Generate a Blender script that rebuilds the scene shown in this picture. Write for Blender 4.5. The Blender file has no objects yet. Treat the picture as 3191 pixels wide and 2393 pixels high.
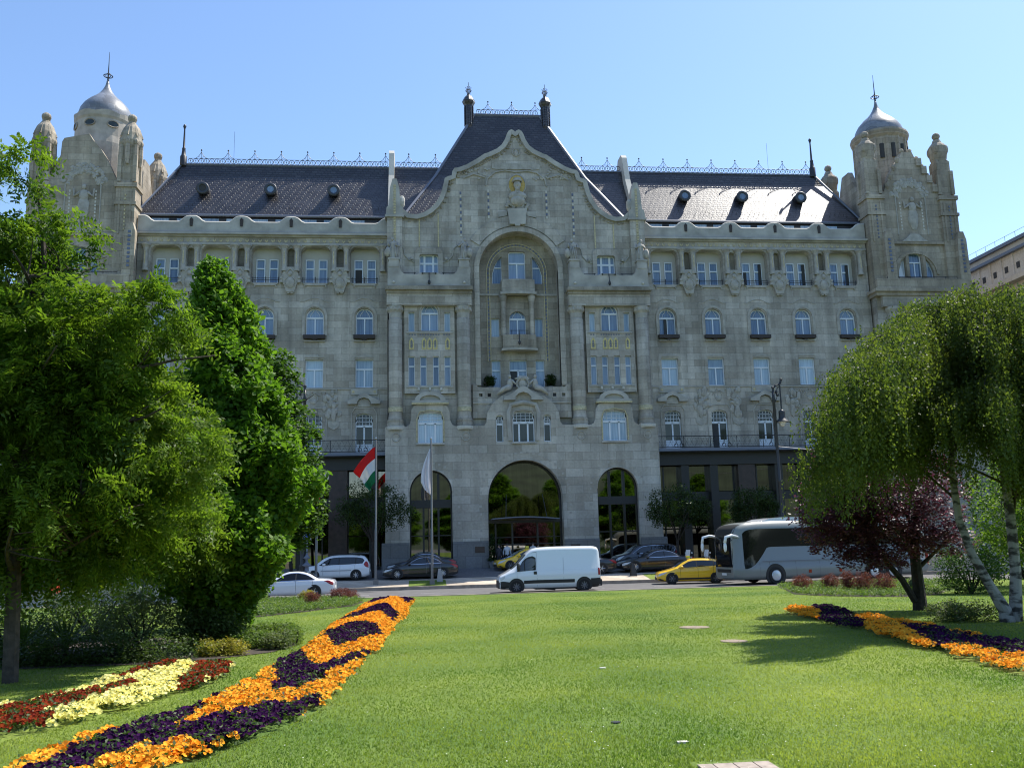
import bpy, math, random
import numpy as np
from mathutils import Vector, Matrix
from mathutils.geometry import tessellate_polygon
random.seed(7)
RNG = np.random.default_rng(7)
R = math.radians
SC = bpy.context.scene
COL = SC.collection

# ------------------------------------------------------------------ camera, sky, sun, exposure
cam_d = bpy.data.cameras.new("camera")
cam = bpy.data.objects.new("camera", cam_d)
COL.objects.link(cam)
SC.camera = cam
cam_d.sensor_width = 36.0
cam_d.lens = 31.55
cam_d.clip_end = 3000
CAMZ = 2.73
cam.matrix_world = Matrix.Translation((0, 0, CAMZ)) @ Matrix.Rotation(R(-5.981), 4, 'Z') @ Matrix.Rotation(R(90 + 9.993), 4, 'X') @ Matrix.Rotation(R(-1.409), 4, 'Z')

SUN_EL, SUN_AZ = 57.5, 60.5           # azimuth from +Y towards +X
world = bpy.data.worlds.new("World")
SC.world = world
world.use_nodes = True
wn = world.node_tree
bg = wn.nodes["Background"]
sky = wn.nodes.new("ShaderNodeTexSky")
sky.sky_type = 'NISHITA'
sky.sun_disc = False
sky.sun_elevation = R(SUN_EL)
sky.sun_rotation = R(SUN_AZ)
sky.air_density = 1.05
sky.dust_density = 0.5
sky.ozone_density = 5.0
wn.links.new(sky.outputs[0], bg.inputs[0])
bg.inputs[1].default_value = 0.15
sun_d = bpy.data.lights.new("sun", 'SUN')
sun_d.energy = 4.6
sun_d.angle = R(0.53)
sun_d.color = (1.0, 0.95, 0.86)
sun = bpy.data.objects.new("sun", sun_d)
COL.objects.link(sun)
sdir = Vector((math.cos(R(SUN_EL)) * math.sin(R(SUN_AZ)), math.cos(R(SUN_EL)) * math.cos(R(SUN_AZ)), math.sin(R(SUN_EL))))
sun.rotation_euler = sdir.to_track_quat('Z', 'Y').to_euler()
sun.location = (40, 40, 90)
SC.view_settings.view_transform = 'Standard'
SC.view_settings.look = 'None'
SC.view_settings.exposure = 0.68
SC.view_settings.gamma = 1.0
SC.render.engine = 'CYCLES'
SC.cycles.max_bounces = 6
SC.cycles.diffuse_bounces = 3
SC.cycles.glossy_bounces = 3
SC.cycles.transmission_bounces = 4
SC.cycles.use_denoising = True
SC.cycles.pixel_filter_type = 'BLACKMAN_HARRIS'
SC.cycles.filter_width = 1.1

# ------------------------------------------------------------------ materials
def newmat(name):
    m = bpy.data.materials.new(name)
    m.use_nodes = True
    nt = m.node_tree
    return m, nt, nt.nodes["Principled BSDF"]

def plain(name, col, rough=0.6, metal=0.0, var=0.0, scale=3.0, coat=0.0, spec=0.5, bump=0.0):
    m, nt, b = newmat(name)
    b.inputs["Base Color"].default_value = (*col, 1)
    b.inputs["Roughness"].default_value = rough
    b.inputs["Metallic"].default_value = metal
    b.inputs["Coat Weight"].default_value = coat
    b.inputs["Coat Roughness"].default_value = 0.05
    b.inputs["Specular IOR Level"].default_value = spec
    if var > 0 or bump > 0:
        pos = nt.nodes.new("ShaderNodeNewGeometry")
        n = nt.nodes.new("ShaderNodeTexNoise")
        n.inputs["Scale"].default_value = scale
        n.inputs["Detail"].default_value = 6
        nt.links.new(pos.outputs["Position"], n.inputs["Vector"])
        if var > 0:
            r = nt.nodes.new("ShaderNodeMapRange")
            r.inputs[1].default_value = .3; r.inputs[2].default_value = .7
            r.inputs[3].default_value = 1 - var; r.inputs[4].default_value = 1 + var
            nt.links.new(n.outputs["Fac"], r.inputs[0])
            mx = nt.nodes.new("ShaderNodeVectorMath"); mx.operation = 'SCALE'
            mx.inputs[0].default_value = col
            nt.links.new(r.outputs[0], mx.inputs["Scale"])
            nt.links.new(mx.outputs[0], b.inputs["Base Color"])
        if bump > 0:
            bp = nt.nodes.new("ShaderNodeBump")
            bp.inputs["Strength"].default_value = bump
            bp.inputs["Distance"].default_value = 0.05
            nt.links.new(n.outputs["Fac"], bp.inputs["Height"])
            nt.links.new(bp.outputs[0], b.inputs["Normal"])
    return m

def mathn(nt, op, a, b=None):
    n = nt.nodes.new("ShaderNodeMath"); n.operation = op
    for i, v in enumerate((a, b)):
        if v is None: continue
        if isinstance(v, (int, float)): n.inputs[i].default_value = v
        else: nt.links.new(v, n.inputs[i])
    return n.outputs[0]

def noise_out(nt, vec, scale, detail=5, mul=None):
    if mul:
        mp = nt.nodes.new("ShaderNodeVectorMath"); mp.operation = 'MULTIPLY'
        mp.inputs[1].default_value = mul
        nt.links.new(vec, mp.inputs[0]); vec = mp.outputs[0]
    n = nt.nodes.new("ShaderNodeTexNoise")
    n.inputs["Scale"].default_value = scale; n.inputs["Detail"].default_value = detail
    nt.links.new(vec, n.inputs["Vector"])
    return n.outputs["Fac"]

def rng(nt, v, a, b, lo=.3, hi=.7):
    r = nt.nodes.new("ShaderNodeMapRange")
    r.inputs[1].default_value = lo; r.inputs[2].default_value = hi
    r.inputs[3].default_value = a; r.inputs[4].default_value = b
    nt.links.new(v, r.inputs[0])
    return r.outputs[0]

def masonry(name, col, bw=1.15, bh=0.52, mortar=0.012, var=0.16, rough=0.85, bump=0.35, stain=0.25, mort=0.62, tint=(1.0, .97, .92), spec=0.3, topsoot=0.0):
    """stone blocks or roof tiles laid in courses along x/y and z, weathered by rain streaks and soot"""
    m, nt, b = newmat(name)
    g = nt.nodes.new("ShaderNodeNewGeometry")
    sp = nt.nodes.new("ShaderNodeSeparateXYZ"); nt.links.new(g.outputs["Position"], sp.inputs[0])
    cx = nt.nodes.new("ShaderNodeCombineXYZ")
    nt.links.new(mathn(nt, 'ADD', sp.outputs[0], sp.outputs[1]), cx.inputs[0])
    nt.links.new(sp.outputs[2], cx.inputs[1])
    br = nt.nodes.new("ShaderNodeTexBrick")
    br.inputs["Scale"].default_value = 1.0
    br.inputs["Brick Width"].default_value = bw
    br.inputs["Row Height"].default_value = bh
    br.inputs["Mortar Size"].default_value = mortar
    br.inputs["Mortar Smooth"].default_value = 0.1
    br.inputs["Color1"].default_value = (*[c * (1 + var) for c in col], 1)
    br.inputs["Color2"].default_value = (*[c * (1 - var) * t for c, t in zip(col, tint)], 1)
    br.inputs["Mortar"].default_value = (*[c * mort for c in col], 1)
    nt.links.new(cx.outputs[0], br.inputs["Vector"])
    big = noise_out(nt, g.outputs["Position"], 0.33, 6)
    streak = noise_out(nt, g.outputs["Position"], 1.0, 5, (1.6, 1.6, 0.12))
    fine = noise_out(nt, g.outputs["Position"], 6.0, 6)
    f = mathn(nt, 'MULTIPLY', rng(nt, big, 1 - stain, 1 + stain * .5), rng(nt, streak, 1 - stain * .8, 1 + stain * .4))
    f = mathn(nt, 'MULTIPLY', f, rng(nt, fine, .9, 1.1))
    sc = nt.nodes.new("ShaderNodeVectorMath"); sc.operation = 'SCALE'
    nt.links.new(br.outputs["Color"], sc.inputs[0]); nt.links.new(f, sc.inputs["Scale"])
    nt.links.new(sc.outputs[0], b.inputs["Base Color"])
    b.inputs["Roughness"].default_value = rough
    b.inputs["Specular IOR Level"].default_value = spec
    bp = nt.nodes.new("ShaderNodeBump"); bp.inputs["Strength"].default_value = bump; bp.inputs["Distance"].default_value = 0.04
    h = mathn(nt, 'ADD', mathn(nt, 'MULTIPLY', br.outputs["Fac"], -1.0), mathn(nt, 'MULTIPLY', fine, .5))
    nt.links.new(h, bp.inputs["Height"]); nt.links.new(bp.outputs[0], b.inputs["Normal"])
    return m

def leafmat(name, c1, c2, trans=0.45, rough=0.5, gloss=0.25, through=(1.5, 1.6, .7), patch=.9, leafvar=.7, patchvar=(-.2, .5)):
    """leaf blades: colour differs from leaf to leaf, light passes through them"""
    m, nt, b = newmat(name)
    g = nt.nodes.new("ShaderNodeNewGeometry")
    mix = nt.nodes.new("ShaderNodeMix"); mix.data_type = 'RGBA'
    mix.inputs[6].default_value = (*c1, 1); mix.inputs[7].default_value = (*c2, 1)
    big = noise_out(nt, g.outputs["Position"], patch, 3)
    fac = mathn(nt, 'ADD', mathn(nt, 'MULTIPLY', g.outputs["Random Per Island"], leafvar), rng(nt, big, *patchvar))
    nt.links.new(fac, mix.inputs[0])
    nt.links.new(mix.outputs[2], b.inputs["Base Color"])
    b.inputs["Roughness"].default_value = rough
    b.inputs["Specular IOR Level"].default_value = gloss
    tr = nt.nodes.new("ShaderNodeBsdfTranslucent")
    sc = nt.nodes.new("ShaderNodeVectorMath"); sc.operation = 'MULTIPLY'
    sc.inputs[1].default_value = through
    nt.links.new(mix.outputs[2], sc.inputs[0]); nt.links.new(sc.outputs[0], tr.inputs[0])
    ms = nt.nodes.new("ShaderNodeMixShader"); ms.inputs[0].default_value = trans
    nt.links.new(b.outputs[0], ms.inputs[1]); nt.links.new(tr.outputs[0], ms.inputs[2])
    nt.links.new(ms.outputs[0], nt.nodes["Material Output"].inputs[0])
    return m

def panemat(name, c1, c2, rough=0.08, metal=0.0, spec=0.6):
    """window glass over a curtain or a dark room; differs from window to window"""
    m, nt, b = newmat(name)
    oi = nt.nodes.new("ShaderNodeObjectInfo")
    g = nt.nodes.new("ShaderNodeNewGeometry")
    mix = nt.nodes.new("ShaderNodeMix"); mix.data_type = 'RGBA'
    mix.inputs[6].default_value = (*c1, 1); mix.inputs[7].default_value = (*c2, 1)
    fold = noise_out(nt, g.outputs["Position"], 4.0, 3, (2.2, 2.2, .12))
    f = mathn(nt, 'ADD', mathn(nt, 'MULTIPLY', oi.outputs["Random"], .75), rng(nt, fold, -.15, .4))
    nt.links.new(f, mix.inputs[0]); nt.links.new(mix.outputs[2], b.inputs["Base Color"])
    b.inputs["Roughness"].default_value = rough
    b.inputs["Metallic"].default_value = metal
    b.inputs["Specular IOR Level"].default_value = spec
    return m

M = {}
M['stone'] = masonry('limestone', (.46, .427, .37), stain=.34, var=.15)
M['stone_dark'] = masonry('darker_limestone', (.36, .325, .265), stain=.36)  # darker tone for niches, arch recess, bay cornices and garland
M['stone_lower'] = masonry('limestone_blocks', (.46, .43, .372), bw=1.3, bh=.62, stain=.26)
M['carved'] = plain('carved_stone', (.39, .365, .315), .9, var=.2, scale=2.6, bump=.7)
M['plaster'] = plain('pale_plaster', (.5, .48, .43), .9, var=.06, scale=1.2)
M['drum'] = plain('weathered_drum_plaster', (.42, .375, .31), .9, var=.2, scale=1.6, bump=.4)
M['granite'] = masonry('grey_granite', (.2, .2, .2), bw=1.2, bh=.9, var=.06, stain=.12)
M['parapet'] = plain('parapet_stone', (.40, .38, .335), .9, var=.28, scale=.9, bump=.3)
M['white_stone'] = plain('white_coping', (.55, .52, .45), .85, var=.1, scale=1.0)
M['tower'] = masonry('tower_limestone', (.42, .365, .285), stain=.34, var=.13)
M['roof'] = masonry('slate_roof_tiles', (.043, .040, .042), bw=.5, bh=.23, mortar=.035, var=.38, rough=.36, bump=.8, stain=.25, mort=.3, tint=(1.15, .95, .93), spec=.8)
M['lead'] = masonry('lead_sheet', (.2, .21, .23), bw=.7, bh=.5, mortar=.012, var=.16, rough=.4, bump=.2, stain=.15, spec=.6)
M['iron'] = plain('black_iron', (.025, .027, .032), .5)
M['gold'] = plain('gold_mosaic', (.55, .38, .1), .45, metal=.3, var=.2, scale=9)
M['goldpale'] = plain('worn_gilding', (.5, .43, .25), .6, var=.25, scale=7)
M['giltframe'] = plain('bright_gilding', (.6, .49, .2), .5, metal=.2, var=.2, scale=7)
M['bluedot'] = plain('blue_ceramic', (.12, .14, .2), .3)
M['wframe'] = plain('white_window_paint', (.72, .76, .8), .5)
M['pane'] = panemat('skylit_curtain_glass', (.13, .21, .31), (.46, .58, .68))  # white curtains, the blue of sky light put into their colour
M['pane_blue'] = panemat('painted_sky_glass', (.075, .13, .22), (.26, .35, .48))  # bluer panes, the sky's light painted into the base colour
M['pane_dark'] = panemat('dark_glass', (.012, .018, .014), (.04, .05, .04), rough=.03, spec=.5)
M['shopglass'] = panemat('shop_glass', (.16, .152, .135), (.26, .25, .22), rough=.02, metal=1.0)
M['redmarble'] = plain('red_brown_marble', (.04, .022, .019), .35, var=.4, scale=3)
M['darkmetal'] = plain('dark_bronze', (.018, .017, .017), .4)
M['core'] = plain('dark_interior', (.05, .05, .05), .9)
M['box'] = plain('flower_box', (.045, .035, .03), .7)
M['cream'] = masonry('cream_render', (.66, .6, .53), bw=2.2, bh=.8, mortar=.01, var=.04, stain=.1)
M['dormer'] = plain('dark_zinc', (.04, .045, .055), .5)
M['zinc'] = plain('zinc', (.13, .15, .2), .5)
M['bark'] = plain('bark', (.075, .06, .048), .95, var=.4, scale=9, bump=.8)
M['darkbark'] = plain('dark_bark', (.03, .024, .02), .95, var=.4, scale=9, bump=.8)

# ------------------------------------------------------------------ mesh building
class MB:
    def __init__(s): s.v = []; s.f = []; s.mi = []
    def add(s, vs, fs, mi=0):
        o = len(s.v); s.v.extend(vs)
        for f in fs:
            s.f.append(tuple(i + o for i in f)); s.mi.append(mi)
        return s
    def box(s, x0, x1, y0, y1, z0, z1, mi=0):
        vs = [(x, y, z) for z in (z0, z1) for y in (y0, y1) for x in (x0, x1)]
        return s.add(vs, [(0, 2, 3, 1), (4, 5, 7, 6), (0, 1, 5, 4), (2, 6, 7, 3), (0, 4, 6, 2), (1, 3, 7, 5)], mi)
    def plate(s, outline, holes, y0, y1, back=False, mi=0):
        """a slab standing in the xz plane from y0 (front) to y1, with openings and their reveals"""
        loops = [[Vector((x, z, 0)) for x, z in l] for l in [outline] + list(holes)]
        flat = [p for l in loops for p in l]
        tris = tessellate_polygon(loops)
        vs = [(p.x, y0, p.y) for p in flat]; fs = []
        for a, b, c in tris:
            pa, pb, pc = flat[a], flat[b], flat[c]
            ar = (pb.x - pa.x) * (pc.y - pa.y) - (pb.y - pa.y) * (pc.x - pa.x)
            if abs(ar) < 1e-9: continue
            fs.append((a, b, c) if ar > 0 else (a, c, b))
        n = len(vs)
        vs += [(p.x, y1, p.y) for p in flat]
        if back: fs += [(n + a, n + c, n + b) for a, b, c in fs[:]]
        o = 0
        for k, l in enumerate(loops):
            m = len(l)
            ar = sum(l[i].x * l[(i + 1) % m].y - l[(i + 1) % m].x * l[i].y for i in range(m))
            ccw = ar > 0
            for i in range(m):
                a, b = o + i, o + (i + 1) % m
                q = (b, a, n + a, n + b)
                if ccw == (k > 0): q = q[::-1]
                fs.append(q)
            o += m
        return s.add(vs, fs, mi)
    def prism(s, poly, y0, y1, mi=0): return s.plate(poly, [], y0, y1, True, mi)
    def prism_x(s, poly_yz, x0, x1, mi=0):
        t = MB().plate([(y, z) for y, z in poly_yz], [], x0, x1, True)
        return s.add([(y, x, z) for (x, y, z) in t.v], t.f, mi)
    def prism_z(s, poly_xy, z0, z1, mi=0):
        t = MB().plate(poly_xy, [], z0, z1, True)
        return s.add([(x, z, y) for (x, y, z) in t.v], t.f, mi)
    def lathe(s, prof, cx, cy, seg=16, a0=0, a1=360, mi=0, z0=0):
        full = abs(a1 - a0) >= 360; n = seg if full else seg + 1
        vs = []; fs = []
        for r, z in prof:
            for i in range(n):
                a = R(a0 + (a1 - a0) * i / seg)
                vs.append((cx + r * math.cos(a), cy + r * math.sin(a), z + z0))
        for j in range(len(prof) - 1):
            for i in range(seg):
                k = (i + 1) % n
                fs.append((j * n + i, j * n + k, (j + 1) * n + k, (j + 1) * n + i))
        if prof[-1][0] > 1e-4: fs.append(tuple((len(prof) - 1) * n + i for i in range(n)))
        return s.add(vs, fs, mi)
    def tube(s, pts, rad, seg=6, mi=0):
        pts = [Vector(p) for p in pts]
        if not hasattr(rad, '__len__'): rad = [rad] * len(pts)
        vs = []; fs = []; up = None
        for i, p in enumerate(pts):
            d = (pts[min(i + 1, len(pts) - 1)] - pts[max(i - 1, 0)]).normalized()
            if up is None: up = Vector((0, 0, 1)) if abs(d.z) < .9 else Vector((1, 0, 0))
            a = d.cross(up).normalized(); b = a.cross(d).normalized(); up = b
            for k in range(seg):
                t = 2 * math.pi * k / seg
                vs.append(tuple(p + (a * math.cos(t) + b * math.sin(t)) * rad[i]))
        for i in range(len(pts) - 1):
            for k in range(seg):
                l = (k + 1) % seg
                fs.append((i * seg + k, i * seg + l, (i + 1) * seg + l, (i + 1) * seg + k))
        fs.append(tuple(range(seg))[::-1]); fs.append(tuple((len(pts) - 1) * seg + k for k in range(seg)))
        return s.add(vs, fs, mi)
    def ring(s, cx, cy, cz, r, t, seg=12, axis='y', mi=0):
        pts = []
        for i in range(seg + 1):
            a = 2 * math.pi * i / seg
            c, d = r * math.cos(a), r * math.sin(a)
            pts.append((cx + c, cy, cz + d) if axis == 'y' else ((cx + c, cy + d, cz) if axis == 'z' else (cx, cy + c, cz + d)))
        return s.tube(pts, t, 4, mi)
    def ell(s, cx, cy, cz, rx, ry, rz, seg=10, rings=7, mi=0, jit=0):
        vs = [(cx, cy, cz - rz)]; fs = []
        for j in range(1, rings):
            p = math.pi * j / rings - math.pi / 2
            for i in range(seg):
                a = 2 * math.pi * i / seg
                k = 1 + random.uniform(-jit, jit)
                vs.append((cx + rx * k * math.cos(p) * math.cos(a), cy + ry * k * math.cos(p) * math.sin(a), cz + rz * k * math.sin(p)))
        vs.append((cx, cy, cz + rz)); t = len(vs) - 1
        for i in range(seg):
            fs.append((0, 1 + (i + 1) % seg, 1 + i))
            fs.append((t, t - seg + i, t - seg + (i + 1) % seg))
        for j in range(rings - 2):
            for i in range(seg):
                a = 1 + j * seg + i; b = 1 + j * seg + (i + 1) % seg
                fs.append((a, b, b + seg, a + seg))
        return s.add(vs, fs, mi)
    def mesh(s, name, mats, off=(0, 0, 0), smooth=False):
        me = bpy.data.meshes.new(name)
        ox, oy, oz = off
        me.from_pydata([(x - ox, y - oy, z - oz) for x, y, z in s.v], [], s.f)
        for m in (mats if isinstance(mats, (list, tuple)) else [mats]): me.materials.append(m)
        if any(s.mi): me.polygons.foreach_set("material_index", s.mi)
        if smooth: me.polygons.foreach_set("use_smooth", [True] * len(me.polygons))
        me.update()
        return me
    def build(s, name, mats, parent=None, off=None, smooth=False, label=None):
        if off is None: off = parent_off(parent)
        return link(name, s.mesh(name, mats, off, smooth), parent, label=label)

def parent_off(p):
    o = Vector((0, 0, 0))
    while p is not None:
        o += p.location; p = p.parent
    return tuple(o)

def link(name, me, parent=None, loc=None, label=None):
    o = bpy.data.objects.new(name, me); COL.objects.link(o)
    if parent: o.parent = parent
    if loc is not None: o.location = loc
    if label: o['label'] = label
    return o

def thing(name, label, cat, loc=(0, 0, 0), group=None):
    o = bpy.data.objects.new(name, None); COL.objects.link(o)
    o.location = loc; o['label'] = label; o['category'] = cat
    o.empty_display_size = .3
    if group: o['group'] = group
    return o

def tag(o, label, cat, group=None, kind=None):
    o['label'] = label; o['category'] = cat
    if group: o['group'] = group
    if kind: o['kind'] = kind
    return o

def struct(o, label=None):
    o['kind'] = 'structure'
    if label: o['label'] = label
    return o

def np_mesh(name, V, F, mats, mi=None, smooth=False):
    """V (n,3) vertices, F (m,k) faces"""
    me = bpy.data.meshes.new(name)
    V = np.asarray(V, dtype=np.float32); F = np.asarray(F, dtype=np.int32)
    m, k = F.shape
    me.vertices.add(len(V)); me.vertices.foreach_set("co", V.ravel())
    me.loops.add(m * k); me.loops.foreach_set("vertex_index", F.ravel())
    me.polygons.add(m)
    me.polygons.foreach_set("loop_start", np.arange(0, m * k, k, dtype=np.int32))
    for mt in (mats if isinstance(mats, (list, tuple)) else [mats]): me.materials.append(mt)
    if mi is not None: me.polygons.foreach_set("material_index", np.asarray(mi, dtype=np.int32))
    if smooth: me.polygons.foreach_set("use_smooth", np.ones(m, dtype=bool))
    me.update(calc_edges=True); me.validate()
    return me

def arch(cx, w, z0, z1, rise=None, n=10):
    """outline of an opening, round-headed (rise None) or with a segmental head of the given rise, from the lower left corner"""
    h = w / 2
    if rise is None: rise = h
    if rise <= 0: return [(cx - h, z0), (cx + h, z0), (cx + h, z1), (cx - h, z1)]
    pts = [(cx - h, z0), (cx + h, z0)]
    for i in range(n + 1):
        a = math.pi * i / n
        pts.append((cx + h * math.cos(a), z1 - rise + rise * math.sin(a)))
    return pts

def rrect(x0, x1, z0, z1, rt=.3, rb=0.0, n=4):
    pts = []
    def corner(cx, cz, r, a0):
        if r <= 0: pts.append((cx, cz)); return
        for i in range(n + 1):
            a = R(a0 + 90 * i / n); pts.append((cx + r * math.cos(a), cz + r * math.sin(a)))
    corner(x0 + rb, z0 + rb, rb, 180); corner(x1 - rb, z0 + rb, rb, 270)
    corner(x1 - rt, z1 - rt, rt, 0); corner(x0 + rt, z1 - rt, rt, 90)
    return pts
# ------------------------------------------------------------------ the palace
AX = 7.77                                     # middle axis of the front
WY = 68.0                                     # wall plane of the wings
PAL = thing('palace_hotel', 'huge grey stone palace with slate roofs, two domed corner towers and a gabled middle', 'palace', (AX, 67.0, .9))
def mir(u): return 2 * AX - u
def P(mb, name, mat, smooth=False, parent=PAL, label=None): return mb.build(name, M[mat] if isinstance(mat, str) else mat, parent, smooth=smooth, label=label)

# windows: one mesh of each kind, then copies
WINCACHE = {}
def win_mesh(key, outline, bars, glass, bar=.075, deep=.09):
    """outline polygon around (0, z from 0); bars: list of (x0,x1,z0,z1)"""
    if key in WINCACHE: return WINCACHE[key]
    xs = [p[0] for p in outline]; zs = [p[1] for p in outline]
    cx, cz = (min(xs) + max(xs)) / 2, (min(zs) + max(zs)) / 2
    hw, hh = (max(xs) - min(xs)) / 2, (max(zs) - min(zs)) / 2
    inn = [(cx + (x - cx) * (hw - bar) / hw, cz + (z - cz) * (hh - bar) / hh) for x, z in outline]
    f = MB().plate(outline, [inn], -.0, deep)
    for x0, x1, z0, z1 in bars: f.box(x0, x1, .015, deep, z0, z1)
    p = MB().plate(outline, [], deep - .012, deep + .02)
    WINCACHE[key] = (f.mesh(key, M['wframe']), p.mesh(key + '_pane', M[glass]))
    return WINCACHE[key]
def place(name, meshes, u, y, z, parent=PAL, glass=None):
    r = parent_off(parent)
    w = link(name, meshes[0], parent, (u - r[0], y - r[1], z - r[2]))
    link('pane', meshes[1] , w)
    return w

w_arch = win_mesh('arched', arch(0, 1.36, 0, 2.16), [(-.04, .04, .05, 1.3), (-.62, .62, 1.3, 1.44)] , 'pane')
# curved glazing bars in the round head
_h = MB(); _h.v, _h.f, _h.mi = [], [], []
def arch_with_tracery(key, w, h, rise, trans, glass, mull=True):
    o = arch(0, w, 0, h, rise)
    f = MB(); hw = w / 2
    inn = [(x * (1 - .14 / w), h / 2 + (z - h / 2) * (1 - .14 / h)) for x, z in o]
    f.plate(o, [inn], 0, .09)
    f.box(-hw + .05, hw - .05, .01, .09, trans - .07, trans + .06)
    if mull: f.box(-.045, .045, .015, .09, .05, trans)
    for sx in (-1, 1):
        pts = [(sx * hw * .55, .05, trans + .02), (sx * hw * .5, .05, trans + (h - trans) * .35), (sx * hw * .2, .05, trans + (h - trans) * .7), (sx * hw * .12, .05, h - .06)]
        f.tube(pts, .022, 4)
    p = MB().plate(o, [], .078, .11)
    return f.mesh(key, M['wframe']), p.mesh(key + '_pane', M[glass])
w_arch = arch_with_tracery('arched_window', 1.34, 2.16, .67, 1.42, 'pane_blue')
def sash(key, w, h, trans, glass, mull=True, bar=.07, rise=0):
    b = []
    if trans: b.append((-w / 2 + .05, w / 2 - .05, trans - .05, trans + .06))
    if mull: b.append((-.05, .05, .05, trans or h - .05))
    return win_mesh(key, arch(0, w, 0, h, rise), b, glass, bar)
w_sash = sash('sash_window', 1.35, 2.19, 1.43, 'pane')
w_logg = sash('loggia_window', .68, 1.95, 1.2, 'pane_blue', mull=False)
w_nar = sash('narrow_window', .47, 2.26, 1.5, 'pane_blue', mull=False, bar=.055)
w_slit = sash('slit_window', .46, 1.52, 0, 'pane', mull=False, bar=.05)
w_side = sash('recess_window', .62, 1.5, 0, 'pane', mull=False, bar=.04)
w_rlow = sash('recess_door', .7, 2.7, 1.9, 'pane', mull=False, bar=.05)
w_rcen = sash('recess_french_window', 1.36, 2.7, 1.9, 'pane', bar=.06)
def grid_door(key, w, h, trans, top, glass, panel, mulls):
    """casement with a gridded toplight that draws in above the transom"""
    hw = w / 2
    o = [(-hw, 0), (hw, 0), (hw, trans + .25), (hw - .1, trans + .42), (hw - .02, trans + .6)]
    a = [(hw - .02) * math.cos(math.pi * i / 8) for i in range(1, 8)]
    o += [(x, trans + .6 + (h - trans - .6) * math.sin(math.acos(max(-1, min(1, x / hw)))) ** .6) for x in a]
    o += [(-hw + .02, trans + .6), (-hw + .1, trans + .42), (-hw, trans + .25)]
    f = MB(); inn = [(x * (1 - .14 / w), h / 2 + (z - h / 2) * (1 - .14 / h)) for x, z in o]
    f.plate(o, [inn], 0, .09)
    f.box(-hw + .05, hw - .05, .01, .09, trans - .08, trans + .08)
    for x in mulls: f.box(x - .06, x + .06, .01, .09, .05, trans)
    n = 5
    for i in range(1, n): f.box(-hw + w * i / n - .014, -hw + w * i / n + .014, .04, .08, trans + .05, h - .08)
    for k in (1, 2): f.box(-hw + .1, hw - .1, .04, .08, trans + (h - trans) * k / 3 - .014, trans + (h - trans) * k / 3 + .014)
    if panel: f.box(-hw + .05, hw - .05, .03, .09, .05, panel)
    p = MB().plate(o, [], .078, .11)
    return f.mesh(key, M['wframe']), p.mesh(key + '_pane', M[glass])
w_door = grid_door('balcony_door', 1.3, 3.1, 2.14, 0, 'pane_dark', .78, [0])
w_low = grid_door('triple_window', 1.86, 2.33, 1.5, 0, 'pane', 0, [-.36, .36])
w_lowdark = grid_door('triple_window_dark', 1.66, 2.3, 1.48, 0, 'pane_dark', 0, [-.33, .33])
w_lownar = grid_door('side_light', .55, 2.02, 1.35, 0, 'pane_dark', 0, [])

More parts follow.
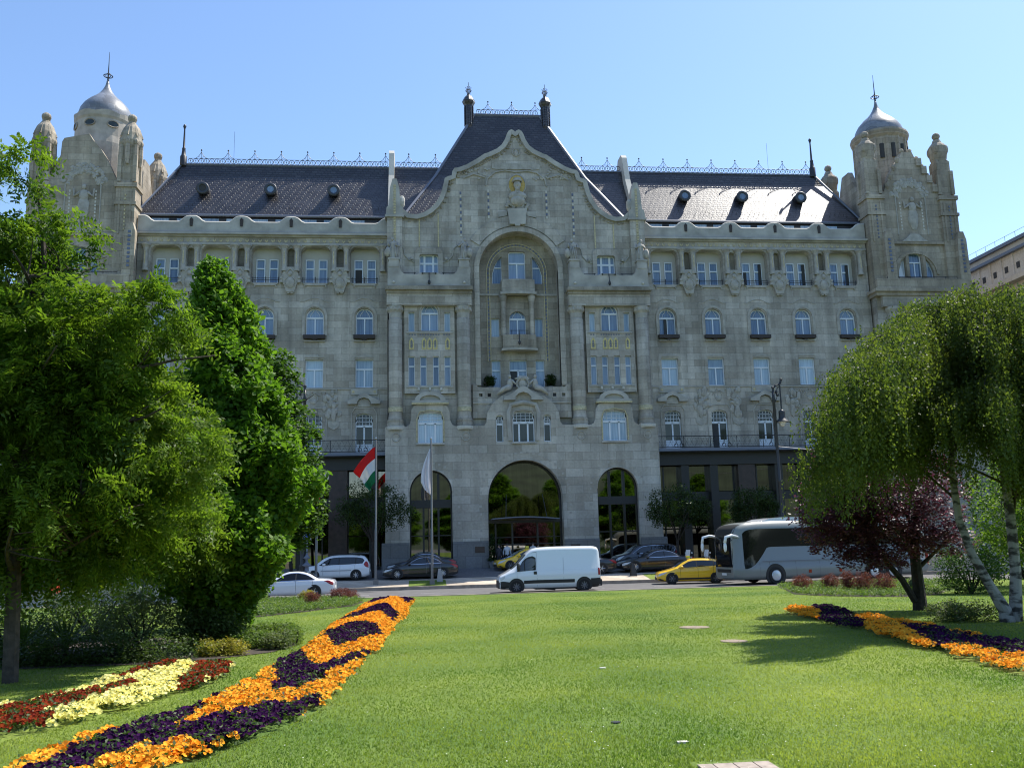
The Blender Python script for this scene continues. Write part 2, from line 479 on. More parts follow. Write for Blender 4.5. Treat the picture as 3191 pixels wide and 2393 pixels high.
# ---- wings
LEFT = [-4.18 - 3.76 * i for i in range(5)]
RIGHT = [mir(u) for u in LEFT]
def wing(cols, u0, u1, right):
    lo, hi = min(u0, u1), max(u0, u1)
    holes = []
    for c in cols:
        holes.append(arch(c, 1.34, 18.62, 20.8))
        holes.append(arch(c, 1.35, 14.58, 16.77, 0))
        holes.append(arch(c, 1.3, 9.5, 12.6, .35))
        holes.append(rrect(c - 1.14, c + 1.14, 22.75, 25.72, .5, .35))
    piers = [min(cols) - 1.88 + 3.76 * i for i in range(6)]
    for q in piers:
        if lo + .5 < q < hi - .5: holes.append(arch(q, .52, 23.9, 25.55))
    P(MB().plate([(lo, 9.3), (hi, 9.3), (hi, 27.1), (lo, 27.1)], holes, WY, WY + .75), 'wall', 'stone')
    P(MB().box(lo, hi, WY + .75, WY + .85, 22.5, 26.2), 'loggia_wall', 'plaster')
    for q in piers:
        if lo + .5 < q < hi - .5:
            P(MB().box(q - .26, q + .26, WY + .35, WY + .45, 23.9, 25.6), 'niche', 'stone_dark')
    for c in cols:
        place('arched_window', w_arch, c, WY + .22, 18.63)
        place('sash_window', w_sash, c, WY + .22, 14.58)
        place('balcony_door', w_door, c, WY + .25, 9.5)
        for s in (-1, 1): place('loggia_window', w_logg, c + s * .5, WY + .67, 22.9)
        # mouldings round the arched window
        o = arch(c, 1.95, 18.35, 21.12); i = arch(c, 1.55, 18.3, 20.9)
        P(MB().plate(arch(c, 1.9, 18.64, 21.08), [arch(c, 1.5, 18.65, 20.88)], WY - .08, WY), 'window_surround', 'carved')
        b = MB().box(c - .82, c + .82, WY - .36, WY, 18.34, 18.62)
        b.prism([(c - .3, 18.34), (c, 18.18), (c + .3, 18.34)], WY - .3, WY - .05)
        P(b, 'flower_box', 'box')
        P(MB().box(c - .8, c + .8, WY - .2, WY, 18.14, 18.2), 'sill', 'parapet')
        wav = [(c - 1.12, 21.28)] + [(c - .85 + 1.7 * k / 8, 21.28 + .3 * math.sin(math.pi * k / 8)) for k in range(9)] + [(c + 1.12, 21.28)]
        P(MB().tube([(x, WY - .01, z) for x, z in wav], .035, 5), 'hood_mould', 'carved')
        # lintel crest of the rectangular window
        P(MB().prism([(c - .72, 16.9), (c + .72, 16.9), (c + .3, 17.02), (c, 17.14), (c - .3, 17.02)], WY - .06, WY), 'lintel_crest', 'carved')
        for s in (-1, 1):
            P(MB().box(c + s * .86 - .1, c + s * .86 + .1, WY - .03, WY, 14.4, 16.9), 'pilaster_strip', 'stone')
        # loggia rail
        r = MB()
        for z in (23.0, 23.14): r.tube([(c - 1.05, WY - .02, z), (c + 1.05, WY - .02, z)], .022, 4)
        for x in (-.95, 0, .95): r.tube([(c + x, WY - .02, 22.75), (c + x, WY - .02, 23.25)], .028, 4)
        P(r, 'loggia_rail', 'iron')
        st = MB().prism([(c - 1.0, 22.75), (c - .75, 22.55), (c + .75, 22.55), (c + 1.0, 22.75)], WY - .12, WY)
        for x in (-.8, .8): st.ell(c + x, WY - .06, 22.5, .07, .07, .1, 6, 5)
        P(st, 'loggia_sill', 'carved')
    # alternate doors carry a broken pediment; the others carry figure reliefs
    for k, c in enumerate(sorted(cols, key=lambda u: abs(u - AX))):
        if k % 2 == 0:
            pd = MB().prism([(c - 1.22, 13.28), (c - .52, 13.28), (c - .5, 13.45), (c - .36, 13.66), (c, 13.78), (c + .36, 13.66), (c + .5, 13.45), (c + .52, 13.28), (c + 1.22, 13.28), (c + 1.22, 13.5), (c + .55, 13.82), (c + .25, 14.02), (c, 14.12), (c - .25, 14.02), (c - .55, 13.82), (c - 1.22, 13.5)], WY - .32, WY)
            P(pd, 'broken_pediment', 'parapet')
            P(MB().prism([(c - .48, 13.1), (c + .48, 13.1), (c + .46, 13.4), (c + .3, 13.6), (c, 13.7), (c - .3, 13.6), (c - .46, 13.4)], WY - .08, WY), 'lunette', 'carved')
            P(MB().box(c - 1.0, c + 1.0, WY - .1, WY, 14.0, 14.42), 'sill_block', 'parapet')
            for x in (-.8, .8): P(MB().box(c + x - .09, c + x + .09, WY - .125, WY - .09, 14.15, 14.33), 'gilt_boss', 'goldpale')
        rel = MB(); rs = random.Random(int(c * 10))
        mid = c + 1.88
        if k % 2 == 1:
            for s in (-1, 1):
                for i in range(16):
                    rel.ell(c + s * (.75 + rs.random() * 1.2), WY - .02, 12.2 + rs.random() * 2.1, .09 + rs.random() * .16, .1, .1 + rs.random() * .26, 7, 5, jit=.15)
                # a standing figure in relief
                fx = c + s * 1.5
                rel.ell(fx, WY - .05, 12.55, .2, .14, .6, 8, 7, jit=.1); rel.ell(fx, WY - .06, 13.2, .19, .14, .3, 8, 6, jit=.1); rel.ell(fx + s * .04, WY - .08, 13.62, .1, .1, .13, 8, 6)
                rel.tube([(fx - s * .1, WY - .05, 13.3), (fx - s * .5, WY - .06, 13.5), (fx - s * .7, WY - .05, 13.8)], [.07, .06, .04], 5)
            for i in range(14):
                rel.tube([(c - 1.7 + i * .24, WY, 13.95 + .2 * math.sin(i)), (c - 1.55 + i * .24, WY - .04, 14.15 + .15 * math.cos(i * 2)), (c - 1.4 + i * .24, WY, 14.0)], .035, 4)
            rel.ring(c, WY - .01, 13.75, .3, .04, 12); rel.ell(c, WY, 13.5, .22, .12, .22, 8, 6)
            for s in (-1, 1):
                rel.prism([(c + s * 1.5 - .45, 12.0), (c + s * 1.5 + .45, 12.0), (c + s * 1.5 + .4, 11.6), (c + s * 1.5, 11.35), (c + s * 1.5 - .4, 11.6)], WY - .05, WY)
            P(rel, 'figure_relief', 'carved')
        P(MB().tube([(c - .95, WY - .005, 9.6), (c - .95, WY - .02, 12.6), (c - .7, WY - .02, 13.0), (c + .7, WY - .02, 13.0), (c + .95, WY - .02, 12.6), (c + .95, WY - .005, 9.6)], .05, 5), 'door_surround', 'carved')
    # loggia columns, capitals, cartouches
    cap = [(.19, 0), (.21, .06), (.2, .12), (.27, .26), (.36, .36), (.36, .44)]
    for q in piers:
        if not (lo - .2 < q < hi + .2): continue
        sides = (-1, 1)
        for s in sides:
            x = q + s * .47
            if not lo < x < hi: continue
            P(MB().lathe([(.22, 23.65), (.23, 23.8), (.19, 23.9), (.18, 25.3), (.19, 25.35)], x, WY - .16, 10), 'loggia_column', 'carved', True)
            P(MB().lathe([(r, 25.3 + z) for r, z in cap], x, WY - .16, 8), 'capital', 'carved')
            P(MB().box(x - .04, x + .04, WY - .36, WY - .32, 24.2, 25.2), 'gilt_strip', 'goldpale')
        if lo + .5 < q < hi - .5:
            ct = MB().prism([(q - .75, 23.05), (q - .45, 22.55), (q - .3, 22.0), (q + .3, 22.0), (q + .45, 22.55), (q + .75, 23.05), (q + .62, 23.3), (q + .5, 23.75), (q + .28, 23.98), (q - .28, 23.98), (q - .5, 23.75), (q - .62, 23.3)], WY - .26, WY)
            ct.ell(q, WY - .3, 23.45, .17, .13, .2, 8, 6); ct.ell(q, WY - .24, 22.75, .36, .16, .42, 10, 7)
            ct.ring(q, WY - .27, 22.75, .42, .05, 14); ct.tube([(q - .45, WY - .2, 23.4), (q, WY - .3, 23.85), (q + .45, WY - .2, 23.4)], .07, 6)
            for s in (-1, 1):
                ct.box(q + s * .68 - .1, q + s * .68 + .1, WY - .32, WY - .1, 22.75, 22.95); ct.box(q + s * .66 - .1, q + s * .66 + .1, WY - .32, WY - .1, 23.05, 23.22)
                ct.box(q + s * .14 - .1, q + s * .14 + .1, WY - .2, WY, 21.9, 22.05)
            P(ct, 'cartouche', 'carved')
    # string course, frieze, cornice, parapet
    P(MB().box(lo, hi, WY - .1, WY, 25.78, 25.95), 'architrave', 'parapet')
    P(MB().box(lo, hi, WY - .05, WY, 25.95, 26.4), 'frieze', 'stone')
    g = MB(); n = int((hi - lo) / .49)
    for k in range(n):
        x = lo + .3 + k * .49
        g.prism([(x, 25.98), (x + .11, 26.08), (x + .13, 26.26), (x + .06, 26.17), (x, 26.1), (x - .06, 26.17), (x - .13, 26.26), (x - .11, 26.08)], WY - .075, WY - .05)
    P(g, 'gilded_frieze', 'goldpale')
    c = MB().box(lo - .05, hi + .05, WY - .22, WY, 26.4, 26.52).box(lo - .05, hi + .05, WY - .45, WY, 26.52, 26.68)
    P(c, 'cornice', 'parapet')
    P(MB().box(lo, hi, WY - .38, WY - .1, 26.68, 26.72), 'cornice_lead', 'zinc')
    pts = [(lo, 26.72), (hi, 26.72)]; top = []
    for k in range(161):
        x = lo + (hi - lo) * k / 160
        d = min(abs(x - q) for q in piers)
        z = 27.55
        if d < .3: z = 28.02
        elif d < .95: z = 27.55 + .44 * (.5 + .5 * math.cos(math.pi * (d - .3) / .65)) ** .8
        top.append((x, z))
    P(MB().plate(pts + top[::-1], [], WY - .2, WY + .1, True), 'parapet', 'parapet')
    cp = MB()
    for a in range(0, 160, 2): cp.tube([(top[a][0], WY - .1, top[a][1]), (top[a + 2][0], WY - .1, top[a + 2][1])], .09, 4)
    P(cp, 'parapet_coping', 'white_stone')
    for q in piers:
        if lo + .3 < q < hi - .3: P(MB().prism([(q - .1, 27.2), (q + .1, 27.2), (q + .13, 27.75), (q, 27.9), (q - .13, 27.75)], WY - .26, WY - .2), 'parapet_bracket', 'box')
    # attic glazing under the eaves
    P(MB().box(lo, hi, WY + .9, WY + 1.0, 27.0, 28.45), 'attic_wall', 'darkmetal')
    k = 0; x = lo + .7
    while x < hi - 1.6:
        P(MB().box(x, x + 1.3, WY + .86, WY + .91, 27.4, 28.2), 'attic_window', 'pane', label=None)
        x += 1.88; k += 1
    # band between ground floor and the balcony storey
    P(MB().box(lo, hi, WY + .02, WY + .06, 21.68, 21.73), 'string_course', 'carved')
    P(MB().box(lo, hi, WY - .07, WY, 14.42, 14.5), 'string_course', 'carved')
    # balcony
    P(MB().box(lo, hi, WY - 1.3, WY, 9.28, 9.5), 'balcony_slab', 'zinc')
    rl = MB()
    for z in (9.58, 10.42): rl.tube([(lo, WY - 1.22, z), (hi, WY - 1.22, z)], .03, 4)
    x = lo + .05; k = 0
    while x < hi:
        rl.tube([(x, WY - 1.22, 9.58), (x + .42, WY - 1.22, 10.42)], .008, 3); rl.tube([(x + .42, WY - 1.22, 9.58), (x, WY - 1.22, 10.42)], .008, 3)
        rl.tube([(x, WY - 1.22, 10.0), (x + .42, WY - 1.22, 10.0)], .007, 3)
        if k % 5 == 0: rl.tube([(x, WY - 1.22, 9.5), (x, WY - 1.22, 10.44)], .028, 4)
        x += .42; k += 1
    for c in cols:
        for s in (-1, 1):
            rl.tube([(c + s * .12, WY - 1.25, 10.4), (c + s * .16, WY - 1.26, 10.0), (c + s * .3, WY - 1.26, 9.75)], .022, 4)
            rl.ring(c + s * .22, WY - 1.26, 9.72, .14, .022, 10)
    P(rl, 'balcony_rail', 'iron')
    # ground floor: bronze girder, marble piers, shop fronts
    P(MB().box(lo, hi, WY - .2, WY + .2, 8.3, 9.28), 'girder', 'darkmetal')
    P(MB().box(lo, hi, WY + .9, WY + 1.0, .8, 9.3), 'shopfront_wall', 'core')
    gb = [(-7.77, 1.0), (-2.0, 1.0)]
    for c in [min(cols) - 1.88 + 7.52 * i for i in range(3)]:
        for a, wd, mt in ((c, 1.35, 'redmarble'), (c + 2.6, .62, 'darkmetal'), (c + 4.9, .62, 'darkmetal')):
            if lo < a < hi: P(MB().box(a - wd / 2, a + wd / 2, WY - .05, WY + .95, .8, 8.3), 'ground_floor_pier', mt)
    P(MB().box(lo, hi, WY + .5, WY + .9, 5.6, 6.25), 'transom_band', 'darkmetal')
    for a, b in ((6.3, 8.3), (3.5, 5.6), (1.2, 3.4)):
        P(MB().box(lo, hi, WY + .68, WY + .75, a, b), 'shop_window', 'shopglass')
        x = lo + .9
        while x < hi: P(MB().box(x - .05, x + .05, WY + .6, WY + .7, a, b), 'mullion', 'darkmetal'); x += 1.88
    P(MB().box(lo, hi, WY + .45, WY + .72, .7, 1.2), 'stall_riser', 'granite')

wing(LEFT, -21.3, -2.42, False)
wing(RIGHT, mir(-2.42), mir(-21.3), True)

# open and dark casements seen in the photograph
for u, z0, z1, y in ((LEFT[0] - .5, 22.95, 24.05, WY + .66), (RIGHT[2] - .62, 22.95, 24.05, WY + .66), (RIGHT[3] + .62, 22.95, 24.75, WY + .66), (RIGHT[2] + .66, 22.95, 24.75, WY + .66), (RIGHT[4] + .64, 22.95, 24.75, WY + .66), (RIGHT[0] - .14, 18.75, 19.95, WY + .215), (RIGHT[4] + .22, 14.75, 15.4, WY + .215), (LEFT[2] + .2, 14.7, 15.9, WY + .215), (RIGHT[1] - .3, 9.6, 11.5, WY + .24)):
    wd = .24 if u in (LEFT[0] - .5, RIGHT[1] - .3) else .12
    P(MB().box(u - wd, u + wd, y - .004, y + .02, z0, z1), 'open_casement', 'core')
# ---- body, so that no light falls through
P(MB().box(-28.9, 44.4, WY + 1.0, WY + 14, .9, 28.2), 'building_core', 'core')

# ---- middle block, lower storeys
half = [(-10.3, .85), (-10.3, 11.32), (-9.95, 11.5), (-8.98, 11.47), (-8.78, 11.32), (-8.5, 11.55), (-8.4, 11.95), (-8.38, 12.6), (-8.2, 12.9), (-7.75, 13.05), (-6.25, 13.05), (-5.75, 12.9), (-5.55, 12.45), (-5.5, 11.8), (-5.36, 11.48), (-5.15, 11.36), (-2.98, 11.36), (-2.8, 11.6), (-2.7, 12.35), (-2.35, 13.0), (-1.65, 13.6), (-.85, 13.98), (-.35, 14.15)]
out = [(AX + x, z) for x, z in half] + [(AX - x, z) for x, z in half[::-1]]
BY = 66.5
holes = [arch(AX - 6.98, 3.12, .9, 8.1, n=18), arch(AX, 5.6, .9, 8.76, n=24), arch(AX + 6.98, 3.12, .9, 8.1, n=18)]
for d, w in ((-6.98, 1.87), (6.98, 1.87), (0, 1.66)): holes.append(arch(AX + d, w, 10.1, 12.44, .3))
for d in (-1.8, 1.8): holes.append(arch(AX + d, .55, 10.13, 12.16, .2))
P(MB().plate(out, holes, BY, BY + .8, True), 'entrance_wall', 'stone_lower')
for d in (-6.98, 6.98):
    place('triple_window', w_low if d < 0 else w_lowdark if False else w_low, AX + d, BY + .22, 10.1)
place('triple_window', w_lowdark, AX, BY + .22, 10.1)
for d in (-1.8, 1.8): place('side_light', w_lownar, AX + d, BY + .22, 10.13)
for d, w in ((-6.98, 2.1), (6.98, 2.1), (0, 1.9)):
    P(MB().box(AX + d - w / 2, AX + d + w / 2, BY - .14, BY, 9.98, 10.1), 'sill', 'parapet')
    P(MB().tube([(AX + d - w / 2 + .05, BY - .01, 10.2), (AX + d - w / 2 + .05, BY - .03, 11.9), (AX + d - w / 2 + .25, BY - .03, 12.45), (AX + d, BY - .03, 12.58), (AX + d + w / 2 - .25, BY - .03, 12.45), (AX + d + w / 2 - .05, BY - .03, 11.9), (AX + d + w / 2 - .05, BY - .01, 10.2)], .05, 5), 'window_surround', 'goldpale' if d else 'carved')
# hoods above the low windows
for d in (-6.98, 6.98):
    c = AX + d
    o = [(c - 1.35, 13.12), (c + 1.35, 13.12), (c + 1.35, 13.3)] + [(c + 1.15 * math.cos(math.pi * k / 10), 13.3 + .68 * math.sin(math.pi * k / 10)) for k in range(11)] + [(c - 1.35, 13.3)]
    i = [(c + .78 * math.cos(math.pi * k / 10), 13.3 + .4 * math.sin(math.pi * k / 10)) for k in range(11)]
    P(MB().plate(o, [i], BY - .12, BY + .8, True), 'window_hood', 'parapet')
    P(MB().prism(i, BY + .1, BY + .3), 'lunette', 'parapet')
    P(MB().box(c - 1.38, c + 1.38, BY - .2, BY + .1, 13.0, 13.12), 'hood_dentils', 'goldpale')
ped = MB().prism([(AX - 1.5, 13.25), (AX - .6, 13.25), (AX - .6, 13.5), (AX - .35, 13.75), (AX, 13.86), (AX + .35, 13.75), (AX + .6, 13.5), (AX + .6, 13.25), (AX + 1.5, 13.25), (AX + 1.4, 13.45), (AX + .7, 13.85), (AX + .3, 14.2), (AX, 14.3), (AX - .3, 14.2), (AX - .7, 13.85), (AX - 1.4, 13.45)], BY - .35, BY)
P(ped, 'broken_pediment', 'parapet')
P(MB().tube([(AX - 1.05, BY, 10.2), (AX - 1.15, BY - .08, 12.3), (AX - .95, BY - .1, 12.9), (AX, BY - .1, 13.1), (AX + .95, BY - .1, 12.9), (AX + 1.15, BY - .08, 12.3), (AX + 1.05, BY, 10.2)], .16, 6), 'window_surround', 'parapet')
# ornament dots round the arches and roundels
for d, r, zc in ((-6.98, 2.05, 6.54), (0, 3.35, 5.96), (6.98, 2.05, 6.54)):
    o = MB(); n = 23 if d == 0 else 15
    for k in range(n + 1):
        a = math.pi * k / n
        x, z = AX + d + r * math.cos(a), zc + r * math.sin(a)
        o.box(x - .09, x + .09, BY - .03, BY, z - .09, z + .09)
    for s in (-1, 1):
        for k in range(1, 5): o.box(AX + d + s * r - .09, AX + d + s * r + .09, BY - .03, BY, zc - k * .58 - .09, zc - k * .58 + .09)
    P(o, 'arch_ornament', 'carved')
    P(MB().tube([(AX + d + (r - (.46 if d else .52)) * math.cos(math.pi * k / 20), BY - .01, zc + (r - (.46 if d else .52)) * math.sin(math.pi * k / 20)) for k in range(21)], .06, 5), 'arch_moulding', 'stone_lower')
for d in (-9.5, -4.35, 4.35, 9.5): P(MB().ring(AX + d, BY - .01, 10.55, .3, .045, 16), 'roundel', 'carved')
# plinth
for a, b in ((-10.55, -8.56), (-5.42, -2.82), (2.82, 5.42), (8.56, 10.55)):
    P(MB().box(AX + a, AX + b, BY - .16, BY + .9, .6, 2.75).box(AX + a, AX + b, BY - .1, BY + .85, 2.75, 2.88), 'plinth', 'granite')
P(MB().box(3.95, 4.65, BY - .2, BY - .16, 2.05, 2.48), 'plaque', 'redmarble')
P(MB().box(11.0, 11.7, BY - .2, BY - .16, 2.05, 2.48), 'plaque', 'redmarble')
# glazing of the arches
for d in (-6.98, 6.98):
    c = AX + d
    P(MB().plate(arch(c, 3.12, .9, 8.1, n=18), [], BY + .6, BY + .66), 'arch_glass', 'shopglass')
    f = MB().plate(arch(c, 3.13, .9, 8.11, n=18), [arch(c, 2.9, 1.0, 7.99, n=18)], BY + .42, BY + .6)
    f.box(c - 1.5, c + 1.5, BY + .38, BY + .6, 5.35, 5.95)
    for x in (-.55, .55): f.box(c + x - .07, c + x + .07, BY + .42, BY + .6, 1, 5.4); f.box(c + x - .09, c + x + .09, BY + .42, BY + .6, 5.9, 7.85)
    for z in (3.35,): f.box(c - 1.5, c + 1.5, BY + .44, BY + .6, z - .04, z + .04)
    P(f, 'arch_frame', 'darkmetal')
P(MB().plate(arch(AX, 5.62, .9, 8.77, n=24), [], BY + 1.05, BY + 1.12), 'arch_glass', 'shopglass')
f = MB().plate(arch(AX, 5.62, .9, 8.77, n=24), [arch(AX, 5.35, 1.0, 8.6, n=24)], BY + .9, BY + 1.05)
for x in (-2.2, -.95, .95, 2.2): f.box(AX + x - .06, AX + x + .06, BY + .9, BY + 1.05, 1, 4.2)
f.box(AX - 2.8, AX + 2.8, BY + .85, BY + 1.05, 4.15, 4.35)
for z in (2.6, 3.1): f.box(AX - 2.8, AX + 2.8, BY + .95, BY + 1.05, z - .03, z + .03)
P(f, 'arch_frame', 'darkmetal')
# glass canopy over the entrance
can = MB(); pts = []
for k in range(13):
    t = k / 12; x = AX - 2.6 + 4.9 * t
    pts.append((x, 4.38 + .14 * math.sin(math.pi * t) - .06 * t))
can.plate([(x, z + .07) for x, z in pts] + [(x, z) for x, z in pts[::-1]], [], BY - 1.3, BY + .5, True)
P(can, 'canopy', 'zinc')
ck = MB()
for s in (-1.6, 1.4): ck.tube([(AX + s, BY - 1.1, 4.5), (AX + s * .9, BY, 6.2)], .025, 4)
P(ck, 'canopy_rod', 'iron')

# ---- gable wall with the great arch
GY = 67.2
gh = [(-9.98, 28.1), (-9.3, 28.55), (-8.95, 28.5), (-8.5, 28.1), (-7.9, 28.05), (-7.35, 28.22), (-6.85, 28.55), (-6.45, 28.95), (-6.1, 29.5), (-5.88, 30.15), (-5.75, 30.7), (-5.66, 31.1), (-5.4, 31.25), (-5.12, 31.32), (-5.05, 31.7), (-4.9, 31.95), (-4.55, 32.0), (-3.95, 32.25), (-3.2, 32.7), (-2.5, 33.2), (-2.2, 33.3), (-1.5, 33.65), (-1.1, 34.0), (-.8, 34.5), (-.65, 34.95), (-.5, 35.2), (-.3, 35.32), (-.1, 35.22), (0, 35.1)]
prof = [(AX + x, z) for x, z in gh] + [(AX - x, z) for x, z in gh[::-1][1:]]
gout = [(AX - 9.98, 11.2), (AX + 9.98, 11.2)] + prof[::-1]
gholes = [arch(AX, 6.2, 12.6, 26.78, n=28)]
for d in (-6.98, 6.98): gholes.append(rrect(AX + d - .73, AX + d + .73, 23.28, 24.87, .18))
P(MB().plate(gout, gholes, GY, GY + 1.0, True), 'gable_wall', 'stone')
# coping along the gable, with a darker leafy band beneath it
def strip(pts, w0, w1, y0, y1):
    n = len(pts); nr = []
    for i in range(n):
        a, b = pts[max(i - 1, 0)], pts[min(i + 1, n - 1)]
        dx, dz = b[0] - a[0], b[1] - a[1]; l = math.hypot(dx, dz) or 1
        nr.append((dz / l, -dx / l))
    A = [(p[0] + q[0] * w0, p[1] + q[1] * w0) for p, q in zip(pts, nr)]
    B = [(p[0] + q[0] * w1, p[1] + q[1] * w1) for p, q in zip(pts, nr)]
    m = MB(); vs = []
    for a, b in zip(A, B): vs += [(a[0], y0, a[1]), (b[0], y0, b[1]), (a[0], y1, a[1]), (b[0], y1, b[1])]
    fs = []
    for i in range(n - 1):
        o = i * 4; p = o + 4
        fs += [(o, o + 1, p + 1, p), (o + 2, p + 2, p + 3, o + 3), (o, p, p + 2, o + 2), (o + 1, o + 3, p + 3, p + 1)]
    return m.add(vs, fs)
P(strip(prof, -.02, .34, GY - .22, GY + .9), 'gable_coping', 'parapet')
lf = MB(); rs = random.Random(3)
acc = 0
for i in range(len(prof) - 1):
    a, b = prof[i], prof[i + 1]; l = math.hypot(b[0] - a[0], b[1] - a[1]); k = int(l / .2) + 1
    for j in range(k):
        t = (j + .5) / k; x, z = a[0] + (b[0] - a[0]) * t, a[1] + (b[1] - a[1]) * t
        nx, nz = (b[1] - a[1]) / l, -(b[0] - a[0]) / l
        if rs.random() < .7: lf.ell(x + nx * .5, GY - .03, z + nz * .5, .09 + rs.random() * .07, .06, .07 + rs.random() * .05, 6, 4, jit=.2)
P(lf, 'leaf_garland', 'stone_dark')
# side windows of the gable storey
w_six = win_mesh('six_light_window', rrect(-.73, .73, 0, 1.59, .18), [(-.42, -.26, .04, 1.55), (.26, .42, .04, 1.55), (-.7, .7, .85, 1.0)], 'pane_blue', .06)
for d in (-6.98, 6.98):
    c = AX + d
    place('six_light_window', w_six, c, GY + .22, 23.28)
    hood = rrect(c - 1.07, c + 1.07, 23.0, 25.28, .25); hood = [(x, z + (.2 * math.cos((x - c) / 1.07 * 1.4) if z > 25.2 else 0)) for x, z in hood]
    P(MB().plate(hood, [rrect(c - .735, c + .735, 23.27, 24.88, .18)], GY - .14, GY), 'window_surround', 'stone')
    sw = MB()
    for s in (-1, 1):
        sw.tube([(c + s * 1.1, GY - .02, 24.25), (c + s * 1.5, GY - .03, 24.4), (c + s * 1.85, GY - .03, 24.8), (c + s * 1.95, GY - .03, 25.4), (c + s * 2.3, GY - .02, 25.7)], .05, 5)
        sw.lathe([(.1, 24.4), (.13, 24.5), (.1, 24.62)], c + s * 1.35, GY - .08, 8)
    P(sw, 'scroll_moulding', 'carved')
# the six gilt strips
for d, z0, z1 in ((-4.45, 26.35, 30.1), (-2.25, 27.9, 30.2), (2.38, 27.9, 30.2), (4.5, 26.35, 30.1)):
    g = MB(); z = z0; k = 0
    while z < z1:
        g.box(AX + d - .07, AX + d + .07, GY - .04, GY, z, z + .2, 0 if k % 2 else 1); z += .27; k += 1
    g.build('mosaic_strip', [M['bluedot'], M['white_stone']], PAL)
for d in (-7.7, -6.22, 6.2, 7.7): P(MB().box(AX + d - .05, AX + d + .05, GY - .03, GY, 25.5, 27.75 if abs(d) > 7 else 28.2), 'gilt_strip', 'goldpale')
# archivolts and keystone
def band(cx, cz, r0, r1, a0, a1, y0, y1, n=32):
    A = [(cx + r1 * math.cos(R(a0 + (a1 - a0) * k / n)), cz + r1 * math.sin(R(a0 + (a1 - a0) * k / n))) for k in range(n + 1)]
    B = [(cx + r0 * math.cos(R(a0 + (a1 - a0) * k / n)), cz + r0 * math.sin(R(a0 + (a1 - a0) * k / n))) for k in range(n + 1)]
    return MB().plate(A + B[::-1], [], y0, y1, True)
P(band(AX, 23.68, 3.1, 3.5, 0, 180, GY - .2, GY + .4), 'archivolt', 'stone')
P(band(AX, 23.68, 3.62, 4.45, 33, 147, GY - .1, GY), 'archivolt_hood', 'stone')
for s in (-1, 1): P(MB().box(AX + s * 3.3 - .2, AX + s * 3.3 + .2, GY - .2, GY + .4, 14.5, 23.68), 'arch_jamb', 'stone')
P(MB().prism([(AX - .62, 27.35), (AX - .2, 27.35), (AX - .2, 27.2), (AX + .2, 27.2), (AX + .2, 27.35), (AX + .62, 27.35), (AX + .78, 28.65), (AX - .78, 28.65)], GY - .32, GY), 'keystone', 'parapet')
for s in (-1, 1): P(MB().prism([(AX + s * .8, 28.1), (AX + s * 1.5, 27.95), (AX + s * 1.5, 28.45), (AX + s * .8, 28.45)][::s], GY - .13, GY), 'keystone_shoulder', 'parapet')
# gilt niche with a bearded bust in a flat cap
nic = [(AX + .05 + .7 * math.cos(2 * math.pi * k / 24), 30.7 + .86 * math.sin(2 * math.pi * k / 24)) for k in range(24)]
P(MB().prism(nic, GY - .03, GY + .02), 'bust_niche', M['gold'])
P(MB().tube([(x, GY - .03, z) for x, z in nic + nic[:1]], .06, 6), 'niche_frame', 'carved')
bu = MB(); bx = AX + .05
bu.ell(bx, GY - .28, 30.62, .3, .3, .38, 12, 9); bu.ell(bx, GY - .5, 30.55, .07, .1, .1, 6, 5); bu.ell(bx, GY - .36, 30.28, .2, .2, .26, 10, 7, jit=.06)
bu.lathe([(.32, 30.82), (.42, 30.86), (.42, 30.93), (.33, 31.0), (.3, 31.15), (.1, 31.22)], bx, GY - .27, 14)
bu.lathe([(.25, 29.9), (.2, 30.15), (.19, 30.4)], bx, GY - .24, 12)
bu.ell(bx, GY - .15, 29.72, .72, .34, .42, 14, 8, jit=.04); bu.ell(bx, GY - .2, 29.3, .6, .34, .5, 12, 8, jit=.06)
for i in range(40): bu.ell(bx + rs.uniform(-.85, .85), GY - .12, rs.uniform(28.72, 29.2), .15, .12, .12, 6, 5, jit=.2)
P(bu, 'bust', 'carved')
rb = MB()                                     # ribbon banner over the bust
rb.prism([(AX - 1.25, 32.0), (AX + 1.25, 32.0), (AX + 1.25, 32.5), (AX - 1.25, 32.5)], GY - .09, GY)
for s in (-1, 1):
    rb.prism([(AX + s * 1.25, 31.95), (AX + s * 1.9, 32.05), (AX + s * 1.95, 32.4), (AX + s * 1.6, 32.6), (AX + s * 1.25, 32.5)][::s], GY - .06, GY)
    rb.tube([(AX, GY - .05, 31.78), (AX + s * .9, GY - .06, 31.9), (AX + s * 1.7, GY - .06, 31.72), (AX + s * 2.3, GY - .05, 31.2), (AX + s * 2.42, GY - .04, 30.6)], .06, 5)
    rb.tube([(AX + s * 2.5, GY - .05, 31.3), (AX + s * 3.4, GY - .06, 31.55), (AX + s * 4.2, GY - .05, 31.2)], .07, 5)
    for i in range(26): rb.ell(AX + s * (1.4 + rs.random() * 3), GY - .02, 31.3 + rs.random() * .9 - abs(rs.random() * .3), .12, .07, .1, 6, 4, jit=.25)
rb.ring(AX + .05, GY - .03, 33.45, .3, .05, 14); rb.ell(AX + .05, GY - .02, 33.42, .16, .08, .3, 8, 6)
P(rb, 'banner_relief', 'carved')
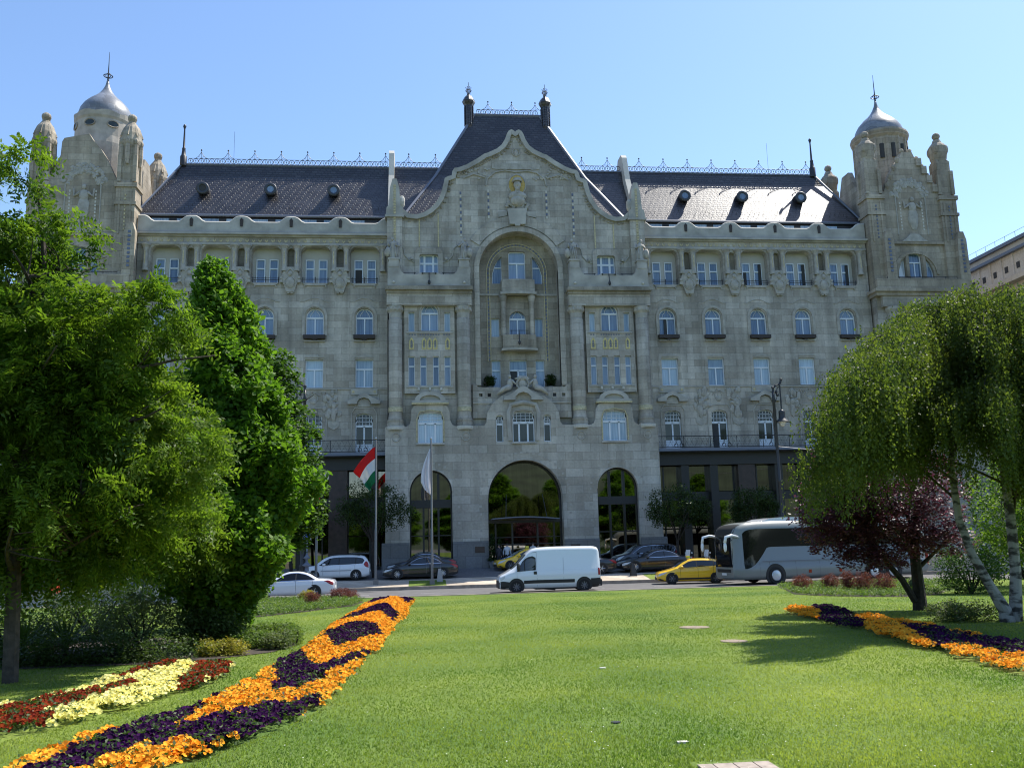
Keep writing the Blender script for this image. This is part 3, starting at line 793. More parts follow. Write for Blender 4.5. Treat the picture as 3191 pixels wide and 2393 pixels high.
# gable-end obelisks, pilasters
for s in (-1, 1):
    c = AX + s * 9.6
    P(MB().box(c - .58, c + .58, GY - .25, GY + .9, 22.3, 27.9), 'end_pilaster', 'stone')
    o = MB().prism([(c - .7, 27.9), (c + .7, 27.9), (c + .62, 28.6), (c + .45, 28.75), (c + .36, 30.2), (c + .16, 30.95), (c - .16, 30.95), (c - .36, 30.2), (c - .45, 28.75), (c - .62, 28.6)], GY - .3, GY + .5)
    o.ell(c - s * .55, GY - .1, 29.1, .25, .25, .55, 8, 6, jit=.1); o.box(c - .75, c + .75, GY - .38, GY + .6, 27.8, 27.98)
    P(o, 'obelisk', 'parapet')
    g = MB(); z = 25.0
    while z < 30.3: g.box(c - .09, c + .09, GY - .33 if z > 27.7 else GY - .29, GY - .25, z, z + .16); z += .22
    P(g, 'gilt_strip', 'goldpale')

# ---- bays between giant columns
def bay(d):
    c = AX + d
    hs = [arch(c + .02, 1.33, 18.68, 20.84)]
    for x in (-1.36, 1.36): hs.append(arch(c + x, .46, 18.66, 20.18, 0))
    for x in (-1.37, -.48, .47, 1.34): hs.append(arch(c + x, .47, 14.48, 16.74, 0))
    P(MB().plate([(c - 1.9, 13.9), (c + 1.9, 13.9), (c + 1.9, 20.95), (c - 1.9, 20.95)], hs, GY - .38, GY), 'bay_wall', 'stone')
    place('arched_window', w_arch, c + .02, GY - .2, 18.68)
    for x in (-1.36, 1.36): place('slit_window', w_slit, c + x, GY - .2, 18.66)
    for x in (-1.37, -.48, .47, 1.34): place('narrow_window', w_nar, c + x, GY - .2, 14.48)
    P(MB().plate(arch(c + .02, 1.6, 18.69, 21.0), [arch(c + .02, 1.36, 18.7, 20.86)], GY - .44, GY - .38), 'window_surround', 'carved')
    P(MB().box(c - 1.75, c + 1.75, GY - .46, GY - .38, 18.52, 18.62), 'sill', 'parapet')
    P(MB().box(c - 1.75, c + 1.75, GY - .46, GY - .38, 14.34, 14.44), 'sill', 'parapet')
    for x in (-.85, 0, .85): P(MB().lathe([(.09, 14.1), (.11, 14.2), (.08, 14.32)], c + x, GY - .45, 8), 'bracket', 'white_stone')
    for x in (-1.36, -.42, 0, .42, 1.36):
        o = [(c + x - .17, 17.28), (c + x + .17, 17.28), (c + x + .17, 17.95), (c + x, 18.2), (c + x - .17, 17.95)]
        i = [(c + x - .1, 17.4), (c + x, 17.34), (c + x + .1, 17.45), (c + x + .1, 17.85), (c + x, 18.05), (c + x - .1, 17.85)]
        P(MB().plate(o, [i], GY - .42, GY - .38), 'gilt_frame', M['giltframe'])
        dd = MB()
        for k in range(4): dd.box(c + x - .035, c + x + .035, GY - .41, GY - .38, 17.47 + k * .13, 17.55 + k * .13)
        P(dd, 'mosaic_inlay', 'bluedot')
    dk = MB()
    for k in range(16):
        x = c - 1.5 + k * .2
        if abs(x - c) > .75 and abs(x - c) < 1.1: continue
        dk.box(x - .05, x + .05, GY - .4, GY - .38, 18.36, 18.46)
    P(dk, 'mosaic_dots', 'bluedot')
    P(MB().box(c - 1.95, c + 1.95, GY - .62, GY - .3, 20.62, 20.78).box(c - 1.95, c - .8, GY - .66, GY - .3, 20.6, 20.66), 'bay_hood', 'carved')
    # columns
    for x in (-2.58, 2.58):
        q = c + x
        P(MB().lathe([(.62, 11.36), (.64, 11.6), (.6, 11.75), (.66, 11.8), (.54, 12.0), (.5, 12.4), (.52, 12.45), (.52, 19.6), (.47, 19.7)], q, GY - .2, 24), 'giant_column', 'stone', True)
        P(MB().lathe([(.535, 12.5), (.535, 12.85)], q, GY - .2, 24), 'gilt_collar', 'goldpale', True)
        cb = MB().lathe([(.48, 19.7), (.5, 20.1), (.62, 20.3), (.62, 20.45), (.66, 20.62)], q, GY - .2, 16)
        for k in range(12): cb.ell(q + .58 * math.cos(k * .524), GY - .2 + .58 * math.sin(k * .524), 20.38, .12, .12, .16, 6, 5)
        P(cb, 'capital', 'carved')
        P(MB().lathe([(.74, 11.1), (.78, 11.2), (.78, 11.36), (.64, 11.4)], q, GY - .2, 20), 'column_base', 'white_stone')
    # entablature, cornice, balcony with statue pedestals
    P(MB().box(c - 3.22, c + 3.22, GY - .75, GY, 20.65, 21.55), 'entablature', 'stone')
    P(MB().box(c - 3.25, c + 3.25, GY - .85, GY, 21.55, 21.78).box(c - 3.32, c + 3.32, GY - 1.1, GY, 21.78, 22.0).box(c - 3.3, c + 3.3, GY - 1.05, GY, 22.0, 22.1), 'cornice', 'stone_dark')
    o = [(c - 3.15, 22.1), (c + 3.15, 22.1), (c + 3.1, 24.0), (c + 2.3, 24.0), (c + 2.28, 23.7), (c + 2.1, 23.25), (c + 1.85, 23.05), (c + .9, 23.02), (c + .6, 23.18), (c - .6, 23.18), (c - .9, 23.02), (c - 1.85, 23.05), (c - 2.1, 23.25), (c - 2.28, 23.7), (c - 2.3, 24.0), (c - 3.1, 24.0)]
    P(MB().prism(o, GY - .85, GY - .5), 'balcony_parapet', 'parapet')
    for x in (-2.68, 2.68):
        P(MB().box(c + x - .38, c + x + .38, GY - .88, GY - .1, 23.6, 24.2).box(c + x - .44, c + x + .44, GY - .94, GY - .05, 24.2, 24.32), 'pedestal', 'parapet')
    for x in (-1.6, 1.6):
        r = MB().tube([(c + x - .6, GY - .68, 23.2), (c + x + .6, GY - .68, 23.2)], .02, 4)
        for k in (-.5, .5): r.tube([(c + x + k, GY - .68, 23.0), (c + x + k, GY - .68, 23.25)], .025, 4)
        P(r, 'balcony_rail', 'iron')
    l = MB().tube([(c, GY - .9, 23.15), (c, GY - 1.05, 22.5)], .035, 5).ell(c, GY - 1.05, 22.35, .11, .11, .2, 6, 5)
    l.tube([(c - .5, GY - .92, 23.1), (c + .5, GY - .92, 23.1)], .02, 4); l.ell(c - .5, GY - .92, 23.1, .07, .07, .07, 6, 5); l.ell(c + .5, GY - .92, 23.1, .07, .07, .07, 6, 5)
    P(l, 'wall_lantern', 'iron')
    for x in (-2.68, 2.68): P(MB().ell(c + x, GY - .92, 22.4, .1, .08, .1, 8, 6), 'stone_boss', 'white_stone')
bay(-6.98); bay(6.98)

def statue(x, y, z, h, seed, lean=0.0):
    """a draped standing figure in stone, one mesh"""
    r = random.Random(seed); s = MB(); k = h / 1.7
    s.lathe([(.34 * k, 0), (.3 * k, .25 * k), (.26 * k, .6 * k), (.24 * k, .9 * k), (.27 * k, 1.1 * k), (.27 * k, 1.3 * k), (.12 * k, 1.42 * k), (.09 * k, 1.5 * k)], x, y, 12, z0=z)
    s.ell(x + lean * .1, y - .05 * k, z + 1.58 * k, .12 * k, .13 * k, .16 * k, 9, 7)
    for sx in (-1, 1):
        s.tube([(x + sx * .25 * k, y, z + 1.3 * k), (x + sx * .38 * k, y - .1 * k, z + 1.02 * k), (x + sx * (.1 if r.random() < .5 else .4) * k, y - .28 * k, z + (.95 + .35 * r.random()) * k)], [.09 * k, .08 * k, .05 * k], 6)
    for i in range(9):
        a = r.random() * 6.3; s.tube([(x + .25 * k * math.cos(a), y + .25 * k * math.sin(a), z + 1.1 * k), (x + .34 * k * math.cos(a + .3), y + .34 * k * math.sin(a + .3), z)], .05 * k, 4)
    s.ell(x + lean * .45 * k, y - .1, z + .55 * k, .26 * k, .22 * k, .4 * k, 8, 6, jit=.12)
    return s
for i, (d, ln) in enumerate(((-9.66, -1), (-4.3, 1), (4.3, -1), (9.66, 1))):
    P(statue(AX + d, GY - .48, 24.32, 1.72, i, ln), 'statue', 'carved', True)

# ---- wall inside the great arch
RY = 68.2
hs = [rrect(AX - .68, AX + .68, 23.06, 25.52, .2), [(AX - 2.0, 22.86), (AX - 1.22, 22.86), (AX - 1.22, 25.1), (AX - 1.5, 24.85), (AX - 1.8, 24.3), (AX - 2.0, 23.6)], [(AX + 1.22, 22.86), (AX + 2.0, 22.86), (AX + 2.0, 23.6), (AX + 1.8, 24.3), (AX + 1.5, 24.85), (AX + 1.22, 25.1)]]
hs.append(arch(AX - .06, 1.31, 18.7, 20.62))
for d in (-1.82, 1.62): hs.append(arch(AX + d, .62, 18.56, 20.06, 0)); hs.append(arch(AX + d, .7, 14.0, 16.7, 0))
hs.append(arch(AX - .1, 1.36, 14.0, 16.7, 0))
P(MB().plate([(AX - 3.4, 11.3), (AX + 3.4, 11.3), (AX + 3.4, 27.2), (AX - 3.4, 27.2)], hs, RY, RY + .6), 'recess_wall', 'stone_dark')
w_tri = win_mesh('tripartite_centre', rrect(-.68, .68, 0, 2.46, .2), [(-.05, .05, .05, 1.45), (-.64, .64, 1.45, 1.58)], 'pane_blue', .065)
w_tl = win_mesh('quarter_window', [(-.4, 0), (.38, 0), (.38, 2.24), (.1, 1.99), (-.2, 1.44), (-.4, .74)], [(-.38, .36, 1.3, 1.38)], 'pane_blue', .05)
w_tr = win_mesh('quarter_window_r', [(-.38, 0), (.4, 0), (.4, .74), (.2, 1.44), (-.1, 1.99), (-.38, 2.24)], [(-.36, .38, 1.3, 1.38)], 'pane_blue', .05)
place('upper_recess_window', w_tri, AX, RY + .2, 23.06); place('quarter_window', w_tl, AX - 1.6, RY + .2, 22.86); place('quarter_window', w_tr, AX + 1.6, RY + .2, 22.86)
place('arched_window', w_arch, AX - .06, RY + .2, 18.6)
for d in (-1.82, 1.62): place('recess_window', w_side, AX + d, RY + .2, 18.56); place('recess_door', w_rlow, AX + d, RY + .2, 14.0)
wr = place('recess_french_window', w_rcen, AX - .1, RY + .2, 14.0)
wr_open = MB().box(AX - .72, AX - .2, RY + .17, RY + .2, 14.05, 15.85); P(wr_open, 'open_casement', 'core')
o = [(AX - 1.35, RY)] + [(AX - 1.3 + 2.6 * k / 8, RY - .55 - .2 * math.sin(math.pi * k / 8)) for k in range(9)] + [(AX + 1.35, RY)]
P(MB().prism_z(o, 22.05, 23.05), 'bow_balcony', 'stone'); P(MB().prism_z([(AX + (x - AX) * 1.1, RY + (y - RY) * 1.12) for x, y in o], 21.85, 22.06), 'balcony_moulding', 'carved')
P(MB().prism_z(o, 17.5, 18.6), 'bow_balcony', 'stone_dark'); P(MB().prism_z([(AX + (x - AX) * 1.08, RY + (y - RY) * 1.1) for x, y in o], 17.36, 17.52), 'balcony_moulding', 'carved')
P(MB().box(AX - 3.1, AX + 3.1, RY - .12, RY, 21.85, 22.0), 'string_course', 'carved')
for d in (-1.2, 1.05): P(MB().lathe([(.2, 18.6), (.2, 21.2), (.3, 21.6), (.34, 21.86)], AX + d, RY - .25, 10), 'balcony_column', 'stone', True)
rr = MB().tube([(AX - .75, RY - .5, 18.95), (AX + .75, RY - .5, 18.95)], .022, 4)
for x in (-.6, 0, .6): rr.tube([(AX + x, RY - .5, 18.6), (AX + x, RY - .5, 19.0)], .022, 4)
P(rr, 'balcony_rail', 'iron')
P(MB().tube([(AX - .05, RY - .85, 18.6), (AX - .05, RY - .9, 18.0)], .04, 5).ell(AX - .05, RY - .9, 17.9, .1, .1, .2, 6, 5), 'wall_lantern', 'iron')
gs = MB()
for rr in (2.17, 2.39):
    t_ = band(AX - .05, 23.74, rr - .03, rr + .03, 0, 180, RY - .04, RY, 40); gs.add(t_.v, t_.f, 0)
    for q in (-1, 1): gs.box(AX - .05 + q * rr - .03, AX - .05 + q * rr + .03, RY - .04, RY, 16.6, 23.74, 0)
def diamond(x, z, q): gs.prism([(x, z - q), (x + q * .8, z), (x, z + q), (x - q * .8, z)], RY - .035, RY, 1)
for k in range(25): diamond(AX - .05 + 2.28 * math.cos(math.pi * k / 24), 23.74 + 2.28 * math.sin(math.pi * k / 24), .1)
for k in range(24):
    for q in (-1, 1): diamond(AX - .05 + q * 2.28, 16.75 + k * .3, .1)
gs.build('gilt_arch_strip', [M['goldpale'], M['bluedot']], PAL)
# terrace balustrade over the entrance, carved crest and reclining figures
bh = []
for d in (-3.15, -2.5, 2.5, 3.2): bh.append([(AX + d - .13, 13.62), (AX + d + .13, 13.62), (AX + d + .13, 13.88), (AX + d - .13, 13.88)])
P(MB().plate([(AX - 3.75, 12.0), (AX + 3.75, 12.0), (AX + 3.75, 14.62), (AX + 3.55, 14.62), (AX + 3.3, 14.35), (AX - 3.3, 14.35), (AX - 3.55, 14.62), (AX - 3.75, 14.62)], bh, BY + .45, BY + .7, True), 'terrace_balustrade', 'stone')
P(MB().box(AX - 3.75, AX + 3.75, BY + .38, BY + .7, 13.1, 13.2), 'string_course', 'carved')
P(MB().ell(AX, BY + .1, 14.5, .42, .25, .4, 12, 8).ell(AX, BY + .05, 14.95, .55, .2, .2, 10, 6, jit=.15).ring(AX, BY - .1, 14.5, .45, .07, 14), 'shell_crest', 'carved')
for s in (-1, 1):
    st = MB().ell(AX + s * .95, BY + .05, 14.55, .24, .22, .42, 9, 7).ell(AX + s * .98, BY, 15.08, .13, .14, .16, 8, 6)
    st.tube([(AX + s * .95, BY, 14.3), (AX + s * 1.45, BY - .1, 14.1), (AX + s * 1.95, BY, 13.72)], [.24, .2, .1], 7)
    st.tube([(AX + s * .8, BY - .05, 14.8), (AX + s * .55, BY - .1, 14.5), (AX + s * .4, BY, 14.75)], [.1, .08, .06], 6)
    P(st, 'reclining_statue', 'carved', True)

# ---- roofs
def quad(*ps): return MB().add(list(ps), [tuple(range(len(ps)))])
EY, EZ, RGY, RGZ, BKY = 68.75, 28.4, 72.0, 34.05, 76.0
KY, KZ = 71.62, 32.9                         # the slope steepens towards the ridge
for s in (1, -1):
    e0, r0, e1 = -21.9, -19.35, 4.5
    def X(u): return u if s > 0 else mir(u)
    rf = MB()
    ek = e0 + (r0 - e0) * .77
    vs = [(X(e0), EY, EZ), (X(e1), EY, EZ), (X(e1), RGY, RGZ), (X(r0), RGY, RGZ), (X(e0), BKY, EZ), (X(e1), BKY, EZ), (X(ek), KY, KZ), (X(e1), KY, KZ)]
    rf.add(vs, [(0, 1, 7, 6)[::s], (6, 7, 2, 3)[::s], (0, 6, 3, 4)[::s], (3, 2, 5, 4)[::s]])
    P(rf, 'roof', 'roof')
    P(MB().tube([(X(e0), EY - .05, EZ + .02), (X(-2.3), EY - .05, EZ + .02)], .11, 6).tube([(X(e0), EY, EZ), (X(r0), RGY, RGZ)], .09, 5).tube([(X(r0), RGY, RGZ), (X(3), RGY, RGZ)], .1, 5), 'gutter_and_ridge', 'zinc')
    # firewall rising through the roof
    fw = [(68.2, 27.6), (69.2, 30.1), (70.8, 32.9), (71.6, 35.2), (72.0, 35.6), (73.2, 35.6), (74.2, 34.0), (76.0, 29), (76.0, 27.6)]
    a, b = X(-2.42), X(-1.98)
    P(MB().prism_x(fw, min(a, b), max(a, b)), 'firewall', 'white_stone')
    sp = MB().lathe([(.28, 33.9), (.28, 34.7), (.2, 34.8), (.14, 35.3), (.16, 35.4), (.1, 35.5), (.06, 37.1), (.08, 37.2), (.14, 37.35), (.1, 37.5), (.02, 37.55)], X(r0 + .1), RGY, 8)
    P(sp, 'roof_finial', 'iron', True)
    P(MB().tube([(X(-15.2), RGY, 34.2), (X(-15.2), RGY, 37.0)], .012, 3), 'lightning_rod', 'iron')
    for u in ((-17.1, -11.8, -6.8) if s > 0 else (22.35, 27.35, 32.5)):
        y = 69.75; z = 31.1
        dm = MB()
        v = MB().lathe([(.27, 0), (.29, -.05), (.45, -.05), (.51, 0), (.51, .12), (.46, .14), (.46, 1.6)], 0, 0, 20)
        dm.add([(u + px, y + pz, z + py) for px, py, pz in v.v], v.f)
        d = P(dm, 'oculus_dormer', 'dormer', True)
        v = MB().lathe([(.31, 0), (.001, 0)], 0, 0, 16)
        P(MB().add([(u + px, y + .01, z + py) for px, py, pz in v.v], v.f), 'pane', 'pane_blue' if u > -15 else 'core', parent=d)
    sg = MB(); rs = random.Random(5)
    for k in range(70):
        u = X(-20.6 + k * .26)
        if k % 9 > 6: continue
        yy = EY + .45 + .12 * (k % 3); zz = EZ + 1.59 * (yy - EY)
        sg.tube([(u, yy, zz), (u, yy - .05, zz + .14)], .015, 3)
    P(sg, 'snow_guards', 'iron')
# central steep roof
cx0, cx1, tx0, tx1 = AX - 9.1, AX + 9.1, AX - 2.86, AX + 2.86
CRY, CRZ = 72.7, 39.4
kx = 6.3
vs = [(cx0, 68.3, 28.2), (cx1, 68.3, 28.2), (tx1, CRY, CRZ), (tx0, CRY, CRZ), (cx0, 81, 28.2), (cx1, 81, 28.2), (tx1, 75.2, CRZ), (tx0, 75.2, CRZ), (AX - kx, 70.95, 33.0), (AX + kx, 70.95, 33.0)]
P(MB().add(vs, [(0, 1, 9, 8), (8, 9, 2, 3), (1, 5, 6, 2, 9), (5, 4, 7, 6), (4, 0, 8, 3, 7), (3, 2, 6, 7)]), 'central_roof', 'roof')
P(MB().tube([vs[0], vs[8], vs[3]], .14, 5).tube([vs[1], vs[9], vs[2]], .14, 5).tube([vs[3], vs[2]], .12, 5), 'hip_capping', 'zinc')
for s in (-1, 1):
    c = AX + s * 3.35; y = 72.6
    tr = MB().lathe([(.1, 37.5), (.38, 38.3), (.38, 40.1), (.52, 40.35), (.58, 40.5), (.5, 40.7), (.36, 40.95), (.15, 41.12), (.1, 41.3)], c, y, 8)
    for k in range(8):
        a = R(45 * k + 22.5)
        tr.tube([(c + .39 * math.cos(a), y + .39 * math.sin(a), 38.3), (c + .39 * math.cos(a), y + .39 * math.sin(a), 40.1)], .05, 4)
    P(tr, 'roof_turret', 'roof')
    fi = MB().ring(c, y, 41.55, .24, .035, 12, 'z').tube([(c, y, 41.2), (c, y, 42.35)], .025, 4)
    for k in range(6):
        a = k * 1.047; fi.tube([(c + .1 * math.cos(a), y + .1 * math.sin(a), 41.1), (c + .22 * math.cos(a), y + .22 * math.sin(a), 41.85)], .02, 4); fi.ell(c + .22 * math.cos(a), y + .22 * math.sin(a), 41.85, .045, .045, .045, 5, 4)
    P(fi, 'turret_finial', 'iron')
def cresting(x0, x1, y, z):
    m = MB(); n = max(1, round((x1 - x0) / .43)); st = (x1 - x0) / n
    for t in (.03, .47): m.tube([(x0, y, z + t), (x1, y, z + t)], .018, 4)
    for k in range(n):
        c = x0 + (k + .5) * st
        m.ring(c, y, z + .25, .2, .022, 12)
        m.tube([(c, y, z + .05), (c, y, z + .45)], .012, 3)
        m.ell(c, y, z + .25, .05, .03, .05, 5, 4)
        if k % 5 == 2:
            for s in (-1, 1): m.tube([(c + s * .46, y, z + .48), (c + s * .25, y, z + .62), (c + s * .1, y, z + .85), (c, y, z + 1.05)], .02, 4)
            m.tube([(c, y, z + .45), (c, y, z + 1.2)], .016, 4); m.ell(c, y, z + 1.2, .07, .07, .08, 6, 5)
            m.tube([(c - .2, y, z + .66), (c, y, z + .5), (c + .2, y, z + .66)], .014, 3)
    P(m, 'roof_cresting', 'iron')
cresting(-18.9, -2.5, RGY, RGZ + .05); cresting(mir(-2.5), mir(-18.9), RGY, RGZ + .05)
cresting(-1.9, 2.6, RGY, RGZ + .05); cresting(mir(2.6), mir(-1.9), RGY, RGZ + .05)
cresting(AX - 2.7, AX + 2.7, CRY + .05, CRZ + .05)

# ---- corner towers
TYF = 67.5
def pier_shaft(c, y, z0, z1, w, kind):
    m = MB().box(c - w / 2, c + w / 2, y - w / 2 + .7 - .7, y + w / 2, z0, 30.2)
    m.box(c - w / 2 - .12, c + w / 2 + .12, y - w / 2 - .12, y + w / 2 + .12, 30.0, 30.35)
    m.box(c - w / 2 - .1, c + w / 2 + .1, y - w / 2 - .1, y + w / 2 + .1, 28.6, 28.85)
    q = w / 2 - .14
    m.box(c - q, c + q, y - q, y + q, 30.35, 33.5)
    for sx in (-1, 1):
        for sy in (-1, 1): m.box(c + sx * q - .14, c + sx * q + .14, y + sy * q - .14, y + sy * q + .14, 30.5, 32.6)
        m.box(c + sx * .42 - .07, c + sx * .42 + .07, y - w / 2 - .06, y - w / 2, 26.3, 29.8)
    P(m, 'tower_pier', 'tower')
    g = MB(); z = 26.6
    while z < 29.6: g.box(c - .05, c + .05, y - w / 2 - .05, y - w / 2, z, z + .16); z += .3
    P(g, 'mosaic_strip', 'bluedot' if kind else 'goldpale')
def pier_cap_ogive(c, y, z):
    m = MB().lathe([(.5, 31.2), (.6, 31.4), (.66, 32.0), (.66, 33.3), (.8, 33.6), (.86, 33.9), (.8, 34.5), (.62, 35.0), (.38, 35.35), (.26, 35.55), (.3, 35.65)], c, y, 10)
    m.ell(c, y, 35.9, .36, .36, .34, 10, 7)
    for k in range(8):                          # hooded heads and drapery standing round the cap
        a = R(45 * k); x, yy = c + .74 * math.cos(a), y + .74 * math.sin(a)
        m.ell(x, yy, 33.75, .2, .2, .3, 7, 6); m.tube([(x, yy, 33.5), (x * 1, yy, 32.6), (x, yy, 31.9)], [.17, .2, .12], 6)
        m.tube([(c + .5 * math.cos(a), y + .5 * math.sin(a), 35.1), (c + .85 * math.cos(a), y + .85 * math.sin(a), 34.2)], .07, 4)
    P(m, 'pier_cap', 'tower')
def pier_cap_ball(c, y):
    m = MB().lathe([(.52, 30.4), (.6, 31.0), (.55, 31.6), (.6, 32.4), (.58, 33.6), (.66, 33.9), (.72, 34.3), (.75, 34.9), (.62, 35.1), (.42, 35.3), (.3, 35.6)], c, y, 12)
    m.ell(c, y, 35.95, .33, .33, .32, 10, 8)
    for k in range(4):
        a = R(90 * k + 45); x, yy = c + .62 * math.cos(a), y + .62 * math.sin(a)
        m.ell(x, yy, 34.6, .24, .24, .45, 7, 6); m.ell(x, yy, 33.2, .16, .16, .5, 7, 6); m.box(x - .12, x + .12, yy - .12, yy + .12, 31.9, 32.3)
    P(m, 'pier_cap', 'tower')
def tower(c, right):
    s = 1 if right else -1
    P(MB().box(c - 3.9, c + 3.9, TYF + .3, TYF + 8.2, .9, 26.4), 'tower_body', 'tower')
    # front wall with the arched window group
    hs = [rrect(c - .55 - .1, c + .55 - .1, 23.35, 25.45, .3), [(c - 1.65, 23.35), (c - 1.0, 23.35), (c - 1.0, 25.0), (c - 1.35, 24.6), (c - 1.6, 23.9)], [(c + .8, 23.35), (c + 1.45, 23.35), (c + 1.4, 23.9), (c + 1.15, 24.6), (c + .8, 25.0)]]
    gab = ([(c - 2.9, 20.5), (c + 2.9, 20.5), (c + 2.9, 30.4), (c + 2.3, 30.9), (c + 1.9, 31.9), (c + 1.3, 33.1), (c + .75, 33.9), (c + .6, 34.3), (c - .3, 34.3), (c - .5, 33.8), (c - 1.1, 33.1), (c - 1.6, 32.2), (c - 1.85, 31.6), (c - 2.2, 30.8), (c - 2.9, 30.4)] if right else
           [(c - 2.9, 20.5), (c + 2.9, 20.5), (c + 2.9, 30.5), (c + 2.4, 30.7), (c + 2.05, 31.4), (c + 1.6, 32.4), (c + 1.1, 33.2), (c + .5, 33.9), (c + .2, 34.4), (c - 1.6, 34.0), (c - 1.75, 33.7), (c - 1.8, 32.6), (c - 2.2, 31.4), (c - 2.9, 30.4)])
    P(MB().plate(gab, hs, TYF - .1, TYF + .5, True), 'tower_gable', 'tower')
    w1 = win_mesh('tower_window', rrect(-.55, .55, 0, 2.1, .3), [(-.04, .04, .05, 1.25), (-.5, .5, 1.25, 1.36)], 'pane_blue', .06)
    w2 = win_mesh('tower_side_window', [(-.33, 0), (.32, 0), (.32, 1.65), (-.03, 1.25), (-.28, .55)], [(-.3, .3, 1.0, 1.08)], 'pane_blue', .05)
    w3 = win_mesh('tower_side_window_r', [(-.32, 0), (.33, 0), (.28, .55), (.03, 1.25), (-.32, 1.65)], [(-.3, .3, 1.0, 1.08)], 'pane_blue', .05)
    place('tower_window', w1, c - .1, TYF + .12, 23.35); place('tower_side_window', w2, c - 1.32, TYF + .12, 23.35); place('tower_side_window', w3, c + 1.12, TYF + .12, 23.35)
    P(band(c - .1, 23.6, 1.75, 2.0, 0, 180, TYF - .2, TYF - .1, 20), 'arch_moulding', 'tower')
    for x in (-.83, .63): P(MB().box(c + x - .12, c + x + .12, TYF - .16, TYF - .1, 23.35, 25.3), 'window_pier', 'tower')
    P(MB().box(c - 2.9, c + 2.9, TYF - .3, TYF, 26.15, 26.35), 'string_course', 'tower')
    P(MB().prism([(c - 1.2, 26.35), (c + 1.1, 26.35), (c + .7, 26.6), (c + .3, 27.0), (c - .4, 27.0), (c - .8, 26.6)], TYF - .35, TYF - .1), 'window_hood', 'carved')
    if right:
        stp = MB()
        for k, (x, z) in enumerate(((.95, 33.55), (1.35, 32.85), (1.75, 32.05), (2.15, 31.25))):
            stp.box(c + x - .12, c + x + .34, TYF - .25, TYF + .6, z - .5, z + .18); stp.ell(c + x + .1, TYF + .1, z + .3, .17, .2, .18, 7, 5)
            stp.ell(c - x * .93 + .1, TYF - .05, z + .02, .2, .22, .3, 7, 5, jit=.15)
        stp.ell(c + .5, TYF + .1, 34.45, .2, .2, .22, 8, 6); stp.ell(c - .2, TYF + .1, 34.45, .2, .2, .22, 8, 6)
        P(stp, 'gable_finials', 'tower')
    # relief of a standing figure between two mosaic strips
    rel = MB(); rs = random.Random(9 + right)
    rel.ell(c + .1, TYF - .12, 28.4, .45, .16, 1.0, 10, 8, jit=.08); rel.ell(c + .1, TYF - .15, 29.4, .36, .16, .45, 9, 7, jit=.06); rel.ell(c + .1, TYF - .2, 30.05, .17, .15, .22, 8, 7)
    for q in (-1, 1): rel.tube([(c + .1 + q * .3, TYF - .15, 29.6), (c + .1 + q * .7, TYF - .2, 29.3), (c + .1 + q * .75, TYF - .18, 29.9)], [.13, .1, .07], 6)
    for i in range(110):
        a = rs.uniform(15, 165); rr = rs.uniform(1.1, 1.75)
        rel.ell(c + rr * math.cos(R(a)), TYF - .1, 30.0 + rr * 1.1 * math.sin(R(a)), .16, .09, .16, 6, 5, jit=.25)
    rel.tube([(c - 1.3, TYF - .1, 27.0), (c - 1.3, TYF - .12, 30.2), (c - .7, TYF - .12, 31.2), (c, TYF - .12, 31.5), (c + .7, TYF - .12, 31.2), (c + 1.3, TYF - .12, 30.2), (c + 1.3, TYF - .1, 27.0)], .06, 5)
    P(rel, 'tower_relief', 'carved')
    g = MB()
    for q in (-.95, .95):
        z = 27.4
        while z < 29.8: g.box(c + q - .06, c + q + .06, TYF - .13, TYF - .1, z, z + .18); z += .28
    P(g, 'mosaic_strip', 'white_stone')
    # piers
    for dx in (-3.2, 3.2):
        for y in (TYF + .35, TYF + 7.3):
            pier_shaft(c + dx, y, 20.5, 30, 1.42, right)
            (pier_cap_ball if right else pier_cap_ogive)(c + dx, y) if right else pier_cap_ogive(c + dx, y, 0)
    # low buttresses with inlaid strips
    for dx in (-2.55, 3.75):
        P(MB().prism([(c + dx - .45, 22.2), (c + dx + .45, 22.2), (c + dx + .4, 26.4), (c + dx + .2, 27.1), (c + dx - .2, 27.1), (c + dx - .4, 26.4)], TYF - .75, TYF - .2), 'buttress', 'tower')
        g = MB(); z = 23.6
        while z < 26.3: g.box(c + dx - .1, c + dx + .1, TYF - .79, TYF - .75, z, z + .2); z += .33
        P(g, 'mosaic_strip', 'bluedot')
    # upper body, side gables and drum
    P(MB().box(c - 2.75, c + 2.75, TYF + .5, TYF + 7.4, 26.4, 30.6), 'tower_upper_body', 'tower')
    for dx in (-3.15, 3.15):
        sg = [(TYF + 1, 26), (TYF + 6.7, 26), (TYF + 6.7, 30.5), (TYF + 5.8, 31.2), (TYF + 5.2, 32.6), (TYF + 4.6, 33.9), (TYF + 3.4, 33.9), (TYF + 2.6, 32.4), (TYF + 1.9, 31.0), (TYF + 1, 30.4)]
        P(MB().prism_x(sg, c + dx - .2, c + dx + .2), 'side_gable', 'tower')
    dy = TYF + 3.7
    if right:
        dr = MB().lathe([(2.15, 30), (2.15, 36.6), (2.35, 36.8), (2.45, 37.1), (2.4, 37.3), (2.05, 37.35)], c, dy, 28)
        for k in range(14):
            a = R(k * 360 / 14); dr.tube([(c + 2.17 * math.cos(a), dy + 2.17 * math.sin(a), 31), (c + 2.17 * math.cos(a), dy + 2.17 * math.sin(a), 36.6)], .13, 4)
        P(dr, 'drum', 'tower')
        for k in (9, 10, 11, 12):
            a = R((k + .5) * 360 / 14); x, y = c + 2.1 * math.cos(a), dy + 2.1 * math.sin(a)
            P(MB().lathe([(.2, 34.6), (.2, 35.9)], x, y, 8), 'drum_slit', 'core')
    else:
        n = 32; vs = []; fs = []
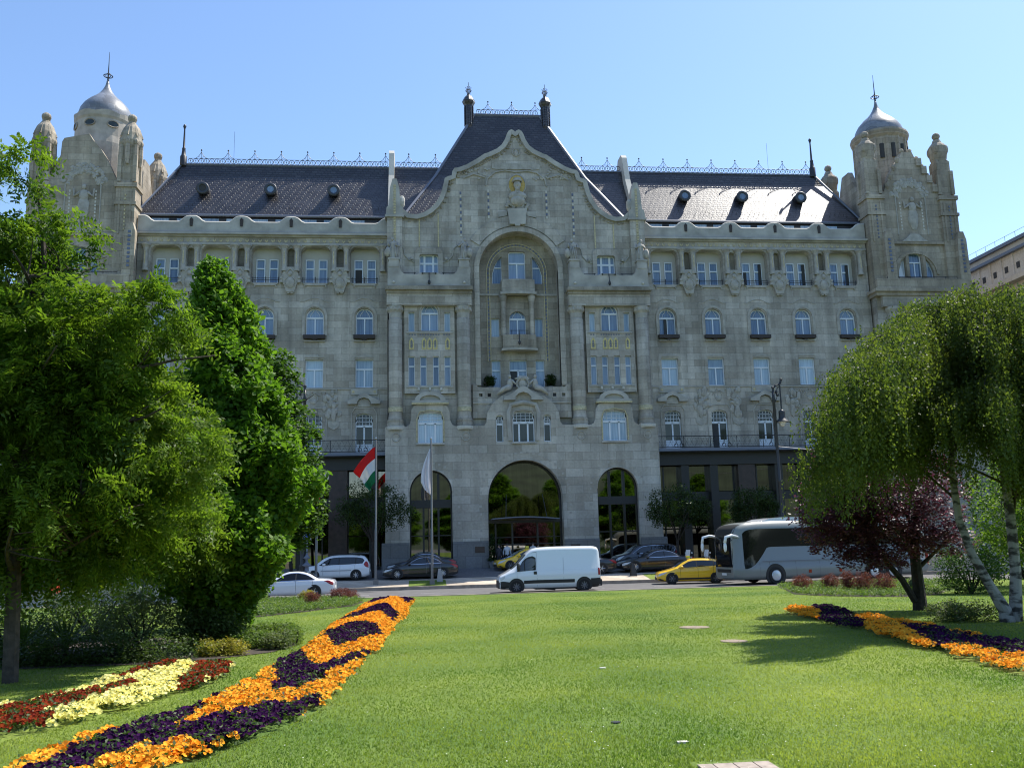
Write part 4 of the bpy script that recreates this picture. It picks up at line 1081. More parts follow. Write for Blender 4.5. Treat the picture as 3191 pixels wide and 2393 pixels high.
        rows = [(2.3, 30), (2.3, 34.6), (2.22, 35.2), (2.2, 36.6), (2.3, 36.8), (2.34, 0), (2.1, 0), (2.0, 37.0)]
        for j, (r, z) in enumerate(rows):
            for i in range(n):
                a = 2 * math.pi * i / n
                zz = z if z else 37.1 + .16 * abs(math.sin(a * 4))
                vs.append((c + r * math.cos(a), dy + r * math.sin(a), zz))
        for j in range(len(rows) - 1):
            for i in range(n): fs.append((j * n + i, j * n + (i + 1) % n, (j + 1) * n + (i + 1) % n, (j + 1) * n + i))
        P(MB().add(vs, fs), 'drum', 'drum')
        for k in range(8):
            a = R(45 * k + 34); ca, sa = math.cos(a), math.sin(a)
            pts = []
            for i in range(14):
                b = 2 * math.pi * i / 14; t = .42 * math.cos(b); zz = 36.15 + .27 * math.sin(b)
                aa = a + t / 2.22; pts.append((c + 2.26 * math.cos(aa), dy + 2.26 * math.sin(aa), zz))
            P(MB().add(pts, [tuple(range(14))]), 'oval_window', 'pane_dark')
            P(MB().tube(pts + pts[:1], .05, 4), 'oval_frame', 'tower')
    P(MB().lathe([(2.05, 37.15), (2.08, 37.5), (1.95, 38.0), (1.7, 38.45), (1.3, 38.9), (.9, 39.25), (.58, 39.6), (.36, 39.95), (.2, 40.3), (.12, 40.6), (.1, 40.8)], c, dy, 32), 'dome', 'lead', True)
    sp = MB().tube([(c, dy, 40.7), (c, dy, 41.6), (c, dy, 43.4)], [.09, .05, .015], 5).ring(c, dy, 41.25, .34, .045, 12, 'z').ring(c, dy, 41.3, .2, .03, 10, 'y')
    P(sp, 'spire', 'iron')
    # cornice balcony
    P(MB().box(c - 4.3, c + 4.3, TYF - 1.1, TYF + .4, 21.9, 22.15).box(c - 4.15, c + 4.15, TYF - .9, TYF + .4, 21.6, 21.9), 'cornice', 'tower')
    P(MB().box(c - 4.0, c + 3.9, TYF - .85, TYF - .55, 22.15, 23.0), 'balcony_parapet', 'tower')
    r = MB().tube([(c - 3, TYF - .7, 23.2), (c + 3, TYF - .7, 23.2)], .02, 4)
    for k in range(7): r.tube([(c - 3 + k, TYF - .7, 22.9), (c - 3 + k, TYF - .7, 23.25)], .022, 4)
    P(r, 'balcony_rail', 'iron')
    # storey below the cornice
    P(MB().plate([(c - 3.95, .9), (c + 3.95, .9), (c + 3.95, 21.6), (c - 3.95, 21.6)], [arch(c + .1, 1.3, 18.7, 20.8), arch(c - 1.7, .6, 18.5, 20.2, 0), arch(c + 1.9, .6, 18.5, 20.2, 0), arch(c, 1.35, 14.5, 16.7, 0)], TYF - .35, TYF + .3), 'tower_wall', 'stone')
    place('arched_window', w_arch, c + .1, TYF - .1, 18.68)
    for x in (-1.7, 1.9): place('recess_window', w_side, c + x, TYF - .1, 18.6)
    place('sash_window', w_sash, c, TYF - .1, 14.55)
    for x in (-2.7, 2.9):
        P(MB().lathe([(.42, 11), (.4, 19.8)], c + x, TYF - .4, 16), 'giant_column', 'stone', True)
        P(MB().lathe([(.4, 19.8), (.45, 20.2), (.6, 20.5), (.6, 20.7)], c + x, TYF - .4, 12), 'capital', 'carved')
    P(MB().box(c - 3.6, c + 3.6, TYF - .75, TYF - .35, 20.7, 21.6), 'entablature', 'stone')
tower(-25.3, False)
tower(40.85, True)
# ------------------------------------------------------------------ ground, road, pavement
def lawn_z(y): return .12 + .02 * (46 - y)
def grassmat():
    m, nt, b = newmat('lawn_grass')
    g = nt.nodes.new("ShaderNodeNewGeometry")
    a = noise_out(nt, g.outputs["Position"], .22, 4)
    c = noise_out(nt, g.outputs["Position"], 1.1, 6)
    d = noise_out(nt, g.outputs["Position"], 26, 8, (1, .45, 1))
    def mix(fac, c1, c2):
        mx = nt.nodes.new("ShaderNodeMix"); mx.data_type = 'RGBA'
        for i, v in ((6, c1), (7, c2)):
            if isinstance(v, tuple): mx.inputs[i].default_value = (*v, 1)
            else: nt.links.new(v, mx.inputs[i])
        nt.links.new(fac, mx.inputs[0]); return mx.outputs[2]
    base = mix(rng(nt, a, 0, 1, .38, .64), (.085, .15, .022), (.215, .265, .042))
    base = mix(rng(nt, c, 0, .55, .35, .7), base, (.12, .19, .035))
    base = mix(rng(nt, d, 0, .55, .35, .7), base, (.045, .085, .014))
    dry = noise_out(nt, g.outputs["Position"], .55, 5)
    base = mix(rng(nt, dry, 0, .6, .66, .8), base, (.16, .15, .05))
    nt.links.new(base, b.inputs["Base Color"])
    b.inputs["Roughness"].default_value = .8; b.inputs["Specular IOR Level"].default_value = .2
    bp = nt.nodes.new("ShaderNodeBump"); bp.inputs["Strength"].default_value = .7; bp.inputs["Distance"].default_value = .05
    nt.links.new(d, bp.inputs["Height"]); nt.links.new(bp.outputs[0], b.inputs["Normal"])
    return m
M['lawn'] = grassmat()
M['asphalt'] = plain('asphalt', (.12, .115, .115), .9, var=.18, scale=1.5, bump=.2)
M['paving'] = masonry('sandstone_flags', (.5, .43, .35), bw=1.1, bh=.6, mortar=.02, var=.12, stain=.12)
M['cobble'] = plain('granite_setts', (.13, .13, .135), .85, var=.3, scale=7, bump=.8)
M['kerb'] = plain('kerb_stone', (.3, .25, .2), .9, var=.25, scale=3)
M['earth'] = plain('dark_soil', (.05, .038, .028), .95, var=.4, scale=8, bump=.8)

def sheet(name, x0, x1, y0, y1, zf, mat, nx, ny):
    xs = np.linspace(x0, x1, nx + 1); ys = np.linspace(y0, y1, ny + 1)
    V = [(x, y, zf(x, y)) for y in ys for x in xs]
    F = [(j * (nx + 1) + i, j * (nx + 1) + i + 1, (j + 1) * (nx + 1) + i + 1, (j + 1) * (nx + 1) + i) for j in range(ny) for i in range(nx)]
    return struct(link(name, np_mesh(name, V, F, mat)))
sheet('ground', -700, 700, -700, 900, lambda x, y: -.35, M['asphalt'], 4, 4)
sheet('lawn', -60, 60, -15, 48.0, lambda x, y: lawn_z(y), M['lawn'], 60, 60)
struct(MB().box(-60, 60, 48.0, 48.25, -.3, .11).build('lawn_kerb', M['kerb']))
sheet('road', -160, 160, 48.25, 57.0, lambda x, y: .0, M['asphalt'], 30, 4)
ln = MB()
for k in range(-12, 14): ln.box(k * 4.5, k * 4.5 + 1.6, 52.3, 52.42, .0, .006)
struct(ln.build('road_markings', plain('worn_road_paint', (.4, .38, .36), .8, var=.3, scale=5)))
struct(MB().box(-60, 60, 57.0, 57.28, -.3, .2).build('pavement_kerb', M['kerb']))
def pave_z(y): return .19 + (y - 57.28) * (.52 - .19) / (60.3 - 57.28)
def fore_z(y): return .51 + (y - 60.3) * (1.0 - .51) / (67.0 - 60.3)
sheet('pavement', -60, 60, 57.28, 60.3, lambda x, y: pave_z(y), M['paving'], 30, 4)
sheet('forecourt', -60, 60, 60.3, 72, lambda x, y: fore_z(min(y, 67)), M['cobble'], 30, 12)
for x0, x1 in ((-.75, 1.6), (14.6, 17.0)):
    sheet('pavement_grass', x0, x1, 57.3, 59.6, lambda x, y: pave_z(y) + .012, M['lawn'], 4, 4)

# ------------------------------------------------------------------ the neighbour across the side street
NB = thing('corner_building', 'cream classical building with a balustraded roof, far right behind the birch', 'building', (52, 70, 0))
def N(mb, name, mat): return mb.build(name, M[mat], NB)
N(MB().box(52, 80, 50, 110, 0, 24.0), 'wall', 'cream')
N(MB().box(52, 80, 50.05, 109.9, 24.6, 26.7), 'attic', 'cream')
N(MB().box(51.2, 80, 49.4, 110.5, 24.0, 24.35).box(51.45, 80, 49.6, 110.3, 24.35, 24.6), 'cornice', 'cream')
N(MB().box(51.6, 80, 49.7, 110.2, 26.7, 26.95), 'upper_cornice', 'zinc')
N(MB().box(52.3, 80, 50.3, 109, 26.95, 27.7), 'roof_band', 'white_stone')
N(MB().box(52.0, 80, 50, 109.4, 27.7, 28.0), 'roof_edge', 'zinc')
for k in range(24):
    y = 56 + k * 1.6
    f = MB().box(51.97, 52.02, y - .22, y + .22, 25.2, 25.75).build('attic_window', M['core'], NB)
    N(MB().box(51.93, 52, y + .5, y + .72, 24.6, 26.7), 'attic_pilaster', 'cream')
for st in range(4):
    for k in range(10):
        y = 55 + k * 4
        f = MB().box(51.9, 52.01, y - .8, y + .8, 4 + st * 5, 7 + st * 5).build('window_frame', M['white_stone'], NB)
        MB().box(51.86, 51.9, y - .65, y + .65, 4.15 + st * 5, 6.85 + st * 5).build('pane', M['pane_dark'], f)
r = MB()
for k in range(40): r.tube([(51.9, 52 + k * 1.4, 28.0), (51.9, 52 + k * 1.4, 28.45)], .02, 3)
r.tube([(51.9, 50, 28.42), (51.9, 109, 28.42)], .02, 3)
N(r, 'roof_rail', 'iron')

# hills across the river behind the viewer, mirrored in the windows
def hill(x, y): return -2 + 95 * max(0, 1 - abs(y + 620) / 230) * (.7 + .3 * math.sin(x / 130.) + .12 * math.sin(x / 37.))
sheet('hills', -900, 900, -860, -390, hill, plain('wooded_hill', (.035, .05, .025), .95, var=.5, scale=.06), 60, 12)
# ------------------------------------------------------------------ foliage
def unit(v): return v / np.maximum(np.linalg.norm(v, axis=-1, keepdims=True), 1e-9)
def rhombs(P, A, B, L, W):
    """leaf blades centred on P, long axis A, cross axis B"""
    L = np.asarray(L)[..., None]; W = np.asarray(W)[..., None]
    V = np.stack([P - A * L / 2, P + B * W / 2 + A * L * .08, P + A * L / 2, P - B * W / 2 + A * L * .08], 1)
    n = len(P)
    return V.reshape(-1, 3), np.arange(4 * n).reshape(n, 4)
def rand_dirs(n):
    return unit(RNG.normal(size=(n, 3)))
def leaves_at(P, size, var=.4, flat=.5, up=None, aspect=.55):
    n = len(P)
    N = rand_dirs(n); N[:, 2] = np.abs(N[:, 2]) + flat
    N = unit(N)
    A = unit(np.cross(N, rand_dirs(n))); B = np.cross(N, A)
    L = size * (1 + RNG.uniform(-var, var, n))
    return rhombs(P, A, B, L, L * aspect)
def sprays(tips, dirs, length, pairs, lw, ll, droop=.25):
    """feathery twigs: leaflets in two rows along a short drooping stem"""
    n = len(tips)
    D = unit(dirs); side = unit(np.cross(D, np.array([0, 0, .55]) + .9 * rand_dirs(n)))
    nrm = np.cross(side, D)
    Ls = length * RNG.uniform(.6, 1.3, n)
    Ps, As, Bs = [], [], []
    for k in range(pairs):
        t = (k + .5) / pairs
        base = tips + D * (Ls * t)[:, None] + np.array([0, 0, -1.]) * (droop * Ls * t * t)[:, None]
        for s in (-1, 1):
            a = unit(side * s + D * .55 + .4 * rand_dirs(n) + np.array([0, 0, -.15]))
            Ps.append(base + a * (ll * .5)); As.append(a); Bs.append(unit(np.cross(nrm + .3 * rand_dirs(n), a)))
    P = np.concatenate(Ps); A = np.concatenate(As); B = np.concatenate(Bs)
    L = ll * RNG.uniform(.7, 1.25, len(P))
    return rhombs(P, A, B, L, L * lw)
def clumps(centers, n_each, r, size, flat=.4, aspect=.55, squash=.8):
    c = np.repeat(centers, n_each, 0)
    o = rand_dirs(len(c)) * (RNG.uniform(0, 1, len(c)) ** .5)[:, None] * r
    o[:, 2] *= squash
    return leaves_at(c + o, size, flat=flat, aspect=aspect)
def merge(*parts):
    V, F, o = [], [], 0
    for v, f in parts: V.append(v); F.append(f + o); o += len(v)
    return np.concatenate(V), np.concatenate(F)
def shell(n, c, r, inner=.55):
    d = rand_dirs(n); k = RNG.uniform(inner ** 2, 1, n) ** .5
    return np.array(c) + d * k[:, None] * np.array(r), d
def crown(name, VF, mat, parent):
    off = np.array(parent_off(parent))
    return link(name, np_mesh(name, VF[0] - off, VF[1], mat), parent)
def limb(mb, p0, p1, r0, r1, bend=.15, seg=7, n=5, rs=random):
    p0, p1 = Vector(p0), Vector(p1); l = (p1 - p0).length
    o = Vector((rs.uniform(-1, 1), rs.uniform(-1, 1), rs.uniform(-.3, .6))) * l * bend
    pts = [p0.lerp(p1, t / n) + o * math.sin(math.pi * t / n) for t in range(n + 1)]
    mb.tube(pts, [r0 + (r1 - r0) * t / n for t in range(n + 1)], seg)
    return pts

LF = {
 'locust': leafmat('locust_leaf', (.042, .098, .011), (.165, .24, .032), .5),
 'oak': leafmat('oak_leaf', (.06, .14, .016), (.14, .25, .028), .48, rough=.55, gloss=.2),
 'lime': leafmat('lime_leaf', (.032, .08, .015), (.07, .13, .025), .4),
 'birch': leafmat('birch_leaf', (.045, .076, .016), (.13, .165, .036), .45),
 'maple': leafmat('purple_leaf', (.05, .016, .028), (.18, .07, .095), .35, gloss=.6, through=(1.3, .8, 1.1)),
 'barberry': leafmat('barberry_leaf', (.09, .022, .026), (.21, .07, .06), .35),
 'shrub': leafmat('shrub_leaf', (.03, .06, .014), (.07, .11, .03), .35),
 'paleshrub': leafmat('pale_shrub_leaf', (.06, .10, .03), (.14, .17, .07), .35),
 'yellow': leafmat('variegated_leaf', (.12, .15, .03), (.38, .30, .05), .4),
 'cover': leafmat('ground_cover_leaf', (.06, .12, .022), (.15, .21, .05), .4),
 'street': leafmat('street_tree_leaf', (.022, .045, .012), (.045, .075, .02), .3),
 'bright': leafmat('bright_leaf', (.08, .15, .018), (.15, .22, .03), .5),
}
# --- the big feathery tree at the left
t = thing('locust_tree', 'tall light green feathery tree filling the left edge of the park', 'tree', (-6.55, 15.6, lawn_z(15.6)))
mb = MB(); rs = random.Random(2)
trunk = limb(mb, (-6.5, 15.6, .6), (-6.6, 15.6, 3.4), .13, .11, .05, 8)
limb(mb, (-6.6, 15.6, 3.3), (-6.6, 15.5, 9.2), .12, .02, .06)
for i in range(22):
    z = rs.uniform(1.9, 7.5); a = rs.uniform(0, 6.28); l = rs.uniform(1.8, 3.2) * (1 if z < 6 else .45)
    p = limb(mb, (-6.55, 15.6, z), (-6.5 + l * math.cos(a), 15.5 + l * .9 * math.sin(a), z + rs.uniform(.1, 1.2)), .055, .012, .12, 5)
    for k in range(3):
        q = p[3]; limb(mb, q, q + Vector((rs.uniform(-.9, .9), rs.uniform(-.9, .9), rs.uniform(-.2, .7))), .02, .006, .1, 4, 3)
mb.build('trunk', M['bark'], t)
cl = []
def lump(n, c, r, k=15, spread=.3, inner=.62):
    cc, dd = shell(n, c, r, inner)
    cc = np.repeat(cc, k, 0); dd = np.repeat(dd, k, 0)
    return cc + rand_dirs(len(cc)) * RNG.uniform(0, spread, len(cc))[:, None], dd
tips = [lump(150, (-6.4, 19.2, 4.7), (2.1, 1.6, 1.7), inner=.3), lump(90, (-7.3, 17.0, 2.75), (1.7, 1.2, .6), inner=.3), lump(60, (-5.2, 19.6, 3.2), (1.0, .8, 1.0), inner=.2), lump(420, (-6.9, 15.6, 4.3), (2.6, 2.3, 2.1), inner=.25), lump(110, (-5.5, 15.8, 4.8), (1.3, 1.5, 1.4), inner=.3), lump(110, (-5.6, 16.4, 3.3), (1.7, 1.2, 1.2), inner=.3), lump(230, (-6.0, 15.4, 5.8), (1.7, 1.7, 1.2), inner=.3), lump(44, (-6.9, 15.5, 7.2), (.85, .9, 1.3), inner=.2), lump(40, (-7.6, 15.6, 7.1), (1.2, 1, 1.2), inner=.3), lump(16, (-6.1, 15.4, 7.9), (.75, .5, .3)), lump(8, (-6.75, 15.3, 9.2), (.45, .4, .3)),
        lump(120, (-5.9, 17.6, 4.9), (1.2, 1.3, 1.4), inner=.3), lump(80, (-5.3, 18.0, 3.4), (1.1, 1.1, .9), inner=.3), lump(22, (-4.0, 15.2, 4.3), (.8, .7, .6)), lump(30, (-4.7, 15.0, 6.5), (.9, .8, .45)), lump(60, (-8.4, 15.5, 6.2), (1.3, 1.4, 1.8)), lump(12, (-7.5, 15.2, 8.6), (.5, .6, .5)), lump(70, (-6.2, 17.8, 2.9), (1.4, .9, .7), inner=.3)]
P_ = np.concatenate([a for a, b in tips]); D_ = np.concatenate([b for a, b in tips])
D_ = D_ * np.array([1, 1, .45]) + .45 * rand_dirs(len(D_))
crown('crown', sprays(P_, D_, .42, 7, .42, .1, .3), LF['locust'], t)

# --- the upright oak
t = thing('columnar_oak', 'dense upright oak with a pointed crown, right of the feathery tree', 'tree', (-4.45, 21.5, lawn_z(21.5)))
mb = MB()
limb(mb, (-4.6, 21.5, .5), (-4.75, 21.5, 9.0), .2, .02, .02, 8)
for i in range(34):
    z = rs.uniform(.9, 6.5); a = rs.uniform(0, 6.28); r = 1.25 * (1 - z / 9)
    limb(mb, (-4.6, 21.5, z), (-4.5 + r * math.cos(a), 21.5 + r * math.sin(a), z + 1.6), .05, .01, .08, 5)
mb.build('trunk', M['darkbark'], t)
zk = [.75, 1.3, 2.0, 3.0, 4.0, 5.2, 6.2, 7.2, 8.2, 9.0, 9.5]; rk = [.35, .7, 1.1, 1.5, 1.64, 1.48, 1.25, .95, .7, .45, .15]; ck = [-4.65, -4.6, -4.5, -4.36, -4.32, -4.35, -4.45, -4.6, -4.75, -4.88, -4.9]
n = 2300
z = RNG.uniform(.8, 9.5, n * 2); keep = RNG.uniform(0, 1.7, n * 2) < np.interp(z, zk, rk) + .15; z = z[keep]
a = RNG.uniform(0, 2 * np.pi, len(z)); k = RNG.uniform(.3, 1.0, len(z)) ** .6 * (1 + .17 * np.sin(a * 3 + z * 1.7) + .16 * np.sin(z * 3.3 + 2 * a))
hole = np.sin(a * 4 + z * 2.3) + np.sin(z * 4.7 - a * 3 + 1) + RNG.normal(size=len(z)) * .35 < -1.0
z, a, k = z[~hole], a[~hole], k[~hole]
r = np.interp(z, zk, rk) * k
cc = np.stack([np.interp(z, zk, ck) + r * np.cos(a), 21.5 + r * np.sin(a), z], 1)
V1 = clumps(cc, 32, .22, .14, flat=.25, aspect=.62, squash=1.35)
OAK = crown('crown', V1, LF['oak'], t)

# --- the lime behind it
t = thing('lime_tree', 'darker green lime tree showing behind the right side of the upright oak', 'tree', (-4.3, 28, lawn_z(28)))
mb = MB(); limb(mb, (-5.6, 28, .4), (-4.6, 28, 8.4), .15, .02, .02, 8)
for i in range(18):
    z = rs.uniform(2, 7); a = rs.uniform(0, 6.28); limb(mb, (-4.35, 28, z), (-4.4 + 1.2 * math.cos(a), 28 + 1.2 * math.sin(a), z + .9), .04, .01, .1, 5)
mb.build('trunk', M['darkbark'], t)
cc = np.concatenate([shell(560, (-4.5, 28, 5.0), (1.6, 1.5, 2.5), .5)[0], shell(240, (-4.55, 28, 7.2), (.85, .9, 1.75), .4)[0], shell(160, (-3.8, 27.8, 3.9), (.95, .9, 1.3), .4)[0]])
crown('crown', clumps(cc, 34, .3, .12, flat=.8, aspect=.75, squash=.6), LF['lime'], t)

# --- weeping birch
t = thing('weeping_birch', 'large weeping birch with two white trunks at the right edge of the lawn', 'tree', (13.5, 20.2, lawn_z(20.2)))
bw_, nt, b = newmat('birch_bark')
g = nt.nodes.new("ShaderNodeNewGeometry")
f = rng(nt, noise_out(nt, g.outputs["Position"], 2.6, 6, (1.2, 1.2, 2.8)), 0, 1, .46, .58)
mx = nt.nodes.new("ShaderNodeMix"); mx.data_type = 'RGBA'; mx.inputs[6].default_value = (.33, .32, .30, 1); mx.inputs[7].default_value = (.05, .045, .04, 1)
nt.links.new(f, mx.inputs[0]); nt.links.new(mx.outputs[2], b.inputs["Base Color"]); b.inputs["Roughness"].default_value = .85
def trunkbent(pts, rad): return MB().tube(pts, rad, 10)
tr1 = trunkbent([(13.55, 20.2, .45), (13.5, 20.2, .9), (13.15, 20.15, 1.5), (12.78, 20.1, 2.2), (12.55, 20.1, 3.0), (12.5, 20.1, 4.2), (12.7, 20.1, 5.6), (12.6, 20, 7.2)], [.2, .15, .11, .095, .085, .075, .05, .02])
tr1.build('trunk', bw_, t)
tr2 = trunkbent([(13.75, 20.35, .45), (13.85, 20.3, 1.0), (13.95, 20.3, 1.8), (13.98, 20.3, 3.0), (13.95, 20.3, 4.8), (14.2, 20.3, 6.8), (14.3, 20.3, 8.3)], [.21, .15, .125, .115, .09, .05, .02])
tr2.build('trunk', bw_, t)
def tresses(n, cx, cy, rmax, ztop, per=26, hang=(.8, 2.2), step=.042, leaf=.064, zmin=2.1, rpow=.6):
    """arching twigs that end in curtains of hanging strands, grouped so that gaps stay between them"""
    r = rmax * RNG.uniform(0, 1, n) ** rpow; a = RNG.uniform(0, 2 * np.pi, n)
    r = r * (1 + .13 * np.sin(3 * a + 1.3) + .09 * np.sin(7 * a)); x = cx + r * np.cos(a); y = cy + r * np.sin(a)
    zt = np.interp(r / rmax, *ztop); zt = CAMZ + (zt - CAMZ) * np.minimum(1, y / 20.5) * RNG.uniform(.5, 1.04, n) ** .6
    long = RNG.uniform(*hang, n)
    base = np.repeat(np.stack([x, y, zt], 1), per, 0); out = np.repeat(np.stack([np.cos(a), np.sin(a)], 1), per, 0); L = np.repeat(long, per)
    m = len(base); spread = RNG.uniform(-.1, .42, m)
    off = RNG.normal(size=(m, 2)) * .11
    base[:, :2] += out * spread[:, None] + off
    base[:, 2] += .12 - .42 * np.maximum(spread, 0) ** 1.5 - np.abs(RNG.normal(size=m)) * .1
    L = L * RNG.uniform(.35, 1.0, m); L = np.minimum(L, np.maximum(base[:, 2] - zmin - RNG.uniform(0, .7, m), .25))
    Ps = []; As = []; sway = RNG.normal(size=(m, 2)) * .08
    for k in range(int(hang[1] / step)):
        s = k * step; ok = s < L
        if not ok.any(): break
        p = base[ok].copy(); p[:, :2] += sway[ok] * s + out[ok] * (.1 * (1 - math.exp(-3 * s))); p[:, 2] -= s
        p += RNG.normal(size=p.shape) * np.array([.035, .035, .02])
        Ps.append(p); As.append(np.concatenate([RNG.normal(size=(ok.sum(), 2)) * .7, -np.ones((ok.sum(), 1))], 1))
    P = np.concatenate(Ps); A = unit(np.concatenate(As)); B = unit(np.cross(A, rand_dirs(len(A))))
    Lf = leaf * RNG.uniform(.7, 1.3, len(P))
    return rhombs(P, A, B, Lf, Lf * .6)
zt = ([0, .39, .62, .8, .94, 1.0], [8.9, 8.3, 7.5, 6.7, 5.9, 5.0])
def plumes(items, leaf=.066, step=.042, zmin=2.6):
    """drooping branches: each item (x0,y0,z0, angle, reach, apex height) arches out and hangs curtains of strands from its outer part"""
    B, O, L = [], [], []
    for x0, y0, z0, a, reach, za in items:
        k = int(13 + reach * 4)
        for s_ in np.linspace(.22, 1, k):
            rise = z0 + (za - z0) * math.sin(min(1, s_ / .62) * math.pi / 2) - (.85 * max(0, s_ - .62) / .38) ** 1.6
            m = 7
            for _ in range(m):
                B.append((x0 + reach * s_ * math.cos(a) + RNG.normal() * .17, y0 + reach * s_ * math.sin(a) + RNG.normal() * .17, rise + RNG.normal() * .1)); O.append((math.cos(a), math.sin(a)))
                L.append((.2 + .85 * s_ * RNG.uniform(.2, 1) ** 1.2) * (1 if RNG.uniform() < .85 else 2.0))
    B, O, L = np.array(B), np.array(O), np.array(L)
    B[:, 2] = np.maximum(B[:, 2], zmin + .3); L = np.minimum(L, np.maximum(B[:, 2] - zmin - RNG.uniform(0, .8, len(L)), .2))
    Ps, As = [], []; sway = RNG.normal(size=(len(L), 2)) * .07
    for k in range(int(2.7 / step)):
        q = k * step; ok = q < L
        if not ok.any(): break
        p = B[ok].copy(); p[:, :2] += sway[ok] * q; p[:, 2] -= q; p += RNG.normal(size=p.shape) * np.array([.03, .03, .02])
        Ps.append(p); As.append(np.concatenate([RNG.normal(size=(ok.sum(), 2)) * .7, -np.ones((ok.sum(), 1))], 1))
    P = np.concatenate(Ps); A = unit(np.concatenate(As)); Bx = unit(np.cross(A, rand_dirs(len(A))))
    Lf = leaf * RNG.uniform(.7, 1.3, len(P))
    return rhombs(P, A, Bx, Lf, Lf * .62)
its = []
def env(x, y):
    """highest leaf at a place, lower towards the viewer so that the crown keeps its slope"""
    z = np.interp(x / y, [.40, .435, .463, .537, .588, .66, .74, .9], [3.6, 4.9, 6.1, 7.45, 8.1, 8.45, 8.8, 9.0])
    return CAMZ + (z - CAMZ) * y / 20.5
tries = 0
while len(its) < 135 and tries < 4000:
    tries += 1
    t1 = rs.random() < .5
    x0, y0 = (12.6, 20.1) if t1 else (14.1, 20.3)
    a = rs.uniform(0, 6.283); reach = rs.uniform(1.4, 5.2 if math.sin(a) < .2 else 3.6); 
    xe, ye = x0 + reach * math.cos(a), y0 + reach * math.sin(a); xm, ym = x0 + .62 * reach * math.cos(a), y0 + .62 * reach * math.sin(a)
    if xe / ye < .425 or xe > 19: continue
    top = min(env(xm, ym), env(xe, ye) + .55)
    za = rs.uniform(.5, 1.04) * (top - 3.2) + 3.2
    if za < 4.0: continue
    its.append((x0, y0, max(3.0, za - rs.uniform(.6, 1.6)), a, reach, za))
for k in range(26):                                 # the long left-hand limbs that shade the bed and the lawn
    xe, ye = rs.uniform(7.6, 9.8), rs.uniform(15.6, 18.8)
    if xe / ye < .43: xe = .44 * ye
    a = math.atan2(ye - 20.1, xe - 12.6); reach = math.hypot(ye - 20.1, xe - 12.6); xm, ym = 12.6 + .62 * reach * math.cos(a), 20.1 + .62 * reach * math.sin(a)
    za = rs.uniform(.7, 1.0) * (min(env(xm, ym), env(xe, ye) + .6) - 3.2) + 3.2
    its.append((12.6, 20.1, max(3.2, za - 1.0), a, reach, max(4.1, za)))
for k in range(30):                                 # lower boughs on the right, between and before the trunks
    a = rs.uniform(-2.4, .9); reach = rs.uniform(.9, 3.4)
    its.append((14.1, 20.3, rs.uniform(3.2, 4.6), a, reach, rs.uniform(4.0, 6.0)))
bl = MB()
for it in its[::3]:
    x0, y0, z0, a, reach, za = it
    bl.tube([(x0 + reach * q * math.cos(a), y0 + reach * q * math.sin(a), z0 + (za - z0) * math.sin(min(1, q / .62) * math.pi / 2) - (.85 * max(0, q - .62) / .38) ** 1.6) for q in (0, .2, .4, .6, .8, .95)], [.035, .03, .022, .015, .01, .005], 5)
bl.build('limbs', M['bark'], t)
crown('crown', merge(plumes(its), tresses(70, 13.8, 20.6, 3.6, ([0, .5, 1], [7.6, 6.8, 5.4]), per=20, hang=(.5, 2.0), zmin=2.9)), LF['birch'], t)

# --- purple maple under the birch
t = thing('purple_maple', 'dark purple leaved maple growing between the coach and the birch', 'tree', (14.2, 25.1, lawn_z(25.1)))
mb = MB(); p = mb.tube([(14.2, 25.1, .4), (14.22, 25.1, 1.2), (14.2, 25.1, 2.2), (14.4, 25, 3.6), (14.2, 25, 5)], [.22, .17, .14, .09, .03], 9)
mb.tube([(14.05, 25.05, .8), (13.7, 25, 1.4), (13.2, 25, 2.0), (12.4, 24.8, 2.9), (11.7, 24.7, 3.5)], [.1, .09, .075, .05, .015], 7)
mb.tube([(14.25, 25.1, 1.7), (14.7, 25, 2.1), (15.5, 25, 2.7)], [.07, .05, .02], 6)
for i in range(16):
    a = rs.uniform(0, 6.28); l = rs.uniform(1, 2.6); limb(mb, (14.1, 25.1, rs.uniform(1.8, 3.6)), (13.6 + l * math.cos(a), 25 + l * math.sin(a), rs.uniform(2.3, 4.6)), .04, .01, .12, 5)
mb.build('trunk', M['darkbark'], t)
cc = np.concatenate([shell(900, (13.4, 25, 3.8), (2.4, 1.9, 1.7), .25)[0], shell(380, (11.7, 24.4, 3.1), (1.3, .95, 1.1), .25)[0], shell(110, (12.6, 24.4, 2.1), (1.1, .9, .4), .3)[0], shell(120, (14.6, 24.6, 2.5), (1.0, .9, .5), .3)[0], shell(160, (12.4, 24.8, 4.7), (1.2, .9, .8), .3)[0]])
crown('crown', clumps(cc, 26, .26, .085, flat=.9, aspect=.75, squash=.5), LF['maple'], t)

# --- trees and bushes behind the birch
def bush(name, label, cat, c, r, n, k, cr, size, mat, group=None, trunk=.0, flat=.5, squash=.8, kind=None):
    z0 = lawn_z(c[1])
    t = thing(name, label, cat, (c[0], c[1], z0), group)
    mb = MB()
    for i in range(7):
        a = rs.uniform(0, 6.28); q = rs.uniform(.2, .7)
        limb(mb, (c[0], c[1], z0 - .03), (c[0] + r[0] * q * math.cos(a), c[1] + r[1] * q * math.sin(a), c[2] + r[2] * rs.uniform(-.1, .6)), .02 + .02 * r[0], .006, .1, 5, 4)
    mb.build('stem', M['darkbark'], t)
    cc, _ = shell(n, c, r, .35)
    cc[:, 2] = np.maximum(cc[:, 2], z0 + .06)
    vf = clumps(cc, k, cr, size, flat=flat, squash=squash)
    vf[0][:, 2] = np.maximum(vf[0][:, 2], z0 + .01)
    crown('crown', vf, LF[mat], t)
    return t
bush('round_yew', 'dark green rounded bush behind the leaning birch trunk', 'bush', (20.9, 33.2, 1.35), (1.35, 1.2, 1.1), 260, 26, .28, .09, 'lime')
